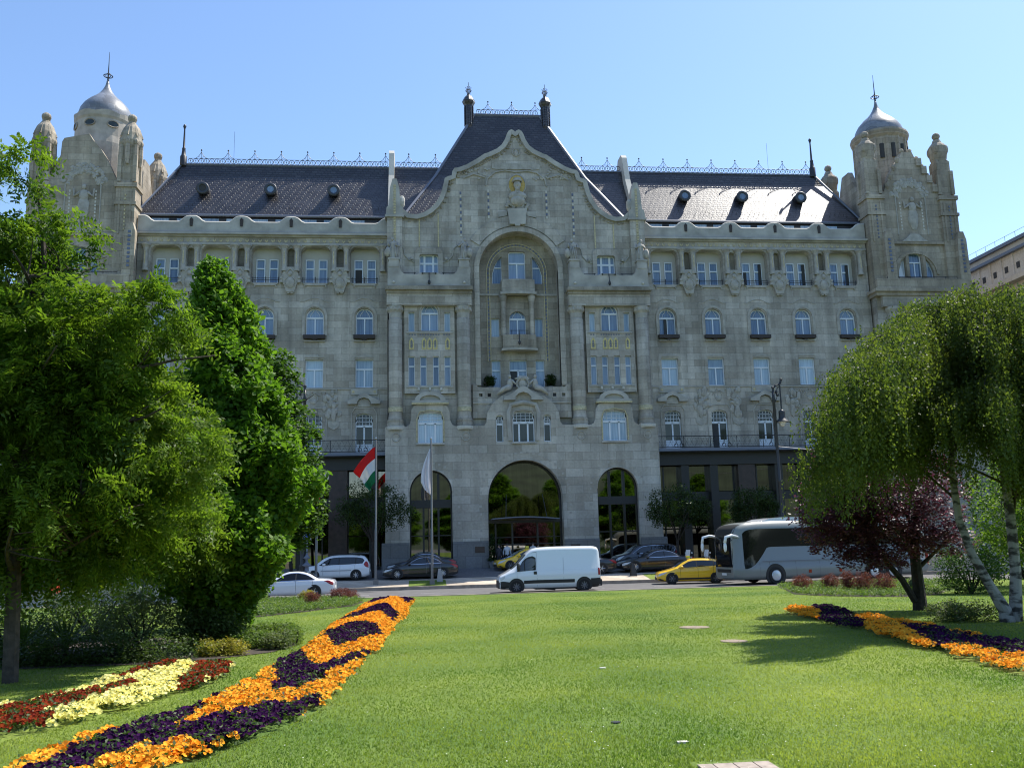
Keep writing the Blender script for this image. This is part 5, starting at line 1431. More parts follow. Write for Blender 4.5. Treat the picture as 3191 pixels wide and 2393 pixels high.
bush('leafy_tree', 'yellow green sunlit bushy tree between the two birch trunks', 'tree', (23.6, 33.5, 3.0), (2.2, 1.8, 2.6), 360, 24, .4, .14, 'bright')
bush('dark_tree', 'dark tree beyond the right edge of the flower bed, behind the birch crown', 'tree', (27.5, 38, 3.6), (3.2, 2.4, 3.4), 420, 24, .5, .16, 'lime')
bush('ornamental_grass_clump', 'brownish clump of tall grass right of the red shrubs', 'plant', (19.7, 34.9, .62), (.36, .32, .36), 90, 22, .14, .12, 'paleshrub')
bush('low_shrub', 'low grey green shrub spreading around the birch foot', 'bush', (12.9, 20.9, .82), (.95, .7, .26), 170, 26, .17, .06, 'paleshrub')
bush('low_shrub', 'small low shrub in front of the right hand birch trunk', 'bush', (14.4, 19.7, .8), (.6, .5, .22), 90, 26, .16, .06, 'shrub')
bt = [(17.02, 39.73, .36, .27, 'leftmost red barberry bush of the row in front of the coach'), (17.95, 38.86, .32, .27, 'second red barberry bush from the left in front of the coach'), (17.83, 36.97, .24, .32, 'narrow upright red barberry bush in the row by the coach'), (18.3, 36.5, .34, .31, 'dark red barberry bush beside the narrow upright one'), (18.9, 35.9, .36, .29, 'rightmost round red barberry bush left of the purple maple trunk')]
for x, y, r, h, lb in bt:
    bush('barberry_bush', lb, 'bush', (x, y, lawn_z(y) + h * 1.4), (r * 1.3, r * 1.2, h * 1.5), 200, 30, .1, .035, 'barberry', 'red barberry bushes in front of the coach', flat=.1)
bush('barberry_bush', 'round red barberry bush alone in the pale ground cover', 'bush', (-4.62, 40.2, lawn_z(40) + .3), (.36, .34, .32), 150, 30, .1, .035, 'barberry', flat=.1)
bush('barberry_hedge', 'spreading red barberry hedge by the tail of the white saloon', 'bush', (-3.75, 45.2, lawn_z(45) + .28), (.78, .5, .34), 240, 30, .13, .04, 'barberry', flat=.1)
bush('golden_shrub', 'small bright yellow shrub below the rear wheel of the white saloon', 'bush', (-5.35, 44.5, lawn_z(44) + .3), (.4, .3, .25), 110, 26, .12, .05, 'yellow')
# left border under the trees
bush('spirea_shrub', 'tall loose pale leaved shrub in the dark border under the left trees', 'bush', (-5.95, 20.3, 1.25), (1.05, .8, .72), 210, 26, .2, .065, 'paleshrub')
bush('dark_shrub', 'dark dense shrub at the back of the border under the left trees', 'bush', (-8.3, 24.5, 1.3), (1.9, 1.0, .85), 330, 26, .3, .075, 'shrub')
bush('dark_shrub', 'dark shrub in the shade at the left end of the border', 'bush', (-8.6, 20.2, 1.05), (1.2, .8, .5), 240, 26, .26, .07, 'shrub')
bush('dark_shrub', 'dark shrub beside the foot of the upright oak', 'bush', (-4.55, 20.6, 1.0), (.95, .6, .5), 220, 26, .22, .07, 'shrub')
bush('border_hedge', 'long low dark hedge along the front of the left border', 'hedge', (-6.4, 18.3, .85), (2.4, .6, .36), 430, 28, .22, .06, 'shrub')
bush('variegated_shrub', 'yellow green variegated low shrub at the border corner, nearer the dark hedge', 'bush', (-3.95, 18.95, .78), (.55, .4, .22), 130, 28, .13, .05, 'yellow')
bush('variegated_shrub', 'small variegated shrub with a golden top at the tip of the border', 'bush', (-3.0, 19.9, .8), (.3, .3, .24), 90, 26, .12, .05, 'paleshrub')
bush('silver_shrub', 'grey green low planting inside the curved hedge', 'bush', (-3.75, 20.5, .78), (.75, .6, .24), 230, 28, .16, .055, 'cover')
t = thing('curved_hedge', 'low clipped hedge curving round the border beside the pansy bed', 'hedge', (-3.4, 22, lawn_z(22)))
pts = [(-4.6, 22.4), (-4.1, 22.7), (-3.6, 22.7), (-3.2, 22.3), (-2.85, 21.6), (-2.75, 20.8)]
cc = np.array([(x + (x2 - x) * k + RNG.uniform(-.14, .14), y + (y2 - y) * k + RNG.uniform(-.16, .16), lawn_z(y) + RNG.uniform(.05, .36)) for (x, y), (x2, y2) in zip(pts, pts[1:]) for k in np.linspace(0, 1, 60)])
crown('foliage', clumps(cc, 24, .11, .05, flat=.4), LF['cover'], t)
mb = MB()
for x, y in pts: limb(mb, (x, y, lawn_z(y) - .02), (x + .05, y, lawn_z(y) + .3), .02, .008, .1, 4, 3)
mb.build('stem', M['darkbark'], t)
def yucca(x, y, lb):
    t = thing('yucca', lb, 'plant', (x, y, lawn_z(y)), 'yuccas in the left border')
    n = 46; a = RNG.uniform(0, 6.28, n); e = RNG.uniform(.25, 1.35, n); L = RNG.uniform(.5, .8, n)
    D = np.stack([np.cos(a) * np.cos(e), np.sin(a) * np.cos(e), np.sin(e)], 1); B = unit(np.cross(D, np.array([0, 0, 1.])))
    P = np.array([x, y, lawn_z(y) + .25]) + D * (L / 2)[:, None]
    crown('leaves', rhombs(P, D, B, L, np.full(n, .05)), LF['shrub'], t)
    MB().lathe([(.06, -.02), (.05, .3)], x, y, 6, z0=lawn_z(y)).build('stem', M['darkbark'], t)
yucca(-7.0, 19.2, 'spiky yucca in front of the tall pale shrub'); yucca(-7.75, 19.0, 'spiky yucca nearest the feathery tree trunk')

# ground cover
def inside(P, poly):
    x, y = P[:, 0], P[:, 1]; c = np.zeros(len(P), bool); n = len(poly)
    for i in range(n):
        x0, y0 = poly[i]; x1, y1 = poly[(i + 1) % n]
        if y0 == y1: continue
        h = ((y0 > y) != (y1 > y)) & (x < (x1 - x0) * (y - y0) / (y1 - y0) + x0)
        c ^= h
    return c
def scatter(poly, n):
    p = np.array(poly); lo, hi = p.min(0), p.max(0)
    q = RNG.uniform(lo, hi, (n, 2))
    return q[inside(q, poly)]
COVL = [(-6.29,33.23),(-6.81,38.95),(-8.6,47.5),(-7.0,47.6),(-5.5,47.4),(-4.2,47.3),(-3.2,46.4),(-2.64,43.22),(-2.85,39.12),(-3.68,37.51),(-4.36,35.37),(-5.27,33.66),(-5.68,32.87)]
COVR = [(17.24,42.18),(18.6,46.5),(20.8,47.6),(24.5,47.6),(27.5,46.0),(26.5,42.5),(23.6,38.63),(19.57,33.22),(17.89,32.28),(16.75,33.32),(15.83,35.03),(15.55,37.16)]
for poly, n, nm, lb in ((COVL, 5200, 'ground_cover', 'pale green ground cover between the white saloon and the lawn'), (COVR, 9000, 'ground_cover', 'pale green ground cover around the red barberry bushes')):
    q = scatter(poly, n); h = .07 + .15 * RNG.uniform(0, 1, len(q)) ** 2
    cc = np.concatenate([q, (lawn_z(q[:, 1]) + h)[:, None]], 1)
    v, f = clumps(cc, 9, .13, .075, flat=.5)
    v[:, 2] = np.maximum(v[:, 2], lawn_z(v[:, 1]) + .01)
    tag(link(nm, np_mesh(nm, v, f, LF['cover'])), lb, 'ground cover', kind='stuff')

# street trees in the shade of the palace
def street_tree(x, y, rx, zc, rz, lb, ztr):
    z0 = fore_z(y)
    t = thing('street_tree', lb, 'tree', (x, y, z0), 'street trees in front of the palace')
    mb = MB(); limb(mb, (x, y, z0 - .05), (x - .1, y, ztr), .13, .1, .03, 8)
    for i in range(10):
        a = rs.uniform(0, 6.28); limb(mb, (x - .1, y, ztr - .1), (x + rx * .7 * math.cos(a), y + rx * .5 * math.sin(a), zc + rz * rs.uniform(-.2, .6)), .05, .01, .12, 5)
    mb.build('trunk', M['darkbark'], t)
    cc = np.concatenate([shell(220, (x, y, zc), (rx, rx * .75, rz), .3)[0], shell(70, (x - rx * .6, y, zc - rz * .35), (rx * .5, rx * .5, rz * .5), .3)[0], shell(70, (x + rx * .6, y, zc - rz * .3), (rx * .5, rx * .5, rz * .6), .3)[0]])
    crown('crown', clumps(cc, 26, .38, .13, flat=.4, squash=.9), LF['street'], t)
street_tree(-3.1, 62, 2.5, 5.5, 1.8, 'dark street tree behind the red white and green flag', 3.0)
street_tree(18.0, 62.3, 2.2, 5.0, 1.6, 'dark street tree left of the coach, in front of the shop windows', 2.6)
street_tree(23.5, 62.0, 1.8, 4.9, 1.3, 'dark street tree rising over the coach roof', 3.2)
street_tree(-8.6, 62.5, 2.0, 5.0, 1.5, 'dark street tree half hidden behind the lime and the oak', 2.8)

# trees on the bank behind the camera, which the shop windows mirror
for i, (x, y, s) in enumerate(((-30, -34, 1.6), (-16, -30, 1.5), (-5, -34, 1.3), (6, -28, 1.2), (15, -36, 1.6), (26, -30, 1.4), (38, -33, 1.6), (52, -30, 1.5))):
    t = thing('bank_tree', 'tree on the bank behind the viewer, mirrored in the shop windows', 'tree', (x, y, lawn_z(-15)), 'trees on the bank')
    o = link('crown', OAK.data, t); o.scale = (s * 2.4, s * 2.4, s); o.rotation_euler.z = i * 1.3
    MB().lathe([(.3, 0), (.2, 3)], 0, 0, 8).build('trunk', M['darkbark'], t, off=(0, 0, 0))
# ------------------------------------------------------------------ pansy beds and grass blades
BEDL = [(-3.57,8.48),(-3.29,9.43),(-3.09,10.28),(-3.06,10.57),(-2.81,10.7),(-2.56,12.26),(-2.44,13.66),(-2.44,15.95),(-2.29,18.5),(-2.32,22.79),(-2.45,27.8),(-2.37,26.74),(-2.34,29.07),(-2.29,32.9),(-2.28,37.23),(-2.11,42.8),(-1.48,45.82),(-0.98,44.34),(-0.31,41.84),(-0.5,34.68),(-0.5,29.78),(-0.74,25.54),(-0.73,22.54),(-0.85,20.89),(-0.82,18.67),(-0.98,17.56),(-1.08,14.64),(-1.2,11.45),(-1.51,10.16),(-1.95,8.97),(-2.23,7.92),(-2.47,7.15),(-3.04,7.27)]
PL = [[(-3.18,7.77),(-3.22,8.19),(-3.15,8.95),(-3.13,9.59),(-3.05,10.16),(-3.06,10.57),(-2.83,10.77),(-2.82,11.76),(-2.56,12.34),(-2.55,11.38),(-2.52,10.68),(-2.53,9.8),(-2.26,10.55),(-1.94,11.28),(-1.58,11.41),(-1.41,11.83),(-1.21,11.78),(-1.16,11.29),(-1.49,10.04),(-1.75,9.35),(-1.92,8.83),(-2.09,9.05),(-2.17,9.26),(-2.34,8.88),(-2.54,9.07),(-2.77,8.53),(-2.81,8.1),(-2.8,7.69)],
[(-2.48,15.96),(-2.32,18.71),(-1.88,15.75),(-1.56,15.63),(-1.19,17.12),(-1.02,17.99),(-0.98,17.04),(-1.14,15.49),(-1.39,14.0),(-1.6,12.6),(-1.93,12.51),(-2.08,13.99)],
[(-2.34,22.77),(-2.13,23.75),(-1.99,25.85),(-1.58,26.69),(-1.18,24.78),(-0.87,21.36),(-1.16,20.8),(-1.32,20.02),(-1.48,19.31),(-1.65,18.65),(-1.89,19.86),(-2.05,20.75)],
[(-2.38,26.57),(-2.34,29.07),(-2.17,31.26),(-1.95,33.81),(-1.75,36.87),(-1.42,38.08),(-0.81,30.94),(-0.68,28.98),(-0.75,25.89),(-1.01,28.32),(-1.25,30.71),(-1.46,31.85),(-1.71,30.5),(-1.93,28.84),(-2.26,27.8)],
[(-2.29,36.89),(-2.12,42.99),(-1.5,46.38),(-1.49,43.74),(-1.9,40.01),(-2.21,37.19)],
[(-1.03,44.9),(-0.28,42.76),(-0.5,37.05),(-0.66,39.08)]]
BEDY = [(-5.11,12.02),(-4.91,12.77),(-4.64,13.42),(-4.75,14.86),(-4.68,15.86),(-4.4,17.11),(-4.07,16.99),(-3.89,16.77),(-3.32,16.57),(-3.05,15.31),(-3.15,14.0),(-3.33,13.22),(-3.63,11.99),(-3.87,11.25),(-4.09,10.72),(-4.32,10.2)]
RY_ = [[(-4.74,14.74),(-4.71,16.15),(-4.49,17.48),(-4.06,17.09),(-4.16,16.55),(-4.33,15.47),(-4.5,14.78),(-4.57,14.56)],[(-3.85,16.6),(-3.71,17.03),(-3.32,16.72),(-2.99,15.16),(-3.13,13.88),(-3.33,13.12),(-3.51,14.0),(-3.65,15.24)],[(-5.08,11.86),(-4.93,12.69),(-4.57,13.03),(-4.44,13.66),(-4.25,14.24),(-4.02,13.84),(-4.19,13.38),(-4.1,12.8),(-4.25,12.01),(-4.36,11.59),(-4.06,10.66),(-4.31,10.09)]]
BRO = [[(10.68,26.14),(11.45,27.45),(11.41,26.09),(10.79,24.06),(9.8,21.97),(10.01,23.12),(10.12,24.48)],[(10.98,22.55),(11.5,22.58),(10.93,20.21),(10.2,18.87),(9.88,17.95),(9.27,16.37),(8.71,15.07),(8.56,15.13),(8.97,16.85),(9.26,18.25)],[(8.76,14.91),(9.18,14.88),(9.03,14.14),(8.88,13.48),(8.98,12.79),(7.89,11.27),(8.1,12.31),(8.26,13.05),(8.3,13.7)],[(11.05,20.42),(11.06,19.13),(10.36,17.72),(10.52,17.24),(10.37,16.22),(10.07,15.85),(10.31,17.15),(10.6,18.67),(10.5,19.43)]]
BRP = [[(12.04,27.53),(12.39,27.28),(11.87,24.94),(10.98,22.55),(10.07,20.15),(9.54,19.44),(9.47,19.96),(9.69,21.16),(9.94,22.2),(10.92,24.36)],[(10.4,19.24),(10.7,18.85),(10.41,17.3),(10.15,15.98),(10.25,15.3),(10.18,14.46),(8.98,12.79),(8.88,13.48),(8.85,13.96),(9.04,14.66),(8.64,14.82),(8.94,15.56),(9.38,16.67),(9.85,17.96)]]
def petal(name, c1, c2): return leafmat(name, c1, c2, .25, .85, .06, (1.1, 1.1, 1.0), 2.5)
FL = {'orange': petal('orange_petal', (.88, .29, .012), (1.0, .55, .06)), 'purple': petal('purple_petal', (.018, .004, .022), (.055, .010, .075)),
      'yellow': petal('lemon_petal', (.92, .80, .17), (.97, .92, .42)), 'red': petal('rust_petal', (.14, .012, .010), (.34, .055, .014)), 'leaf': LF['shrub']}
def flowers(q, name, label, mat, size=.021, dens=1.0):
    """pansies: five-petalled heads facing the light over dark leaves"""
    hgt = q[:, 2]; q = q[:, :2]; n = len(q); z = lawn_z(q[:, 1])
    far = np.interp(q[:, 1], [8, 20, 45], [1, 1.35, 2.6])
    P = np.concatenate([q, (z + .055 + hgt + .035 * RNG.uniform(0, 1, n))[:, None]], 1)
    N = unit(np.array([.12, -.5, .75]) + .6 * rand_dirs(n))
    A = unit(np.cross(N, rand_dirs(n))); B = np.cross(N, A)
    r = size * far * RNG.uniform(.75, 1.25, n)
    V = []
    for k in range(6):
        a = k * math.pi / 3; rr = r * (1.0 if k % 2 == 0 else .86)
        V.append(P + A * (rr * math.cos(a))[:, None] + B * (rr * math.sin(a))[:, None] + N * (.25 * r * RNG.uniform(-.3, 1, n))[:, None])
    V.append(P - N * (r * .2)[:, None])
    V = np.stack(V, 1).reshape(-1, 3); o = np.arange(n)[:, None] * 7
    F = np.concatenate([np.concatenate([o + 6, o + k, o + (k + 1) % 6], 1) for k in range(6)])
    m = int(n * (.9 if 'purple' in name or 'red' in name else .35)); idx = RNG.integers(0, n, m)
    L = np.concatenate([q[idx] + RNG.normal(size=(m, 2)) * .03, (z[idx] + RNG.uniform(.02, .16, m))[:, None]], 1)
    lv, lf = leaves_at(L, .05, flat=.5)
    lf3 = np.concatenate([lf[:, [0, 1, 2]], lf[:, [0, 2, 3]]])
    VV = np.concatenate([V, lv]); FF = np.concatenate([F, lf3 + len(V)])
    mi = np.concatenate([np.zeros(len(F)), np.ones(len(lf3))])
    return tag(link(name, np_mesh(name, VV, FF, [mat, FL['leaf']], mi)), label, 'flowers', kind='stuff')
def any_in(q, polys):
    c = np.zeros(len(q), bool)
    for p in polys: c |= inside(q, p)
    return c
def jit(poly, d0):
    """each plant is a little mound of heads; mounds stand some 17 cm apart with leaves and shade between"""
    p = np.array(poly); lo, hi = p.min(0), p.max(0); ar = (hi - lo).prod()
    c = RNG.uniform(lo, hi, (int(ar * 56), 2)); c = c[inside(c, poly)]
    k = int(d0 / 31)
    q = np.repeat(c, k, 0); a = RNG.uniform(0, 6.283, len(q)); rr = .105 * RNG.uniform(0, 1, len(q)) ** .6
    q = q + np.stack([rr * np.cos(a), rr * np.sin(a)], 1)
    keep = RNG.uniform(0, 1, len(q)) < np.interp(q[:, 1], [8, 20, 45], [1, .62, .22])
    q = q[keep]; hgt = (.05 * (1 - (rr[keep] / .12) ** 2) + np.repeat(RNG.uniform(-.025, .04, len(c)), k)[keep])
    return np.concatenate([q, hgt[:, None]], 1)
def wob(q): q = q[:, :2]; return q + np.stack([.06 * np.sin(q[:, 1] * 5) + .03 * np.sin(q[:, 1] * 17), .1 * np.sin(q[:, 0] * 11)], 1) * .6
q = jit(BEDL, 1000)
pu = any_in(wob(q), PL)
flowers(q[~pu], 'orange_pansies', 'orange pansies banding the long flower bed at the left', FL['orange'])
flowers(q[pu], 'purple_pansies', 'dark purple pansies patterning the long flower bed at the left', FL['purple'])
q = jit(BEDY, 1050); rd = any_in(wob(q), RY_)
flowers(q[~rd], 'yellow_pansies', 'lemon yellow pansies in the small bed at the lower left', FL['yellow'], .021)
flowers(q[rd], 'red_pansies', 'rust red pansies around the lemon yellow ones', FL['red'], .017)
flowers(np.concatenate([jit(p, 750) for p in BRO]), 'orange_pansies', 'orange pansies in the shaded bed under the birch', FL['orange'])
flowers(np.concatenate([jit(p, 800) for p in BRP]), 'purple_pansies', 'dark purple pansies in the shaded bed under the birch', FL['purple'])
# soil under the beds
def soil(poly, nm):
    m = MB(); t = MB().plate(poly, [], 0, 1)
    k = len(poly); tri = [f for f in t.f if max(f) < k]
    return struct(MB().add([(x, y, lawn_z(y) + .012) for x, y in poly], tri).build(nm, M['earth']))
soil([(-9.6, 17.6), (-4.3, 17.7), (-3.0, 19.2), (-2.7, 20.8), (-3.2, 22.8), (-4.6, 23.2), (-9.6, 26)], 'border_soil')
soil(COVL, 'border_soil'); soil(COVR, 'border_soil')
# grass blades standing on the nearer lawn
n = 520000
y = 6.5 + 40.5 * RNG.uniform(0, 1, n) ** 2.1; x = RNG.uniform(-.62, .78, n) * y + RNG.uniform(-.5, .5, n)
q = np.stack([x, y], 1)
bare = (((q[:, 0] - 1.95) / .34) ** 2 + ((q[:, 1] - 9.75) / .22) ** 2 < 1 + .6 * np.sin(q[:, 0] * 31) * np.sin(q[:, 1] * 37)) & (RNG.uniform(0, 1, n) < .5)
bad = bare | inside(q, BEDL) | inside(q, BEDY) | any_in(q, BRO + BRP) | inside(q, COVL) | inside(q, COVR) | inside(q, [(-9.6, 17.6), (-4.3, 17.7), (-3.0, 19.2), (-2.7, 20.8), (-3.2, 22.8), (-4.6, 23.2), (-9.6, 26)]) | inside(q, [(2.22, 6.5), (2.22, 7.72), (2.86, 7.74), (2.95, 6.5)])
q = q[~bad]; n = len(q)
patch = .6 + .4 * np.sin(q[:, 0] * 1.3 + np.sin(q[:, 1] * .7) * 2) * np.sin(q[:, 1] * .9)
h = RNG.uniform(.012, .030, n) * (.75 + .4 * patch) * np.interp(q[:, 1], [8, 30, 46], [1, 1.1, .8]); w = RNG.uniform(.004, .008, n) * np.interp(q[:, 1], [8, 30, 46], [1, 2.2, 2.5])
a = RNG.uniform(0, 6.28, n); ln_ = RNG.normal(size=(n, 2)) * .5 * h[:, None]
z = lawn_z(q[:, 1])
dx, dy = np.cos(a) * w, np.sin(a) * w
V = np.stack([np.stack([q[:, 0] - dx, q[:, 1] - dy, z - .003], 1), np.stack([q[:, 0] + dx, q[:, 1] + dy, z - .003], 1), np.stack([q[:, 0] + ln_[:, 0], q[:, 1] + ln_[:, 1], z + h], 1)], 1).reshape(-1, 3)
GB = leafmat('grass_blade', (.085, .16, .022), (.27, .31, .075), .5, .5, .3, patch=.3, leafvar=.45, patchvar=(-.45, 1.05))
tag(link('grass', np_mesh('grass', V, np.arange(3 * n).reshape(n, 3), GB)), 'mown grass blades on the near lawn', 'grass', kind='stuff')

bp_ = [(1.95 + .36 * math.cos(a) * (1 + .25 * math.sin(3 * a + 1)), 9.75 + .24 * math.sin(a) * (1 + .3 * math.sin(4 * a))) for a in np.linspace(0, 6.1, 22)]

# daisies and clover heads dotted through the grass
n = 900; y = 7 + 22 * RNG.uniform(0, 1, n) ** 1.6; x = RNG.uniform(-.3, .7, n) * y
q = np.stack([x, y], 1); q = q[~(inside(q, BEDL) | any_in(q, BRO + BRP))]
P = np.concatenate([q, (lawn_z(q[:, 1]) + .026)[:, None]], 1)
v, f = leaves_at(P, .014, flat=2, aspect=.9)
tag(link('daisies', np_mesh('daisies', v, f, petal('daisy_white', (.7, .7, .62), (.8, .8, .75)))), 'tiny white daisies dotted through the lawn', 'flowers', kind='stuff')
# ------------------------------------------------------------------ vehicles: nose at -x, wheels on z = 0
def paint(name, col, metal=0.0, rough=.3, coat=1.0):
    return plain(name, col, rough, metal, coat=coat)
V_ = {
 'white': paint('white_paint', (.74, .76, .78)), 'pearl': paint('pearl_paint', (.68, .68, .7)), 'silver': paint('silver_paint', (.55, .58, .62), .3),
 'black': paint('black_paint', (.012, .012, .014)), 'navy': paint('dark_blue_paint', (.014, .018, .028)), 'taxi': paint('taxi_yellow_paint', (.86, .52, .015)), 'blue': paint('bright_blue_paint', (.03, .22, .62)),
 'glass': plain('car_glass', (.012, .014, .015), .03, spec=.9), 'tint': plain('tinted_glass', (.006, .006, .007), .05, spec=.45), 'plastic': plain('black_plastic', (.018, .018, .018), .6), 'rubber': plain('tyre_rubber', (.014, .014, .014), .85),
 'alloy': plain('alloy_rim', (.5, .5, .52), .3, .7), 'steel': plain('grey_hub', (.16, .16, .17), .45, .3), 'red': plain('tail_lamp', (.3, .012, .012), .15), 'lamp': plain('head_lamp', (.55, .57, .58), .1), 'chrome': plain('chrome_trim', (.6, .62, .65), .15, 1.0),
 'amber': plain('amber_lamp', (.7, .25, .03), .2), 'plate': plain('number_plate', (.75, .75, .72), .5), 'checkdark': plain('checker_black', (.02, .02, .02), .5), 'seam': plain('panel_gap', (.02, .02, .02), .9), 'seamlight': plain('panel_gap_pale', (.36, .38, .4), .7),
}
class Loft:
    """body surface from stations (x, z_bottom, z_belt, z_top, half_width, half_width_top)"""
    def __init__(s, st):
        s.x = np.array([q[0] for q in st], float); s.p = np.array([q[1:] for q in st], float)
    def sec(s, x):
        # monotone-ish cubic between stations
        i = int(np.clip(np.searchsorted(s.x, x) - 1, 0, len(s.x) - 2)); h = s.x[i + 1] - s.x[i]; t = (x - s.x[i]) / h
        d = (s.p[i + 1] - s.p[i]) / h
        def slope(k):
            if k <= 0 or k >= len(s.x) - 1: return None
            a = (s.p[k] - s.p[k - 1]) / (s.x[k] - s.x[k - 1]); b = (s.p[k + 1] - s.p[k]) / (s.x[k + 1] - s.x[k])
            return np.where(a * b > 0, 2 * a * b / (a + b + 1e-12), 0)
        m0 = slope(i); m1 = slope(i + 1)
        m0 = d if m0 is None else m0; m1 = d if m1 is None else m1
        t2, t3 = t * t, t * t * t
        return (2 * t3 - 3 * t2 + 1) * s.p[i] + (t3 - 2 * t2 + t) * h * m0 + (-2 * t3 + 3 * t2) * s.p[i + 1] + (t3 - t2) * h * m1
    def pts(s, x):
        zb, zs, zt, w, wt = s.sec(x); g = zt - zs
        return np.array([(.80 * w, zb), (.955 * w, zb + .05), (w * .99, zb + .28 * (zs - zb)), (w, zb + .62 * (zs - zb)), (w * .985, zs - .04), (w * .955, zs), (wt + .02 * w, zt - .16 * g - .01), (wt * .93, zt - .035 * min(1, g * 2)), (wt * .6, zt - .008), (0, zt)])
    def at(s, x, t):
        P = s.pts(x); t = min(max(t, 0), 8.999); i = int(t); f = t - i
        return P[i] * (1 - f) + P[i + 1] * f
def loft_mesh(l, x0, L, step=.1):
    xs = np.unique(np.round(np.concatenate([np.arange(l.x[0], l.x[-1], step), l.x]), 3)); xs = xs[np.concatenate([[True], np.diff(xs) > .015])]; rows = []
    for x in xs:
        P = l.pts(x); rows.append([(x - L / 2, -y, z) for y, z in P] + [(x - L / 2, y, z) for y, z in P[::-1][1:]])
    k = len(rows[0]); vs = [p for r in rows for p in r]; fs = []
    for i in range(len(rows) - 1):
        for j in range(k - 1): fs.append((i * k + j, (i + 1) * k + j, (i + 1) * k + j + 1, i * k + j + 1))
        fs.append((i * k + k - 1, (i + 1) * k + k - 1, (i + 1) * k, i * k))
    m = MB().add(vs, fs)
    m.add(rows[0], [tuple(range(k))]); m.add(rows[-1], [tuple(range(k))[::-1]])
    return m
def patch(mb, l, L, xs, lo, hi, sides=(-1, 1), off=.008, nt=4):
    """a skin lying just proud of the body between curves lo(x) and hi(x) in section parameter"""
    for s in sides:
        vs = []; fs = []
        for x, a, b in zip(xs, lo, hi):
            for j in range(nt + 1):
                t = a + (b - a) * j / nt; y, z = l.at(x, t); y2, z2 = l.at(x, t + .05)
                ny, nz = (z2 - z), -(y2 - y); q = math.hypot(ny, nz) or 1
                vs.append((x - L / 2, s * (y + off * ny / q), z + off * nz / q))
        for i in range(len(xs) - 1):
            for j in range(nt):
                o = i * (nt + 1) + j; fs.append((o, o + 1, o + nt + 2, o + nt + 1))
        mb.add(vs, fs)
    return mb
def topskin(mb, l, L, x0, x1, frac, off=.012, n=8):
    vs = []; fs = []
    for i in range(n + 1):
        x = x0 + (x1 - x0) * i / n
        zb, zs, zt, w, wt = l.sec(x)
        for j in range(9):
            k = -1 + j / 4; y = wt * frac * k
            P = l.pts(x)[6:]; zz = np.interp(abs(y), P[::-1, 0], P[::-1, 1])
            vs.append((x - L / 2 - off * .4, y, zz + off))
    for i in range(n):
        for j in range(8):
            o = i * 9 + j; fs.append((o, o + 1, o + 10, o + 9))
    return mb.add(vs, fs)
def curve(pts, xs): return np.interp(xs, [p[0] for p in pts], [p[1] for p in pts])
def wheel(root, x, y, r, w, rim, spokes, side):
    """tyre with its rim as a sub-part; side -1 is the camera side"""
    t = MB(); prof = [(r * .62, -w / 2), (r * .93, -w / 2), (r, -w * .3), (r, w * .3), (r * .93, w / 2), (r * .62, w / 2)]
    v = MB().lathe(prof, 0, 0, 24)
    t.add([(px, pz, py) for px, py, pz in v.v], [f[::-1] for f in v.f])
    o = t.build('wheel', V_['rubber'], root, off=(0, 0, 0)); o.location = (x, y, r)
    m = MB(); d = side * w * .46
    v = MB().lathe([(r * .66, 0), (r * .6, .02), (r * .55, .05)], 0, 0, 24); m.add([(px, d - side * pz, py) for px, py, pz in v.v[:-0 or None]], [f for f in v.f if len(f) == 4])
    for k in range(spokes):
        a = 2 * math.pi * k / spokes
        m.tube([(r * .1 * math.cos(a), d - side * .02, r * .1 * math.sin(a)), (r * .6 * math.cos(a), d - side * .015, r * .6 * math.sin(a))], [r * .1, r * .065], 5)
    m.ell(0, d - side * .01, 0, r * .16, .03, r * .16, 10, 5)
    m.build('rim', rim, o, off=(0, 0, 0))
    b = MB(); v = MB().lathe([(r * .6, 0), (.001, 0)], 0, 0, 20); b.add([(px, d - side * .08, py) for px, py, pz in v.v], v.f)
    b.build('brake_disc', V_['steel'], o, off=(0, 0, 0))
    return o
def wheel_arch(mb, x, r, ysurf, zc, side, k=1.14):
    pts = [(x + r * k * math.cos(2 * math.pi * i / 28), zc + r * k * math.sin(2 * math.pi * i / 28)) for i in range(28)]
    pts = [(px, max(pz, .12)) for px, pz in pts]
    y0, y1 = sorted((ysurf * side, (ysurf - .05) * side))
    mb.prism(pts, y0, y1)
def finish(root, loc, rot):
    root.location = loc; root.rotation_euler.z = R(rot)

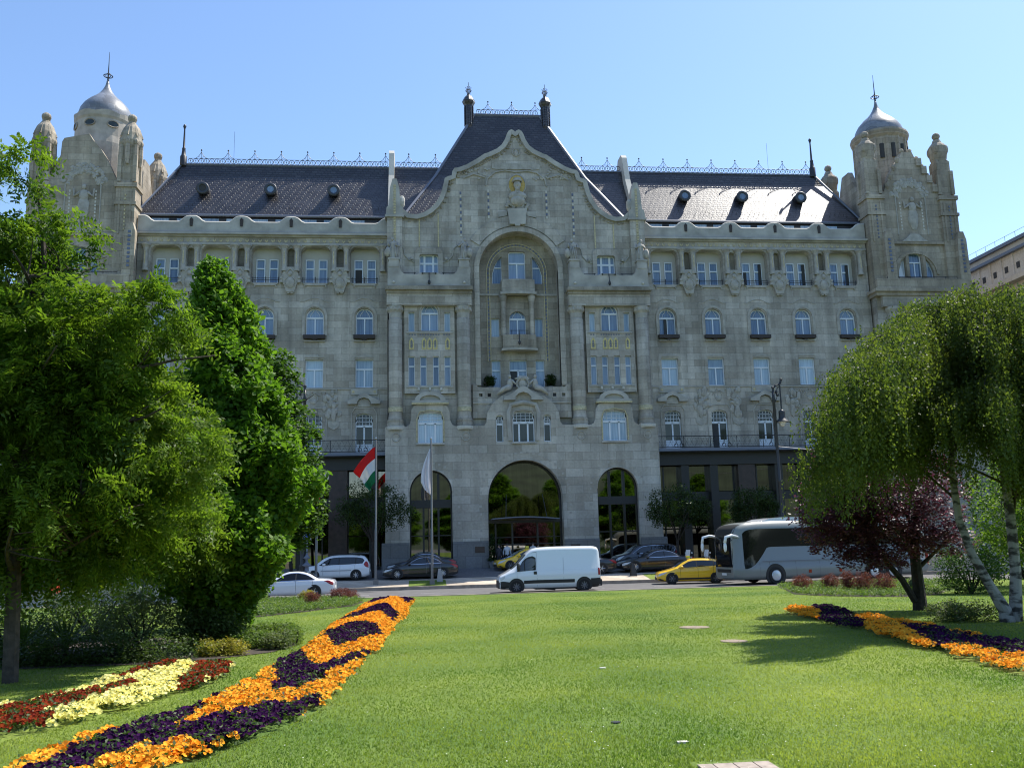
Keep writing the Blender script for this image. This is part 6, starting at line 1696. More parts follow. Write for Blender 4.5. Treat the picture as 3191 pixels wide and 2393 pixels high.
def car(name, label, L, W, H, kind, pt, loc, rot, wheels, rim, spokes=7, glass='glass', group=None, extras=None, cat='car', hood=.66, trunk=None, chrome=True):
    """kind: saloon, hatch, mpv"""
    w = W / 2; xf, xr, r = wheels
    bt = .62 * H if kind != 'mpv' else .58 * H
    g = .17
    if kind == 'saloon':
        st = [(0, .32, .52, .56, w * .72, w * .5), (.1, .22, .6, .66, w * .86, w * .62), (.45, g, .66, .74, w * .96, w * .7), (1.0, g, bt - .1, bt - .04, w, w * .74), (L * .29, g, bt - .02, bt + .05, w, w * .76), (L * .40, g, bt, H * .88, w, w * .69), (L * .50, g, bt + .01, H * .99, w, w * .66), (L * .58, g, bt + .02, H, w, w * .65), (L * .70, g, bt + .03, H * .93, w, w * .65), (L * .83, g, bt + .03, bt + .13, w * .99, w * .72), (L * .93, g + .03, bt + .02, bt + .08, w * .96, w * .74), (L - .07, .26, bt - .08, bt + .02, w * .88, w * .7), (L, .34, bt - .14, bt - .08, w * .8, w * .62)]
        ws = (L * .285, L * .43); rw = (L * .70, L * .825)
        win = [(L * .335, 5.15, 5.2), (L * .38, 5.12, 5.62), (L * .44, 5.1, 5.86), (L * .52, 5.1, 5.93), (L * .60, 5.1, 5.93), (L * .68, 5.1, 5.86), (L * .745, 5.12, 5.62), (L * .785, 5.3, 5.36)]
    elif kind == 'hatch':
        st = [(0, .3, .52, .58, w * .74, w * .5), (.12, .22, .62, .7, w * .88, w * .64), (.5, g, .72, .8, w * .97, w * .7), (1.0, g, bt - .06, bt, w, w * .74), (L * .27, g, bt, bt + .07, w, w * .76), (L * .40, g, bt + .01, H * .9, w, w * .7), (L * .50, g, bt + .02, H * .99, w, w * .67), (L * .62, g, bt + .04, H, w, w * .66), (L * .80, g, bt + .07, H * .97, w, w * .64), (L * .91, g, bt + .08, H * .88, w * .98, w * .62), (L * .97, .24, bt + .04, bt + .2, w * .94, w * .68), (L, .32, bt - .1, bt - .02, w * .88, w * .66)]
        ws = (L * .265, L * .44); rw = (L * .91, L * .975)
        win = [(L * .30, 5.1, 5.16), (L * .36, 5.1, 5.6), (L * .43, 5.08, 5.86), (L * .52, 5.08, 5.92), (L * .66, 5.1, 5.92), (L * .78, 5.14, 5.88), (L * .86, 5.25, 5.72), (L * .89, 5.4, 5.5)]
    else:
        st = [(0, .3, .6, .66, w * .76, w * .5), (.12, .22, .7, .8, w * .9, w * .64), (.5, g, .84, .92, w * .98, w * .7), (.95, g, bt - .02, bt + .06, w, w * .74), (L * .24, g, bt, bt + .16, w, w * .76), (L * .37, g, bt + .01, H * .92, w, w * .74), (L * .47, g, bt + .02, H * .985, w, w * .73), (L * .60, g, bt + .03, H, w, w * .73), (L * .80, g, bt + .05, H * .985, w, w * .72), (L * .92, g, bt + .06, H * .94, w * .99, w * .7), (L * .97, .24, bt + .04, H * .8, w * .97, w * .72), (L, .3, bt - .1, bt + .02, w * .93, w * .74)]
        ws = (L * .235, L * .42); rw = (L * .925, L * .985)
        win = [(L * .26, 5.06, 5.1), (L * .33, 5.05, 5.6), (L * .41, 5.05, 5.88), (L * .52, 5.05, 5.93), (L * .68, 5.05, 5.93), (L * .82, 5.07, 5.92), (L * .90, 5.1, 5.84), (L * .925, 5.5, 5.6)]
    l = Loft(st); root = thing(name, label, cat, (0, 0, 0), group)
    loft_mesh(l, 0, L).build('body', V_[pt], root, off=(0, 0, 0), smooth=True)
    ar = MB()
    for x in (xf, xr):
        for s in (-1, 1): wheel_arch(ar, x - L / 2, r, l.at(x, 2.6)[0] + .004, r, s)
    ar.build('wheel_arch', V_['plastic'], root, off=(0, 0, 0))
    xs = np.linspace(win[0][0], win[-1][0], 26); lo = np.interp(xs, [q[0] for q in win], [q[1] for q in win]); hi = np.interp(xs, [q[0] for q in win], [q[2] for q in win])
    patch(MB(), l, L, xs, lo, hi, nt=4, off=.012).build('side_window', V_[glass], root, off=(0, 0, 0), smooth=True)
    pl = MB()
    for x in ((L * .575,) if kind == 'saloon' else (L * .56, L * .80)): patch(pl, l, L, [x - .03, x + .03], [5.06, 5.06], [5.9, 5.9], off=.016)
    pl.build('door_pillar', V_['plastic'], root, off=(0, 0, 0))
    topskin(MB(), l, L, ws[0] + .05, ws[1], .9).build('windscreen', V_['glass'], root, off=(0, 0, 0), smooth=True)
    topskin(MB(), l, L, rw[0], rw[1], .86).build('rear_window', V_[glass], root, off=(0, 0, 0), smooth=True)
    sm = MB()
    for x in (L * .33, L * .575, L * (.79 if kind != 'saloon' else .76)): patch(sm, l, L, [x - .006, x + .006], [1.6, 1.6], [5.0, 5.0], off=.006)
    sm.build('door_gap', V_['seam' if pt not in ('black', 'navy') else 'steel'], root, off=(0, 0, 0))
    hd = MB()
    for x in (L * .52, L * .73): patch(hd, l, L, [x, x + .2], [4.0, 4.0], [4.22, 4.22], off=.03)
    hd.build('door_handle', V_[pt], root, off=(0, 0, 0))
    if chrome:
        patch(patch(MB(), l, L, xs, lo - .09, lo, off=.018, nt=1), l, L, xs, hi, hi + .05, off=.018, nt=1).build('chrome_trim', V_['chrome'], root, off=(0, 0, 0))
    for s in (-1, 1):
        patch(MB(), l, L, np.linspace(.05, .62, 7), [3.0, 3.1, 3.3, 3.5, 3.7, 3.9, 4.3], [4.7, 4.9, 4.95, 4.95, 4.9, 4.7, 4.4], sides=(s,), off=.012).build('headlight', V_['lamp'], root, off=(0, 0, 0), smooth=True)
        if kind == 'saloon': patch(MB(), l, L, np.linspace(L - .55, L - .04, 6), [4.2, 3.9, 3.6, 3.4, 3.3, 3.3], [4.4, 4.8, 5.0, 5.0, 4.9, 4.8], sides=(s,), off=.012).build('tail_lamp', V_['red'], root, off=(0, 0, 0), smooth=True)
        else: patch(MB(), l, L, np.linspace(L - .36, L - .05, 6), [4.1, 3.7, 3.5, 3.4, 3.4, 3.5], [5.0, 5.3, 5.5, 5.6, 5.5, 5.2], sides=(s,), off=.012).build('tail_lamp', V_['red'], root, off=(0, 0, 0), smooth=True)
        y, z = l.at(L * .335, 5.05)
        MB().ell(L * .345 - L / 2, s * (y + .1), z + .06, .12, .1, .075, 8, 6).build('mirror', V_[pt], root, off=(0, 0, 0), smooth=True)
    bf = MB().prism_x([(-w * .55, .26), (w * .55, .26), (w * .6, .42), (-w * .6, .42)], -L / 2 - .012, -L / 2 + .1)
    patch(bf, l, L, np.linspace(.06, .4, 5), [.9, .9, .9, 1.0, 1.1], [2.2, 2.2, 2.0, 1.7, 1.3], off=.01)
    bf.build('front_grille', V_['plastic'], root, off=(0, 0, 0))
    MB().box(-L / 2 - .02, -L / 2 - .008, -.26, .26, .44, .54).build('number_plate', V_['plate'], root, off=(0, 0, 0))
    MB().box(L / 2, L / 2 + .015, -.26, .26, .5, .62).build('number_plate', V_['plate'], root, off=(0, 0, 0))
    for x in (xf, xr):
        for s in (-1, 1): wheel(root, x - L / 2, s * (l.at(x, 2.6)[0] - .085), r, .2, V_[rim], spokes, s)
    if extras: extras(root, l, L, W, H)
    finish(root, loc, rot)
    return root

def sill_strip(root, l, L, W, H): patch(MB(), l, L, np.linspace(L * .28, L * .74, 8), [1.3] * 8, [1.9] * 8, off=.012).build('sill_strip', V_['plastic'], root, off=(0, 0, 0))
def taxi_bits(root, l, L, W, H):
    sill_strip(root, l, L, W, H)
    ck = MB()
    for k in range(44):
        for row in range(2):
            if (k + row) % 2: continue
            x = L * .30 + k * .062
            if x > L * .93: continue
            patch(ck, l, L, [x, x + .062], [4.35 + row * .22] * 2, [4.57 + row * .22] * 2, off=.012, nt=1)
    ck.build('checker_band', V_['checkdark'], root, off=(0, 0, 0))
    sg = MB().box(L * .47 - L / 2 - .09, L * .47 - L / 2 + .09, -.28, .28, H + .01, H + .15)
    sg.build('roof_sign', plain('taxi_sign_amber', (.85, .55, .03), .4), root, off=(0, 0, 0))
    MB().box(L * .47 - L / 2 - .095, L * .47 - L / 2 + .095, -.285, -.2, H + .03, H + .13).build('roof_sign_end', plain('taxi_sign_green', (.4, .6, .06), .4), root, off=(0, 0, 0))
def blue_bonnet(root, l, L, W, H):
    topskin(MB(), l, L, .35, L * .265, .98, off=.01).build('bonnet', V_['blue'], root, off=(0, 0, 0), smooth=True)
    sg = MB().box(L * .52 - L / 2 - .1, L * .52 - L / 2 + .1, -.16, .16, H + .01, H + .16)
    sg.build('roof_sign', plain('taxi_sign_yellow', (.8, .7, .1), .4), root, off=(0, 0, 0))
def roof_rails(root, l, L, W, H):
    m = MB()
    for s in (-1, 1): m.tube([(L * q - L / 2, s * W * .36, H * (.99 if .4 < q < .85 else .95) + .03) for q in (.4, .48, .6, .75, .86)], .022, 5)
    m.build('roof_rail', V_['plastic'], root, off=(0, 0, 0))
    patch(MB(), l, L, np.linspace(L * .3, L * .74, 8), [2.7] * 8, [2.95] * 8, off=.012).build('rub_strip', V_['seamlight'], root, off=(0, 0, 0))
def shark_fin(root, l, L, W, H):
    MB().prism([(L * .66 - L / 2, H * .95), (L * .72 - L / 2, H * .93), (L * .715 - L / 2, H * 1.0)], -.03, .03).build('roof_aerial', V_['pearl'], root, off=(0, 0, 0))
    topskin(MB(), l, L, L * .44, L * .70, .8, off=.008).build('glass_roof', V_['tint'], root, off=(0, 0, 0), smooth=True)

def fz(y): return pave_z(y) if y < 60.3 else fore_z(y)
car('white_saloon', 'white saloon car driving left, half hidden behind the tree and ground cover', 4.87, 1.85, 1.46, 'saloon', 'pearl', (-7.15, 51.9, 0), 0, (.96, 3.8, .34), 'alloy', 5, 'tint', extras=shark_fin)
car('white_minivan', 'white people carrier parked facing left behind the flagpoles', 4.47, 1.8, 1.62, 'mpv', 'white', (-5.55, 61.4, fz(61.4) - .02), -1, (.9, 3.6, .32), 'alloy', 7, extras=roof_rails, chrome=False)
car('black_saloon', 'black saloon parked facing left with chrome window trim and many-spoked wheels', 4.9, 1.86, 1.46, 'saloon', 'black', (.0, 60.9, fz(60.9) - .02), 1, (.92, 3.89, .34), 'alloy', 11)
car('dark_saloon', 'dark saloon parked behind the black many-spoked one at the left arch', 4.8, 1.86, 1.46, 'saloon', 'navy', (.05, 63.6, fz(63.6) - .02), 1, (.92, 3.8, .34), 'alloy', 9)
car('black_coupe', 'black car with white five-spoke wheels, only its tail showing past the van', 4.9, 1.86, 1.42, 'saloon', 'black', (10.6, 60.9, fz(60.9) - .02), 0, (.92, 3.86, .35), 'alloy', 5)
car('black_limousine', 'long black saloon parked between the van and the taxi', 5.2, 1.9, 1.48, 'saloon', 'black', (15.95, 61.2, fz(61.2) - .02), 3, (.93, 4.0, .36), 'alloy', 10)
car('dark_suv', 'dark high car parked behind the long black saloon at the right arch', 4.7, 1.88, 1.66, 'mpv', 'navy', (15.9, 63.9, fz(63.9) - .02), 3, (.92, 3.7, .36), 'alloy', 7)
car('yellow_taxi', 'yellow taxi with a black checker band driving in front of the coach', 4.3, 1.8, 1.5, 'hatch', 'taxi', (16.5, 54.9, 0), -9, (.9, 3.56, .33), 'steel', 6, extras=taxi_bits, cat='taxi', chrome=False)
car('yellow_taxi', 'yellow taxi with a blue bonnet waiting at the entrance arch behind the van', 4.5, 1.8, 1.48, 'hatch', 'taxi', (7.45, 64.6, fz(64.6) - .02), 8, (.9, 3.5, .33), 'steel', 6, extras=blue_bonnet, cat='taxi', chrome=False)

# ---- white panel van
L, w = 5.6, .99
st = [(0, .3, .74, .82, .74, .58), (.06, .24, .82, .92, .84, .66), (.3, .22, .94, 1.04, .93, .74), (.62, .22, 1.08, 1.22, .97, .8), (.9, .22, 1.14, 1.42, .98, .8), (1.3, .22, 1.16, 1.84, .99, .8), (1.62, .22, 1.18, 2.16, .99, .82), (1.9, .22, 1.2, 2.36, .99, .84), (2.25, .22, 1.2, 2.42, .99, .86), (3.4, .22, 1.2, 2.45, .99, .87), (5.2, .22, 1.2, 2.43, .99, .87), (5.45, .24, 1.2, 2.38, .985, .86), (5.56, .28, 1.2, 2.2, .97, .86), (5.6, .3, 1.15, 1.6, .95, .88)]
l = Loft(st); root = thing('white_van', 'large white panel van with black bumpers driving left along the road', 'van', (0, 0, 0))
Z0 = (0, 0, 0)
loft_mesh(l, 0, L).build('body', V_['white'], root, off=Z0, smooth=True)
patch(MB(), l, L, [.98, 1.12, 1.3, 1.46, 1.62, 1.85, 2.03], [4.95, 4.88, 4.88, 4.9, 4.9, 4.9, 4.92], [5.12, 5.58, 5.92, 5.94, 5.9, 5.8, 5.68], off=.008).build('window_rubber', V_['plastic'], root, off=Z0)
topskin(MB(), l, L, .72, 1.5, .92).build('windscreen', V_['glass'], root, off=Z0, smooth=True)
patch(MB(), l, L, [1.0, 1.12, 1.3, 1.38], [5.02, 4.95, 4.95, 5.0], [5.1, 5.5, 5.86, 5.9], off=.012).build('quarter_window', V_['glass'], root, off=Z0)
patch(MB(), l, L, [1.44, 1.55, 1.8, 1.98], [4.98, 4.98, 4.98, 5.0], [5.72, 5.82, 5.72, 5.6], off=.012).build('side_window', V_['glass'], root, off=Z0)
sm = MB()
for x, t1 in ((.98, 5.0), (2.08, 6.0), (3.55, 7.0)): patch(sm, l, L, [x - .007, x + .007], [1.3, 1.3], [t1, t1], off=.006)
patch(sm, l, L, np.linspace(1.0, 2.08, 12), np.interp(np.linspace(1.0, 2.08, 12), [1, 1.4, 1.8, 2.08], [5.1, 6.0, 6.0, 5.95]), np.interp(np.linspace(1.0, 2.08, 12), [1, 1.4, 1.8, 2.08], [5.13, 6.03, 6.03, 5.98]), off=.007, nt=1)
patch(sm, l, L, [2.6, 5.4], [4.95] * 2, [4.99] * 2, off=.006, nt=1)
sm.build('panel_gap', V_['seamlight'], root, off=Z0)
bp = patch(MB(), l, L, np.linspace(.01, .75, 9), [0.2] * 9, [3.1, 3.1, 3.0, 2.9, 2.75, 2.6, 2.5, 2.4, 2.3], off=.02)
bp.prism_x([(-.72, .26), (.72, .26), (.72, .66), (-.72, .66)], -L / 2 - .03, -L / 2 + .05)
bp.build('front_bumper', V_['plastic'], root, off=Z0)
bp = patch(MB(), l, L, np.linspace(5.05, 5.6, 5), [.3] * 5, [2.6] * 5, off=.025); bp.box(L / 2 - .02, L / 2 + .08, -.93, .93, .28, .62)
bp.build('rear_bumper', V_['plastic'], root, off=Z0)
rs_ = patch(MB(), l, L, np.linspace(1.35, 4.15, 12), [2.02] * 12, [2.55] * 12, off=.018); rs_.build('side_moulding', V_['plastic'], root, off=Z0)
ar = MB()
for x in (.94, 4.68):
    for s in (-1, 1): wheel_arch(ar, x - L / 2, .34, l.at(x, 2.4)[0] + .012, .36, s, 1.28)
ar.build('wheel_arch', V_['plastic'], root, off=Z0)
for x in (.94, 4.68):
    for s in (-1, 1): wheel(root, x - L / 2, s * .9, .34, .22, V_['steel'], 8, s)
for s in (-1, 1):
    patch(MB(), l, L, np.linspace(.04, .32, 5), [3.3, 3.3, 3.4, 3.5, 3.7], [4.8, 4.9, 4.9, 4.9, 4.8], sides=(s,), off=.014).build('headlight', V_['lamp'], root, off=Z0)
    patch(MB(), l, L, [5.47, 5.53, 5.585], [3.1] * 3, [5.05] * 3, sides=(s,), off=.02).build('tail_lamp', V_['red'], root, off=Z0)
    MB().ell(1.05 - L / 2, s * 1.12, 1.38, .1, .12, .24, 8, 6).build('mirror', V_['plastic'], root, off=Z0)
    MB().box(1.9 - L / 2, 2.07 - L / 2, min(s * .97, s * 1.0), max(s * .97, s * 1.0), .98, 1.14).build('door_handle', V_['plastic'], root, off=Z0)
MB().tube([(2.5 - L / 2, -.7, .2), (3.1 - L / 2, -.7, .14)], .06, 6).build('exhaust', V_['plastic'], root, off=Z0)
MB().box(2.0 - L / 2, 4.2 - L / 2, -.85, .85, .16, .3).build('underbody', V_['plastic'], root, off=Z0)
finish(root, (7.05, 50.7, 0), 0)

# ---- coach
L = 13.4; root = thing('white_coach', 'white touring coach with dark windows standing behind the red shrubs', 'coach', (0, 0, 0))
H = 3.6
def cw(x): return 1.27 * (1 - .22 * max(0, (.55 - x) / .55) ** 2.2)
st = [(0, .42, 1.1, 2.6, .98, .9), (.05, .34, 1.1, 2.9, 1.04, .95), (.2, .3, 1.1, 3.2, 1.14, 1.02), (.5, .28, 1.1, 3.4, 1.24, 1.1), (1.0, .28, 1.1, 3.52, 1.27, 1.14), (1.8, .28, 1.1, 3.58, 1.27, 1.15), (3.2, .28, 1.1, 3.6, 1.27, 1.15), (12.6, .28, 1.1, 3.6, 1.27, 1.15), (13.2, .32, 1.1, 3.5, 1.25, 1.12), (13.4, .4, 1.1, 3.2, 1.2, 1.05)]
l = Loft(st)
loft_mesh(l, 0, L, .1).build('body', plain('coach_grey', (.195, .21, .20), .4, .05, coat=.35), root, off=Z0, smooth=True)
def side_plate(mb, poly, off, ys=(-1, 1)):
    for s in ys:
        tri = MB().plate([(x - L / 2, z) for x, z in poly], [], 0, .02)
        vs = []
        for x, y, z in tri.v:
            sec = l.pts(min(max(x + L / 2, .0), L)); yy = np.interp(z, sec[:8, 1], sec[:8, 0])
            vs.append((x, s * (yy + off - (0 if y == 0 else .02)), z))
        mb.add(vs, tri.f)
    return mb
def dense(poly, st=.25):
    out = []
    for (a, b), (c, d) in zip(poly, poly[1:] + poly[:1]):
        n = max(1, int(math.hypot(c - a, d - b) / st))
        for k in range(n): out.append((a + (c - a) * k / n, b + (d - b) * k / n))
    return out
gl = MB()
xs = np.concatenate([np.linspace(.62, 2.6, 14), np.linspace(3, 12.9, 20)])
lo = np.interp(xs, [.62, .8, 1.0, 1.3, 1.6, 1.9, 2.15, 2.4, 13], [.92, .92, .98, 1.12, 1.4, 1.75, 2.08, 2.12, 2.12]); hi = np.interp(xs, [.62, .75, .95, 1.3, 1.7, 13], [2.9, 3.02, 3.1, 3.14, 3.16, 3.16])
for s in (-1, 1):
    vs = []; fs = []
    for x, a, b in zip(xs, lo, hi):
        sec = l.pts(x)
        for j in range(7):
            z = a + (b - a) * j / 6; yy = np.interp(z, sec[:8, 1], sec[:8, 0]); vs.append((x - L / 2, s * (yy + .014), z))
    for i in range(len(xs) - 1):
        for j in range(6): fs.append((i * 7 + j, i * 7 + j + 1, i * 7 + j + 8, i * 7 + j + 7))
    MB().add(vs, fs).build('side_glazing', V_['tint'], root, off=Z0, smooth=True)
def front_skin(name, z0, z1, k, mat, off=.02, top=False):
    vs = []; fs = []; n = 14; m = 8
    for j in range(m + 1):
        z = z0 + (z1 - z0) * j / m
        # x where the nose surface reaches this height
        xc = 0.0
        for x in np.linspace(0, 1.4, 71):
            if l.pts(x)[9, 1] >= z: xc = x; break
        for i in range(n + 1):
            f = -1 + 2 * i / n; yy = f * k
            x = xc
            for xx in np.linspace(xc, 1.2, 61):
                sec = l.pts(xx)
                if np.interp(z, sec[:9, 1], sec[:9, 0]) >= abs(yy): x = xx; break
            vs.append((x - L / 2 - off, yy, z))
    for j in range(m):
        for i in range(n): o = j * (n + 1) + i; fs.append((o, o + 1, o + n + 2, o + n + 1))
    return MB().add(vs, fs).build(name, mat, root, off=Z0, smooth=True)
front_skin('windscreen', 1.02, 2.75, .97, V_['tint'])
front_skin('front_cap', 2.77, 3.42, .98, V_['plastic'], .03)
front_skin('number_plate', .55, .68, .26, V_['plate'])
front_skin('front_grille', .72, .9, .75, V_['plastic'], .015)
rf = MB().prism([(2.0 - L / 2, 3.55), (12.4 - L / 2, 3.55), (12.2 - L / 2, 3.74), (9 - L / 2, 3.8), (3.4 - L / 2, 3.8), (2.6 - L / 2, 3.72)], -.9, .9)
rf.build('roof_pod', V_['white'], root, off=Z0)
sm = MB()
def vline(x, z0, z1, wd=.012):
    for s in (-1, 1):
        sec = l.pts(x); sm.add([(x - L / 2 + d, s * (np.interp(z, sec[:8, 1], sec[:8, 0]) + .006), z) for z in np.linspace(z0, z1, 6) for d in (-wd, wd)], [(2 * i, 2 * i + 1, 2 * i + 3, 2 * i + 2) for i in range(5)])
for x, z1 in ((1.6, 1.25), (2.25, 1.3), (4.0, 1.3), (5.6, 1.3), (7.2, 1.3), (8.8, 1.3), (11.4, 1.3)): vline(x, .36, z1)
for s in (-1, 1):
    for x0, x1 in ((1.75, 13.0),):
        sm.add([(x - L / 2, s * 1.281, z) for x in (x0, x1) for z in (1.29, 1.32)], [(0, 1, 3, 2)])
sm.build('locker_gap', V_['steel'], root, off=Z0)
ar = MB()
for x, rr in ((2.6, .5), (9.35, .5), (10.7, .5)):
    for s in (-1, 1): wheel_arch(ar, x - L / 2, rr, 1.272, .5, s, 1.32)
ar.build('wheel_arch', V_['plastic'], root, off=Z0)
for x in (2.6, 9.35, 10.7):
    for s in (-1, 1):
        wo = wheel(root, x - L / 2, s * 1.17, .5, .28, V_['alloy'], 10, s)
        m = MB(); v = MB().lathe([(.3, 0), (.28, .03), (.1, .06), (.001, .06)], 0, 0, 18); m.add([(px, s * (.13 + pz), py) for px, py, pz in v.v], v.f)
        m.build('hub_cap', V_['silver'], wo, off=Z0)
for s in (-1, 1):
    MB().tube([(.4 - L / 2, s * 1.1, 2.72), (-.15 - L / 2, s * 1.25, 2.82), (-.55 - L / 2, s * 1.3, 2.72), (-.62 - L / 2, s * 1.3, 2.4)], [.07, .08, .09, .09], 8).build('mirror_arm', V_['white'], root, off=Z0, smooth=True)
    MB().ell(-.62 - L / 2, s * 1.3, 2.18, .09, .13, .3, 8, 6).build('mirror', V_['white'], root, off=Z0, smooth=True)
    MB().ell(.16 - L / 2, s * .9, .66, .12, .16, .1, 8, 6).build('headlight', V_['lamp'], root, off=Z0, smooth=True)
    MB().ell(.12 - L / 2, s * .98, .78, .06, .07, .05, 8, 6).build('indicator', V_['amber'], root, off=Z0)
    for x in (4.9, 7.0): MB().box(x - L / 2 - .09, x - L / 2 + .09, min(s * 1.27, s * 1.29), max(s * 1.27, s * 1.29), .58, .76).build('side_marker', V_['red'], root, off=Z0)
    MB().box(13.25 - L / 2, 13.42 - L / 2, min(s * 1.0, s * 1.22), max(s * 1.0, s * 1.22), .8, 1.5).build('tail_lamp', V_['red'], root, off=Z0)
    MB().box(12.2 - L / 2, 12.9 - L / 2, min(s * 1.25, s * 1.285), max(s * 1.25, s * 1.285), .85, 1.1).build('engine_grille', V_['plastic'], root, off=Z0)
finish(root, (24.1, 53.0, 0), 11.5)

# ---- scooters parked by the street tree
def scooter(loc, rot, lb):
    root = thing('motor_scooter', lb, 'scooter', (0, 0, 0), 'scooters parked beside the street tree')
    b = MB().prism([(-.35, .3), (.1, .22), (.35, .3), (.75, .35), (.82, .62), (.7, .78), (.25, .72), (.15, .4), (-.2, .4), (-.38, .9), (-.5, .92)], -.17, .17)
    b.build('body', V_['navy'], root, off=Z0)
    MB().prism([(.15, .74), (.85, .8), (.8, .9), (.2, .86)], -.15, .15).build('seat', V_['plastic'], root, off=Z0)
    MB().prism([(-.58, .95), (-.5, .93), (-.42, 1.4), (-.48, 1.42)], -.2, .2).build('windshield', V_['white'], root, off=Z0)
    MB().prism([(-.62, .62), (-.4, .55), (-.3, .95), (-.5, .98)], -.15, .15).build('front_fairing', V_['silver'], root, off=Z0)
    MB().tube([(-.38, -.36, 1.02), (-.38, .36, 1.02)], .025, 6).build('handlebar', V_['plastic'], root, off=Z0)
    for s in (-1, 1): MB().ell(-.42, s * .34, 1.2, .04, .09, .06, 8, 6).build('mirror', V_['lamp'], root, off=Z0)
    for x in (-.6, .62): wheel(root, x, 0, .24, .12, V_['steel'], 5, -1)
    finish(root, loc, rot)
scooter((18.5, 60.6, fz(60.6)), 20, 'scooter with a raised white windshield, left of the other by the coach mirror'); scooter((19.75, 60.4, fz(60.4)), 15, 'scooter with a white windshield nearest the coach mirror')
# ------------------------------------------------------------------ flagpoles, flags, lamps, signs, small things
def pole(x, y, h, lb):
    z = fz(y)
    t = thing('flagpole', lb, 'flagpole', (x, y, z), 'flagpoles along the pavement')
    MB().lathe([(.085, -.02), (.08, 3.4), (.06, 3.5), (.045, h - .06), (.03, h)], x, y, 10, z0=z).build('pole', plain('brushed_metal_' + str(len(lb)), (.16, .16, .165), .45, .4), t, smooth=True)
    MB().ell(x, y, z + h + .05, .07, .07, .07, 8, 6).build('finial', V_['chrome'], t)
    MB().box(x - .16, x + .16, y - .16, y + .16, z - .02, z + .32).build('base', M['granite'], t)
    MB().tube([(x + .06, y - .06, z + 1.2), (x + .06, y - .06, z + h - .1)], .008, 4).build('halyard', M['white_stone'], t)
pole(-2.82, 58.4, 9.2, 'flagpole carrying the red white and green flag')
pole(.72, 57.95, 9.15, 'flagpole carrying the limp white flag')
pole(-6.5, 58.2, 9.0, 'flagpole beside the white people carrier, its top behind the lime')
def flag(x, y, ztop, name, lb, mats, h, grid):
    """hanging cloth: grid(i,j) in 0..1 gives an offset from the hoist"""
    n, m = 24, 30; vs = []; fs = []; mi = []
    for j in range(m + 1):
        for i in range(n + 1): vs.append(grid(i / n, j / m))
    for j in range(m):
        for i in range(n):
            o = j * (n + 1) + i; fs.append((o, o + 1, o + n + 2, o + n + 1)); mi.append(min(len(mats) - 1, int((j + .5) / m * len(mats))))
    b = MB(); b.v = [(x + a, y + c, ztop + d) for a, c, d in vs]; b.f = fs; b.mi = mi
    o = b.build(name, mats, None, off=(x, y, ztop), smooth=True); o.location = (x, y, ztop)
    tag(o, lb, 'flag'); sd = o.modifiers.new('thickness', 'SOLIDIFY'); sd.thickness = .01
def cloth(name, c):
    m = leafmat(name, c, tuple(k * .9 for k in c), .3, .7, .2, (1, 1, 1)); return m
def hun(u, v):
    # hoist runs down the pole; the fly hangs out to the left and down
    hx, hz = -.04, -.05 - 2.3 * v
    fx, fzz = -1.42 + 1.05 * v, -1.62 - 1.25 * v
    k = u ** .9
    x = hx + (fx - hx) * k; z = hz + (fzz - hz) * (u ** 1.25)
    yv = .16 * math.sin(u * 7 + v * 3) * (.25 + .75 * u) + .07 * math.sin(u * 15 - v * 4) * u
    return (x + .05 * math.sin(v * 9 + u * 4) * u, yv - .05, z)
flag(-2.82, 58.4, fz(58.4) + 8.75, 'national_flag', 'red white and green striped flag hanging from the middle flagpole', [cloth('red_cloth', (.62, .02, .02)), cloth('white_cloth', (.75, .75, .77)), cloth('green_cloth', (.015, .17, .07))], 2.4, hun)
def limp(u, v):
    w = .1 + .5 * math.sin(min(1, v * 1.3) * math.pi / 2) * (1 if v < .8 else 1 - (v - .8) * 2.2)
    return (-.05 - w * u - .02 * math.sin(u * 14), -.06 + .13 * math.sin(u * 11 + v * 2) * min(1, v * 2 + .2), -.05 - 3.0 * v + .55 * u * v - .2 * u)
flag(.72, 57.95, fz(57.95) + 8.6, 'white_flag', 'limp white flag hanging from the right hand flagpole', [cloth('offwhite_cloth', (.82, .82, .88))], 3, limp)
def redbit(u, v): return (.02 + .16 * u, -.04 + .05 * math.sin(u * 9 + v * 5), -2.4 * v)
flag(-6.5, 58.2, fz(58.2) + 7.6, 'red_flag', 'narrow hanging flag showing a little red at the edge of the lime', [cloth('darkred_cloth', (.45, .03, .03))], 2, redbit)

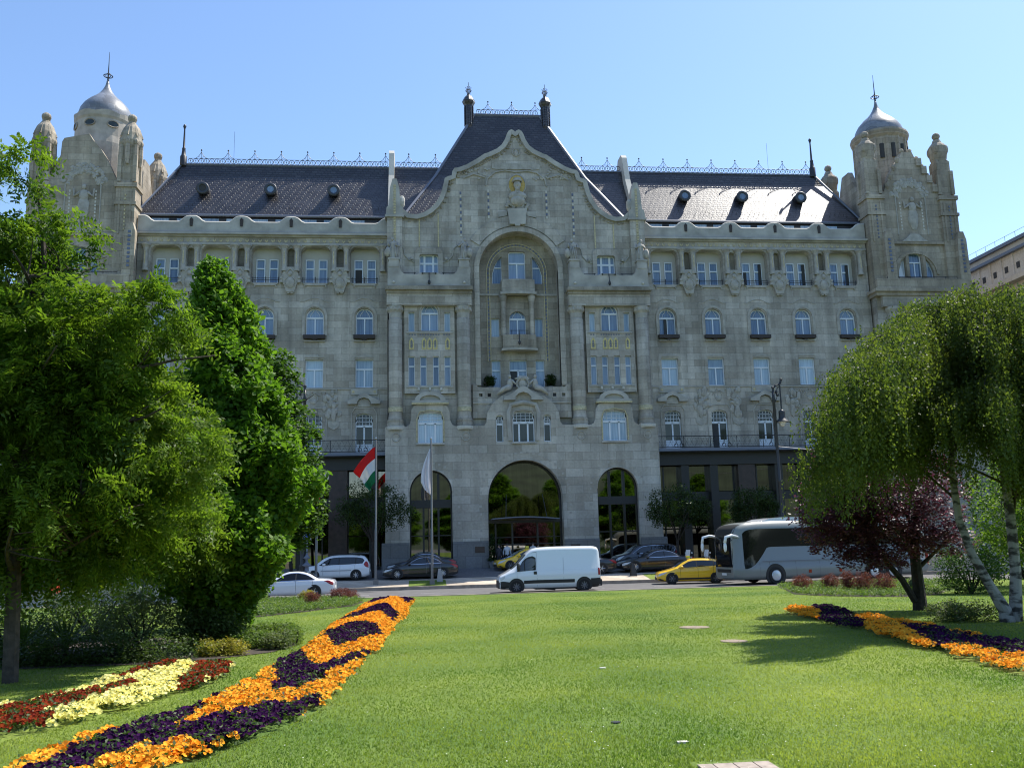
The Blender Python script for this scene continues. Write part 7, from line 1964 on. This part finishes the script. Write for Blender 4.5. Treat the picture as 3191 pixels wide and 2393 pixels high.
# ornate street lamp at the right
def street_lamp(x, y, h, lb, arm=1):
    z = fz(y)
    t = thing('street_lamp', lb, 'street lamp', (x, y, z), 'black ornate street lamps')
    MB().lathe([(.26, -.02), (.24, .5), (.2, .55), (.17, 1.3), (.2, 1.35), (.13, 1.45), (.15, 3.0), (.19, 3.05), (.13, 3.15), (.12, 6), (.16, 6.05), (.105, 6.15), (.095, h - 1.2), (.15, h - 1.15), (.09, h - .9), (.08, h - .5)], x, y, 12, z0=z).build('post', M['iron'], t, smooth=True)
    top = z + h
    a = MB().tube([(x, y, top - .6), (x + .02 * arm, y, top - .3), (x + .2 * arm, y, top - .1), (x + .45 * arm, y, top - .05), (x + .55 * arm, y, top + .08), (x + .62 * arm, y, top + .3)], .075, 6)
    a.tube([(x, y, top - 1.5), (x + .25 * arm, y, top - .9), (x + .2 * arm, y, top - .45), (x + .45 * arm, y, top - .15)], .025, 5)
    for p in ((0, -.25), (.22, -.55), (.3, -.75), (.62, .3)): a.ell(x + p[0] * arm, y, top + p[1], .11, .11, .11, 6, 5)
    a.build('bracket', M['iron'], t)
    lx = x + .5 * arm
    MB().tube([(lx, y, top - .1), (lx, y, top - 1.75)], .05, 6).ell(lx, y, top - 1.0, .06, .06, .1, 6, 5).ell(lx, y, top - 1.25, .05, .05, .08, 6, 5).build('hanger', M['iron'], t)
    lz = top - 2.6
    s = MB().lathe([(.46, 0), (.44, .05), (.26, .2), (.22, .3), (.2, .62), (.22, .7), (.1, .82), (.03, .88)], lx, y, 16, z0=lz).build('lamp_shade', M['iron'], t, smooth=True)
    MB().lathe([(.001, -.32), (.12, -.28), (.2, -.15), (.22, 0), (.44, .02)], lx, y, 14, z0=lz).build('lamp_globe', plain('lamp_glass_' + str(int(x + 50)), (.55, .52, .46), .2), s, smooth=True)
    return t
street_lamp(23.75, 57.7, 12.6, 'black ornate street lamp hanging over the coach roof', 1)
street_lamp(-7.3, 57.75, 12.9, 'black ornate street lamp mostly hidden behind the lime and oak', -1)
# wire stay from the right lamp
t = tag(MB().tube([(23.8, 57.7, 8.6), (26.5, 57.9, 8.35), (40, 58.5, 9.5)], .018, 4).build('overhead_cable', M['zinc']), 'thin overhead cable running right from the ornate lamp post', 'cable')
# sign post with a blue sign
x, y = -7.02, 57.7; z = fz(y)
t = thing('sign_post', 'ornate short post carrying a blue and white sign left of the people carrier', 'sign', (x, y, z))
MB().lathe([(.2, -.02), (.2, .9), (.26, .95), (.14, 1.05), (.12, 1.3), (.3, 1.4), (.18, 1.5), (.08, 1.6), (.08, 1.75), (.24, 1.85), (.1, 1.98), (.06, 2.1), (.06, 3.0), (.1, 3.1), (.03, 3.3), (.03, 4.6)], x, y, 12, z0=z).build('post', M['steel_grey'] if 'steel_grey' in M else M['zinc'], t, smooth=True)
sg = MB().box(x - .24, x + .24, y - .09, y - .05, z + 2.95, z + 4.0).build('sign_panel', plain('sign_blue', (.02, .09, .5), .4), t)
fr = MB().plate([(x - .26, z + 2.93), (x + .26, z + 2.93), (x + .26, z + 4.02), (x - .26, z + 4.02)], [[(x - .22, z + 2.97), (x + .22, z + 2.97), (x + .22, z + 3.98), (x - .22, z + 3.98)]], y - .1, y - .04); fr.build('sign_border', M['white_stone'], sg)
P_w = MB().box(x - .17, x - .09, y - .1, y - .09, z + 3.1, z + 3.88); P_w.tube([(x - .12, y - .096, z + 3.85), (x, y - .096, z + 3.82), (x + .02, y - .096, z + 3.62), (x - .12, y - .096, z + 3.5)], .035, 5)
P_w.box(x + .04, x + .1, y - .1, y - .09, z + 3.05, z + 3.4).box(x + .08, x + .17, y - .1, y - .09, z + 3.35, z + 3.45)
P_w.tube([(x + .08, y - .096, z + 3.75), (x + .12, y - .096, z + 3.6), (x + .17, y - .096, z + 3.85)], .025, 5)
P_w.build('sign_lettering', M['wframe'], sg)
# pavement boards
for x, y, lb in ((1.22, 58.9, 'small grey board standing on the grass patch by the black saloon'), (13.85, 58.9, 'small dark board standing on the pavement right of the van')):
    z = fz(y); t = thing('pavement_board', lb, 'sign board', (x, y, z), 'boards standing on the pavement')
    for s in (-1, 1): MB().add([(x - .2, y + s * .2, z), (x + .2, y + s * .2, z), (x + .09, y + s * .02, z + .82), (x - .09, y + s * .02, z + .82), (x - .2, y + s * .23, z), (x + .2, y + s * .23, z), (x + .09, y + s * .05, z + .82), (x - .09, y + s * .05, z + .82)], [(0, 1, 2, 3), (4, 5, 6, 7), (0, 1, 5, 4), (1, 2, 6, 5), (2, 3, 7, 6), (3, 0, 4, 7)]).build('panel', plain('board_grey_' + str(int(x)), (.3, .3, .3) if x < 5 else (.03, .03, .03), .6), t)
# covers and slabs let into the lawn
def cover(x, y, rx, ry, name, lb, mat, square=False):
    z = lawn_z(y); n = 20 if not square else 4
    pts = [(x + rx * math.cos(2 * math.pi * (k + (.5 if square else 0)) / n) * (1.41 if square else 1), y + ry * math.sin(2 * math.pi * (k + (.5 if square else 0)) / n) * (1.41 if square else 1)) for k in range(n)]
    b = MB().prism_z(pts, z - .04, z + .014)
    o = b.build(name, mat, None, off=(x, y, z)); o.location = (x, y, z); o.rotation_euler.x = -.02
    tag(o, lb, 'cover'); return o
M['cover'] = plain('pale_concrete', (.27, .21, .16), .9, var=.3, scale=6, bump=.4)
cover(6.55, 21.76, .36, .42, 'manhole_cover', 'sandy round cover in the lawn, the farther one', M['cover'])
cover(6.2, 17.97, .26, .32, 'manhole_cover', 'sandy cover in the lawn at the edge of the birch shadow', M['cover'])
cover(2.83, 14.43, .05, .05, 'lawn_sprinkler', 'small white sprinkler head in the middle of the lawn', M['white_stone'])
cover(2.4, 8.55, .05, .035, 'lawn_sprinkler', 'white sprinkler cap in the near grass above the wooden hatch', M['white_stone'], True)
cover(2.02, 9.7, .05, .05, 'lawn_sprinkler', 'dark sprinkler head in a worn patch of the near grass', M['iron'])
t = thing('wooden_hatch', 'weathered wooden hatch in the lawn at the bottom edge', 'hatch', (2.55, 7.2, lawn_z(7.2)))
M['wood'] = plain('weathered_wood', (.33, .27, .22), .85, var=.3, scale=11)
for x0, x1 in ((2.24, 2.36), (2.37, 2.53), (2.54, 2.70), (2.71, 2.84)):
    MB().box(x0, x1, 6.6, 7.58, lawn_z(7.2) - .05, lawn_z(7.2) + .012).build('board', M['wood'], t)
# potted trees on the terrace
def topiary(x, y, z, r, lb):
    t = thing('potted_shrub', lb, 'potted plant', (x, y, z), 'clipped shrubs on the terrace')
    MB().lathe([(.2, 0), (.28, .45), (.3, .5)], x, y, 10, z0=z).build('pot', M['granite'], t)
    MB().tube([(x, y, z + .45), (x, y, z + .9)], .035, 5).build('stem', M['darkbark'], t)
    cc, _ = shell(90, (x, y, z + .95), (r, r, r), .3)
    crown('crown', clumps(cc, 26, .16, .1), LF['street'], t)
topiary(AX - 2.4, 67.6, 14.0, .46, 'clipped round shrub in a pot at the left end of the terrace'); topiary(AX + 2.3, 67.6, 14.0, .46, 'clipped round shrub in a pot at the right end of the terrace')
def cypress(x, y, h, lb):
    z = fz(y); t = thing('potted_cypress', lb, 'potted plant', (x, y, z), 'potted plants at the entrance')
    MB().lathe([(.22, 0), (.3, .5)], x, y, 10, z0=z).build('pot', M['granite'], t)
    cc = np.array([(x + RNG.normal() * .16 * (1 - k), y + RNG.normal() * .16 * (1 - k), z + .5 + k * h) for k in np.linspace(0, 1, 70)])
    crown('crown', clumps(cc, 24, .14, .09), LF['street'], t)
cypress(5.2, 66.0, 1.9, 'dark slim potted plant at the left jamb of the entrance arch'); cypress(5.75, 66.3, 1.5, 'second dark potted plant just inside the entrance arch')
# stone balustrade far left beyond the lawn
t = thing('stone_balustrade', 'stone balustrade with square piers glimpsed beneath the left trees', 'balustrade', (-20, 49.6, .1))
MB().box(-34, -12, 49.4, 49.8, 1.3, 1.45).build('handrail', M['parapet'], t); MB().box(-34, -12, 49.4, 49.85, .05, .3).build('plinth', M['parapet'], t)
MB().box(-34, -12, 49.5, 49.7, .3, .85).build('panel', M['stone_lower'], t)
for k in range(14): MB().box(-33.4 + k * 1.6, -33.12 + k * 1.6, 49.38, 49.82, .3, 1.3).build('pier', M['parapet'], t)
bl = MB()
for k in range(90): bl.box(-33.4 + k * .24, -33.33 + k * .24, 49.55, 49.65, .85, 1.3)
bl.build('iron_bars', M['iron'], t)['kind'] = 'stuff'
t = thing('street_rail', 'low stone wall at the roadside behind the purple maple trunk', 'wall', (31, 57.5, .1))
MB().box(27, 46, 57.6, 57.95, .2, 1.1).build('panel', M['paving'], t); MB().box(26.9, 46, 57.5, 58.05, 1.1, 1.25).build('coping', M['white_stone'], t)

# ------------------------------------------------------------------ people
def person(x, y, z, h, face, lb, top, legs, arms=((.28, .95, .02), (-.28, .95, .02)), stride=.08, hair=(.03, .022, .018), lean=0):
    """one skinned body; clothes are its material zones, the hair a child"""
    k = h / 1.75
    J = {'pel': (0, 0, .95), 'chest': (0, 0, 1.3), 'neck': (0, 0, 1.48), 'head': (0, -.01, 1.6), 'crown': (0, 0, 1.72)}
    vs = [J['pel'], J['chest'], J['neck'], J['head'], J['crown']]; ed = [(0, 1), (1, 2), (2, 3), (3, 4)]; rad = [(.15, .11), (.18, .12), (.06, .06), (.085, .1), (.05, .06)]
    for s in (-1, 1):
        o = len(vs); vs += [(s * .09, 0, .88), (s * .1, -.02 + s * stride * .5, .5), (s * .1, s * stride, .09), (s * .11, s * stride - .13, .04)]
        ed += [(0, o), (o, o + 1), (o + 1, o + 2), (o + 2, o + 3)]; rad += [(.095, .1), (.062, .066), (.045, .05), (.04, .03)]
        a = arms[0 if s > 0 else 1]; o = len(vs)
        vs += [(s * .19, 0, 1.4), (s * .27, .03, 1.14), (a[0], a[2] - .08, a[1] - .02), (a[0] * 1.02, a[2] - .12, a[1] - .14)]
        ed += [(1, o), (o, o + 1), (o + 1, o + 2), (o + 2, o + 3)]; rad += [(.065, .065), (.046, .048), (.034, .034), (.03, .02)]
    me = bpy.data.meshes.new('person'); me.from_pydata([(a * k, b * k, c * k) for a, b, c in vs], ed, [])
    ob = bpy.data.objects.new('person', me); COL.objects.link(ob)
    sk = ob.modifiers.new('skin', 'SKIN'); sk.use_smooth_shade = True
    for v, r in zip(me.skin_vertices[0].data, rad): v.radius = (r[0] * k, r[1] * k)
    me.skin_vertices[0].data[0].use_root = True
    ss = ob.modifiers.new('sub', 'SUBSURF'); ss.levels = 1; ss.render_levels = 1
    dg = bpy.context.evaluated_depsgraph_get(); m2 = bpy.data.meshes.new_from_object(ob.evaluated_get(dg))
    ob.modifiers.clear(); ob.data = m2
    m2.materials.clear()
    skin = plain('skin', (.42, .24, .17), .6)
    for m in (skin, plain('cloth_top', top, .8), plain('cloth_legs', legs, .8), V_['plastic']): m2.materials.append(m)
    for p in m2.polygons:
        c = p.center / k
        if c.z > 1.5: p.material_index = 0
        elif abs(c.x) > .2 and c.z < arms[0 if c.x > 0 else 1][1] - .03 and c.z > .7: p.material_index = 0
        elif c.z > .93: p.material_index = 1
        elif c.z > .1: p.material_index = 2
        else: p.material_index = 3
    ob.location = (x, y, z); ob.rotation_euler.z = R(face)
    tag(ob, lb, 'person')
    hb = MB().ell(0, .02 * k, 1.66 * k, .1 * k, .115 * k, .1 * k, 10, 7)
    hb.build('hair', plain('hair', hair, .7), ob, off=(0, 0, 0), smooth=True)
    return ob
person(6.25, 65.9, fz(65.9), 1.76, 10, 'doorman in a white shirt and dark waistcoat left of the blue bonnet', (.55, .57, .6), (.015, .015, .018))
person(8.15, 65.9, fz(65.9), 1.78, -10, 'doorman in a white shirt standing behind the taxi at the entrance', (.5, .5, .52), (.015, .015, .018))
person(8.55, 66.2, fz(66.2), 1.66, 60, 'person in dark clothes close beside the right hand doorman', (.03, .03, .035), (.02, .02, .02))
person(5.65, 65.7, fz(65.7), 1.7, -40, 'person in dark clothes beside the potted plants at the entrance', (.035, .035, .045), (.02, .02, .025))
person(-14.5, 38.3, lawn_z(38.3), 1.72, 80, 'person in a bright red top far left beneath the feathery tree', (.6, .03, .02), (.03, .03, .05), stride=.16)
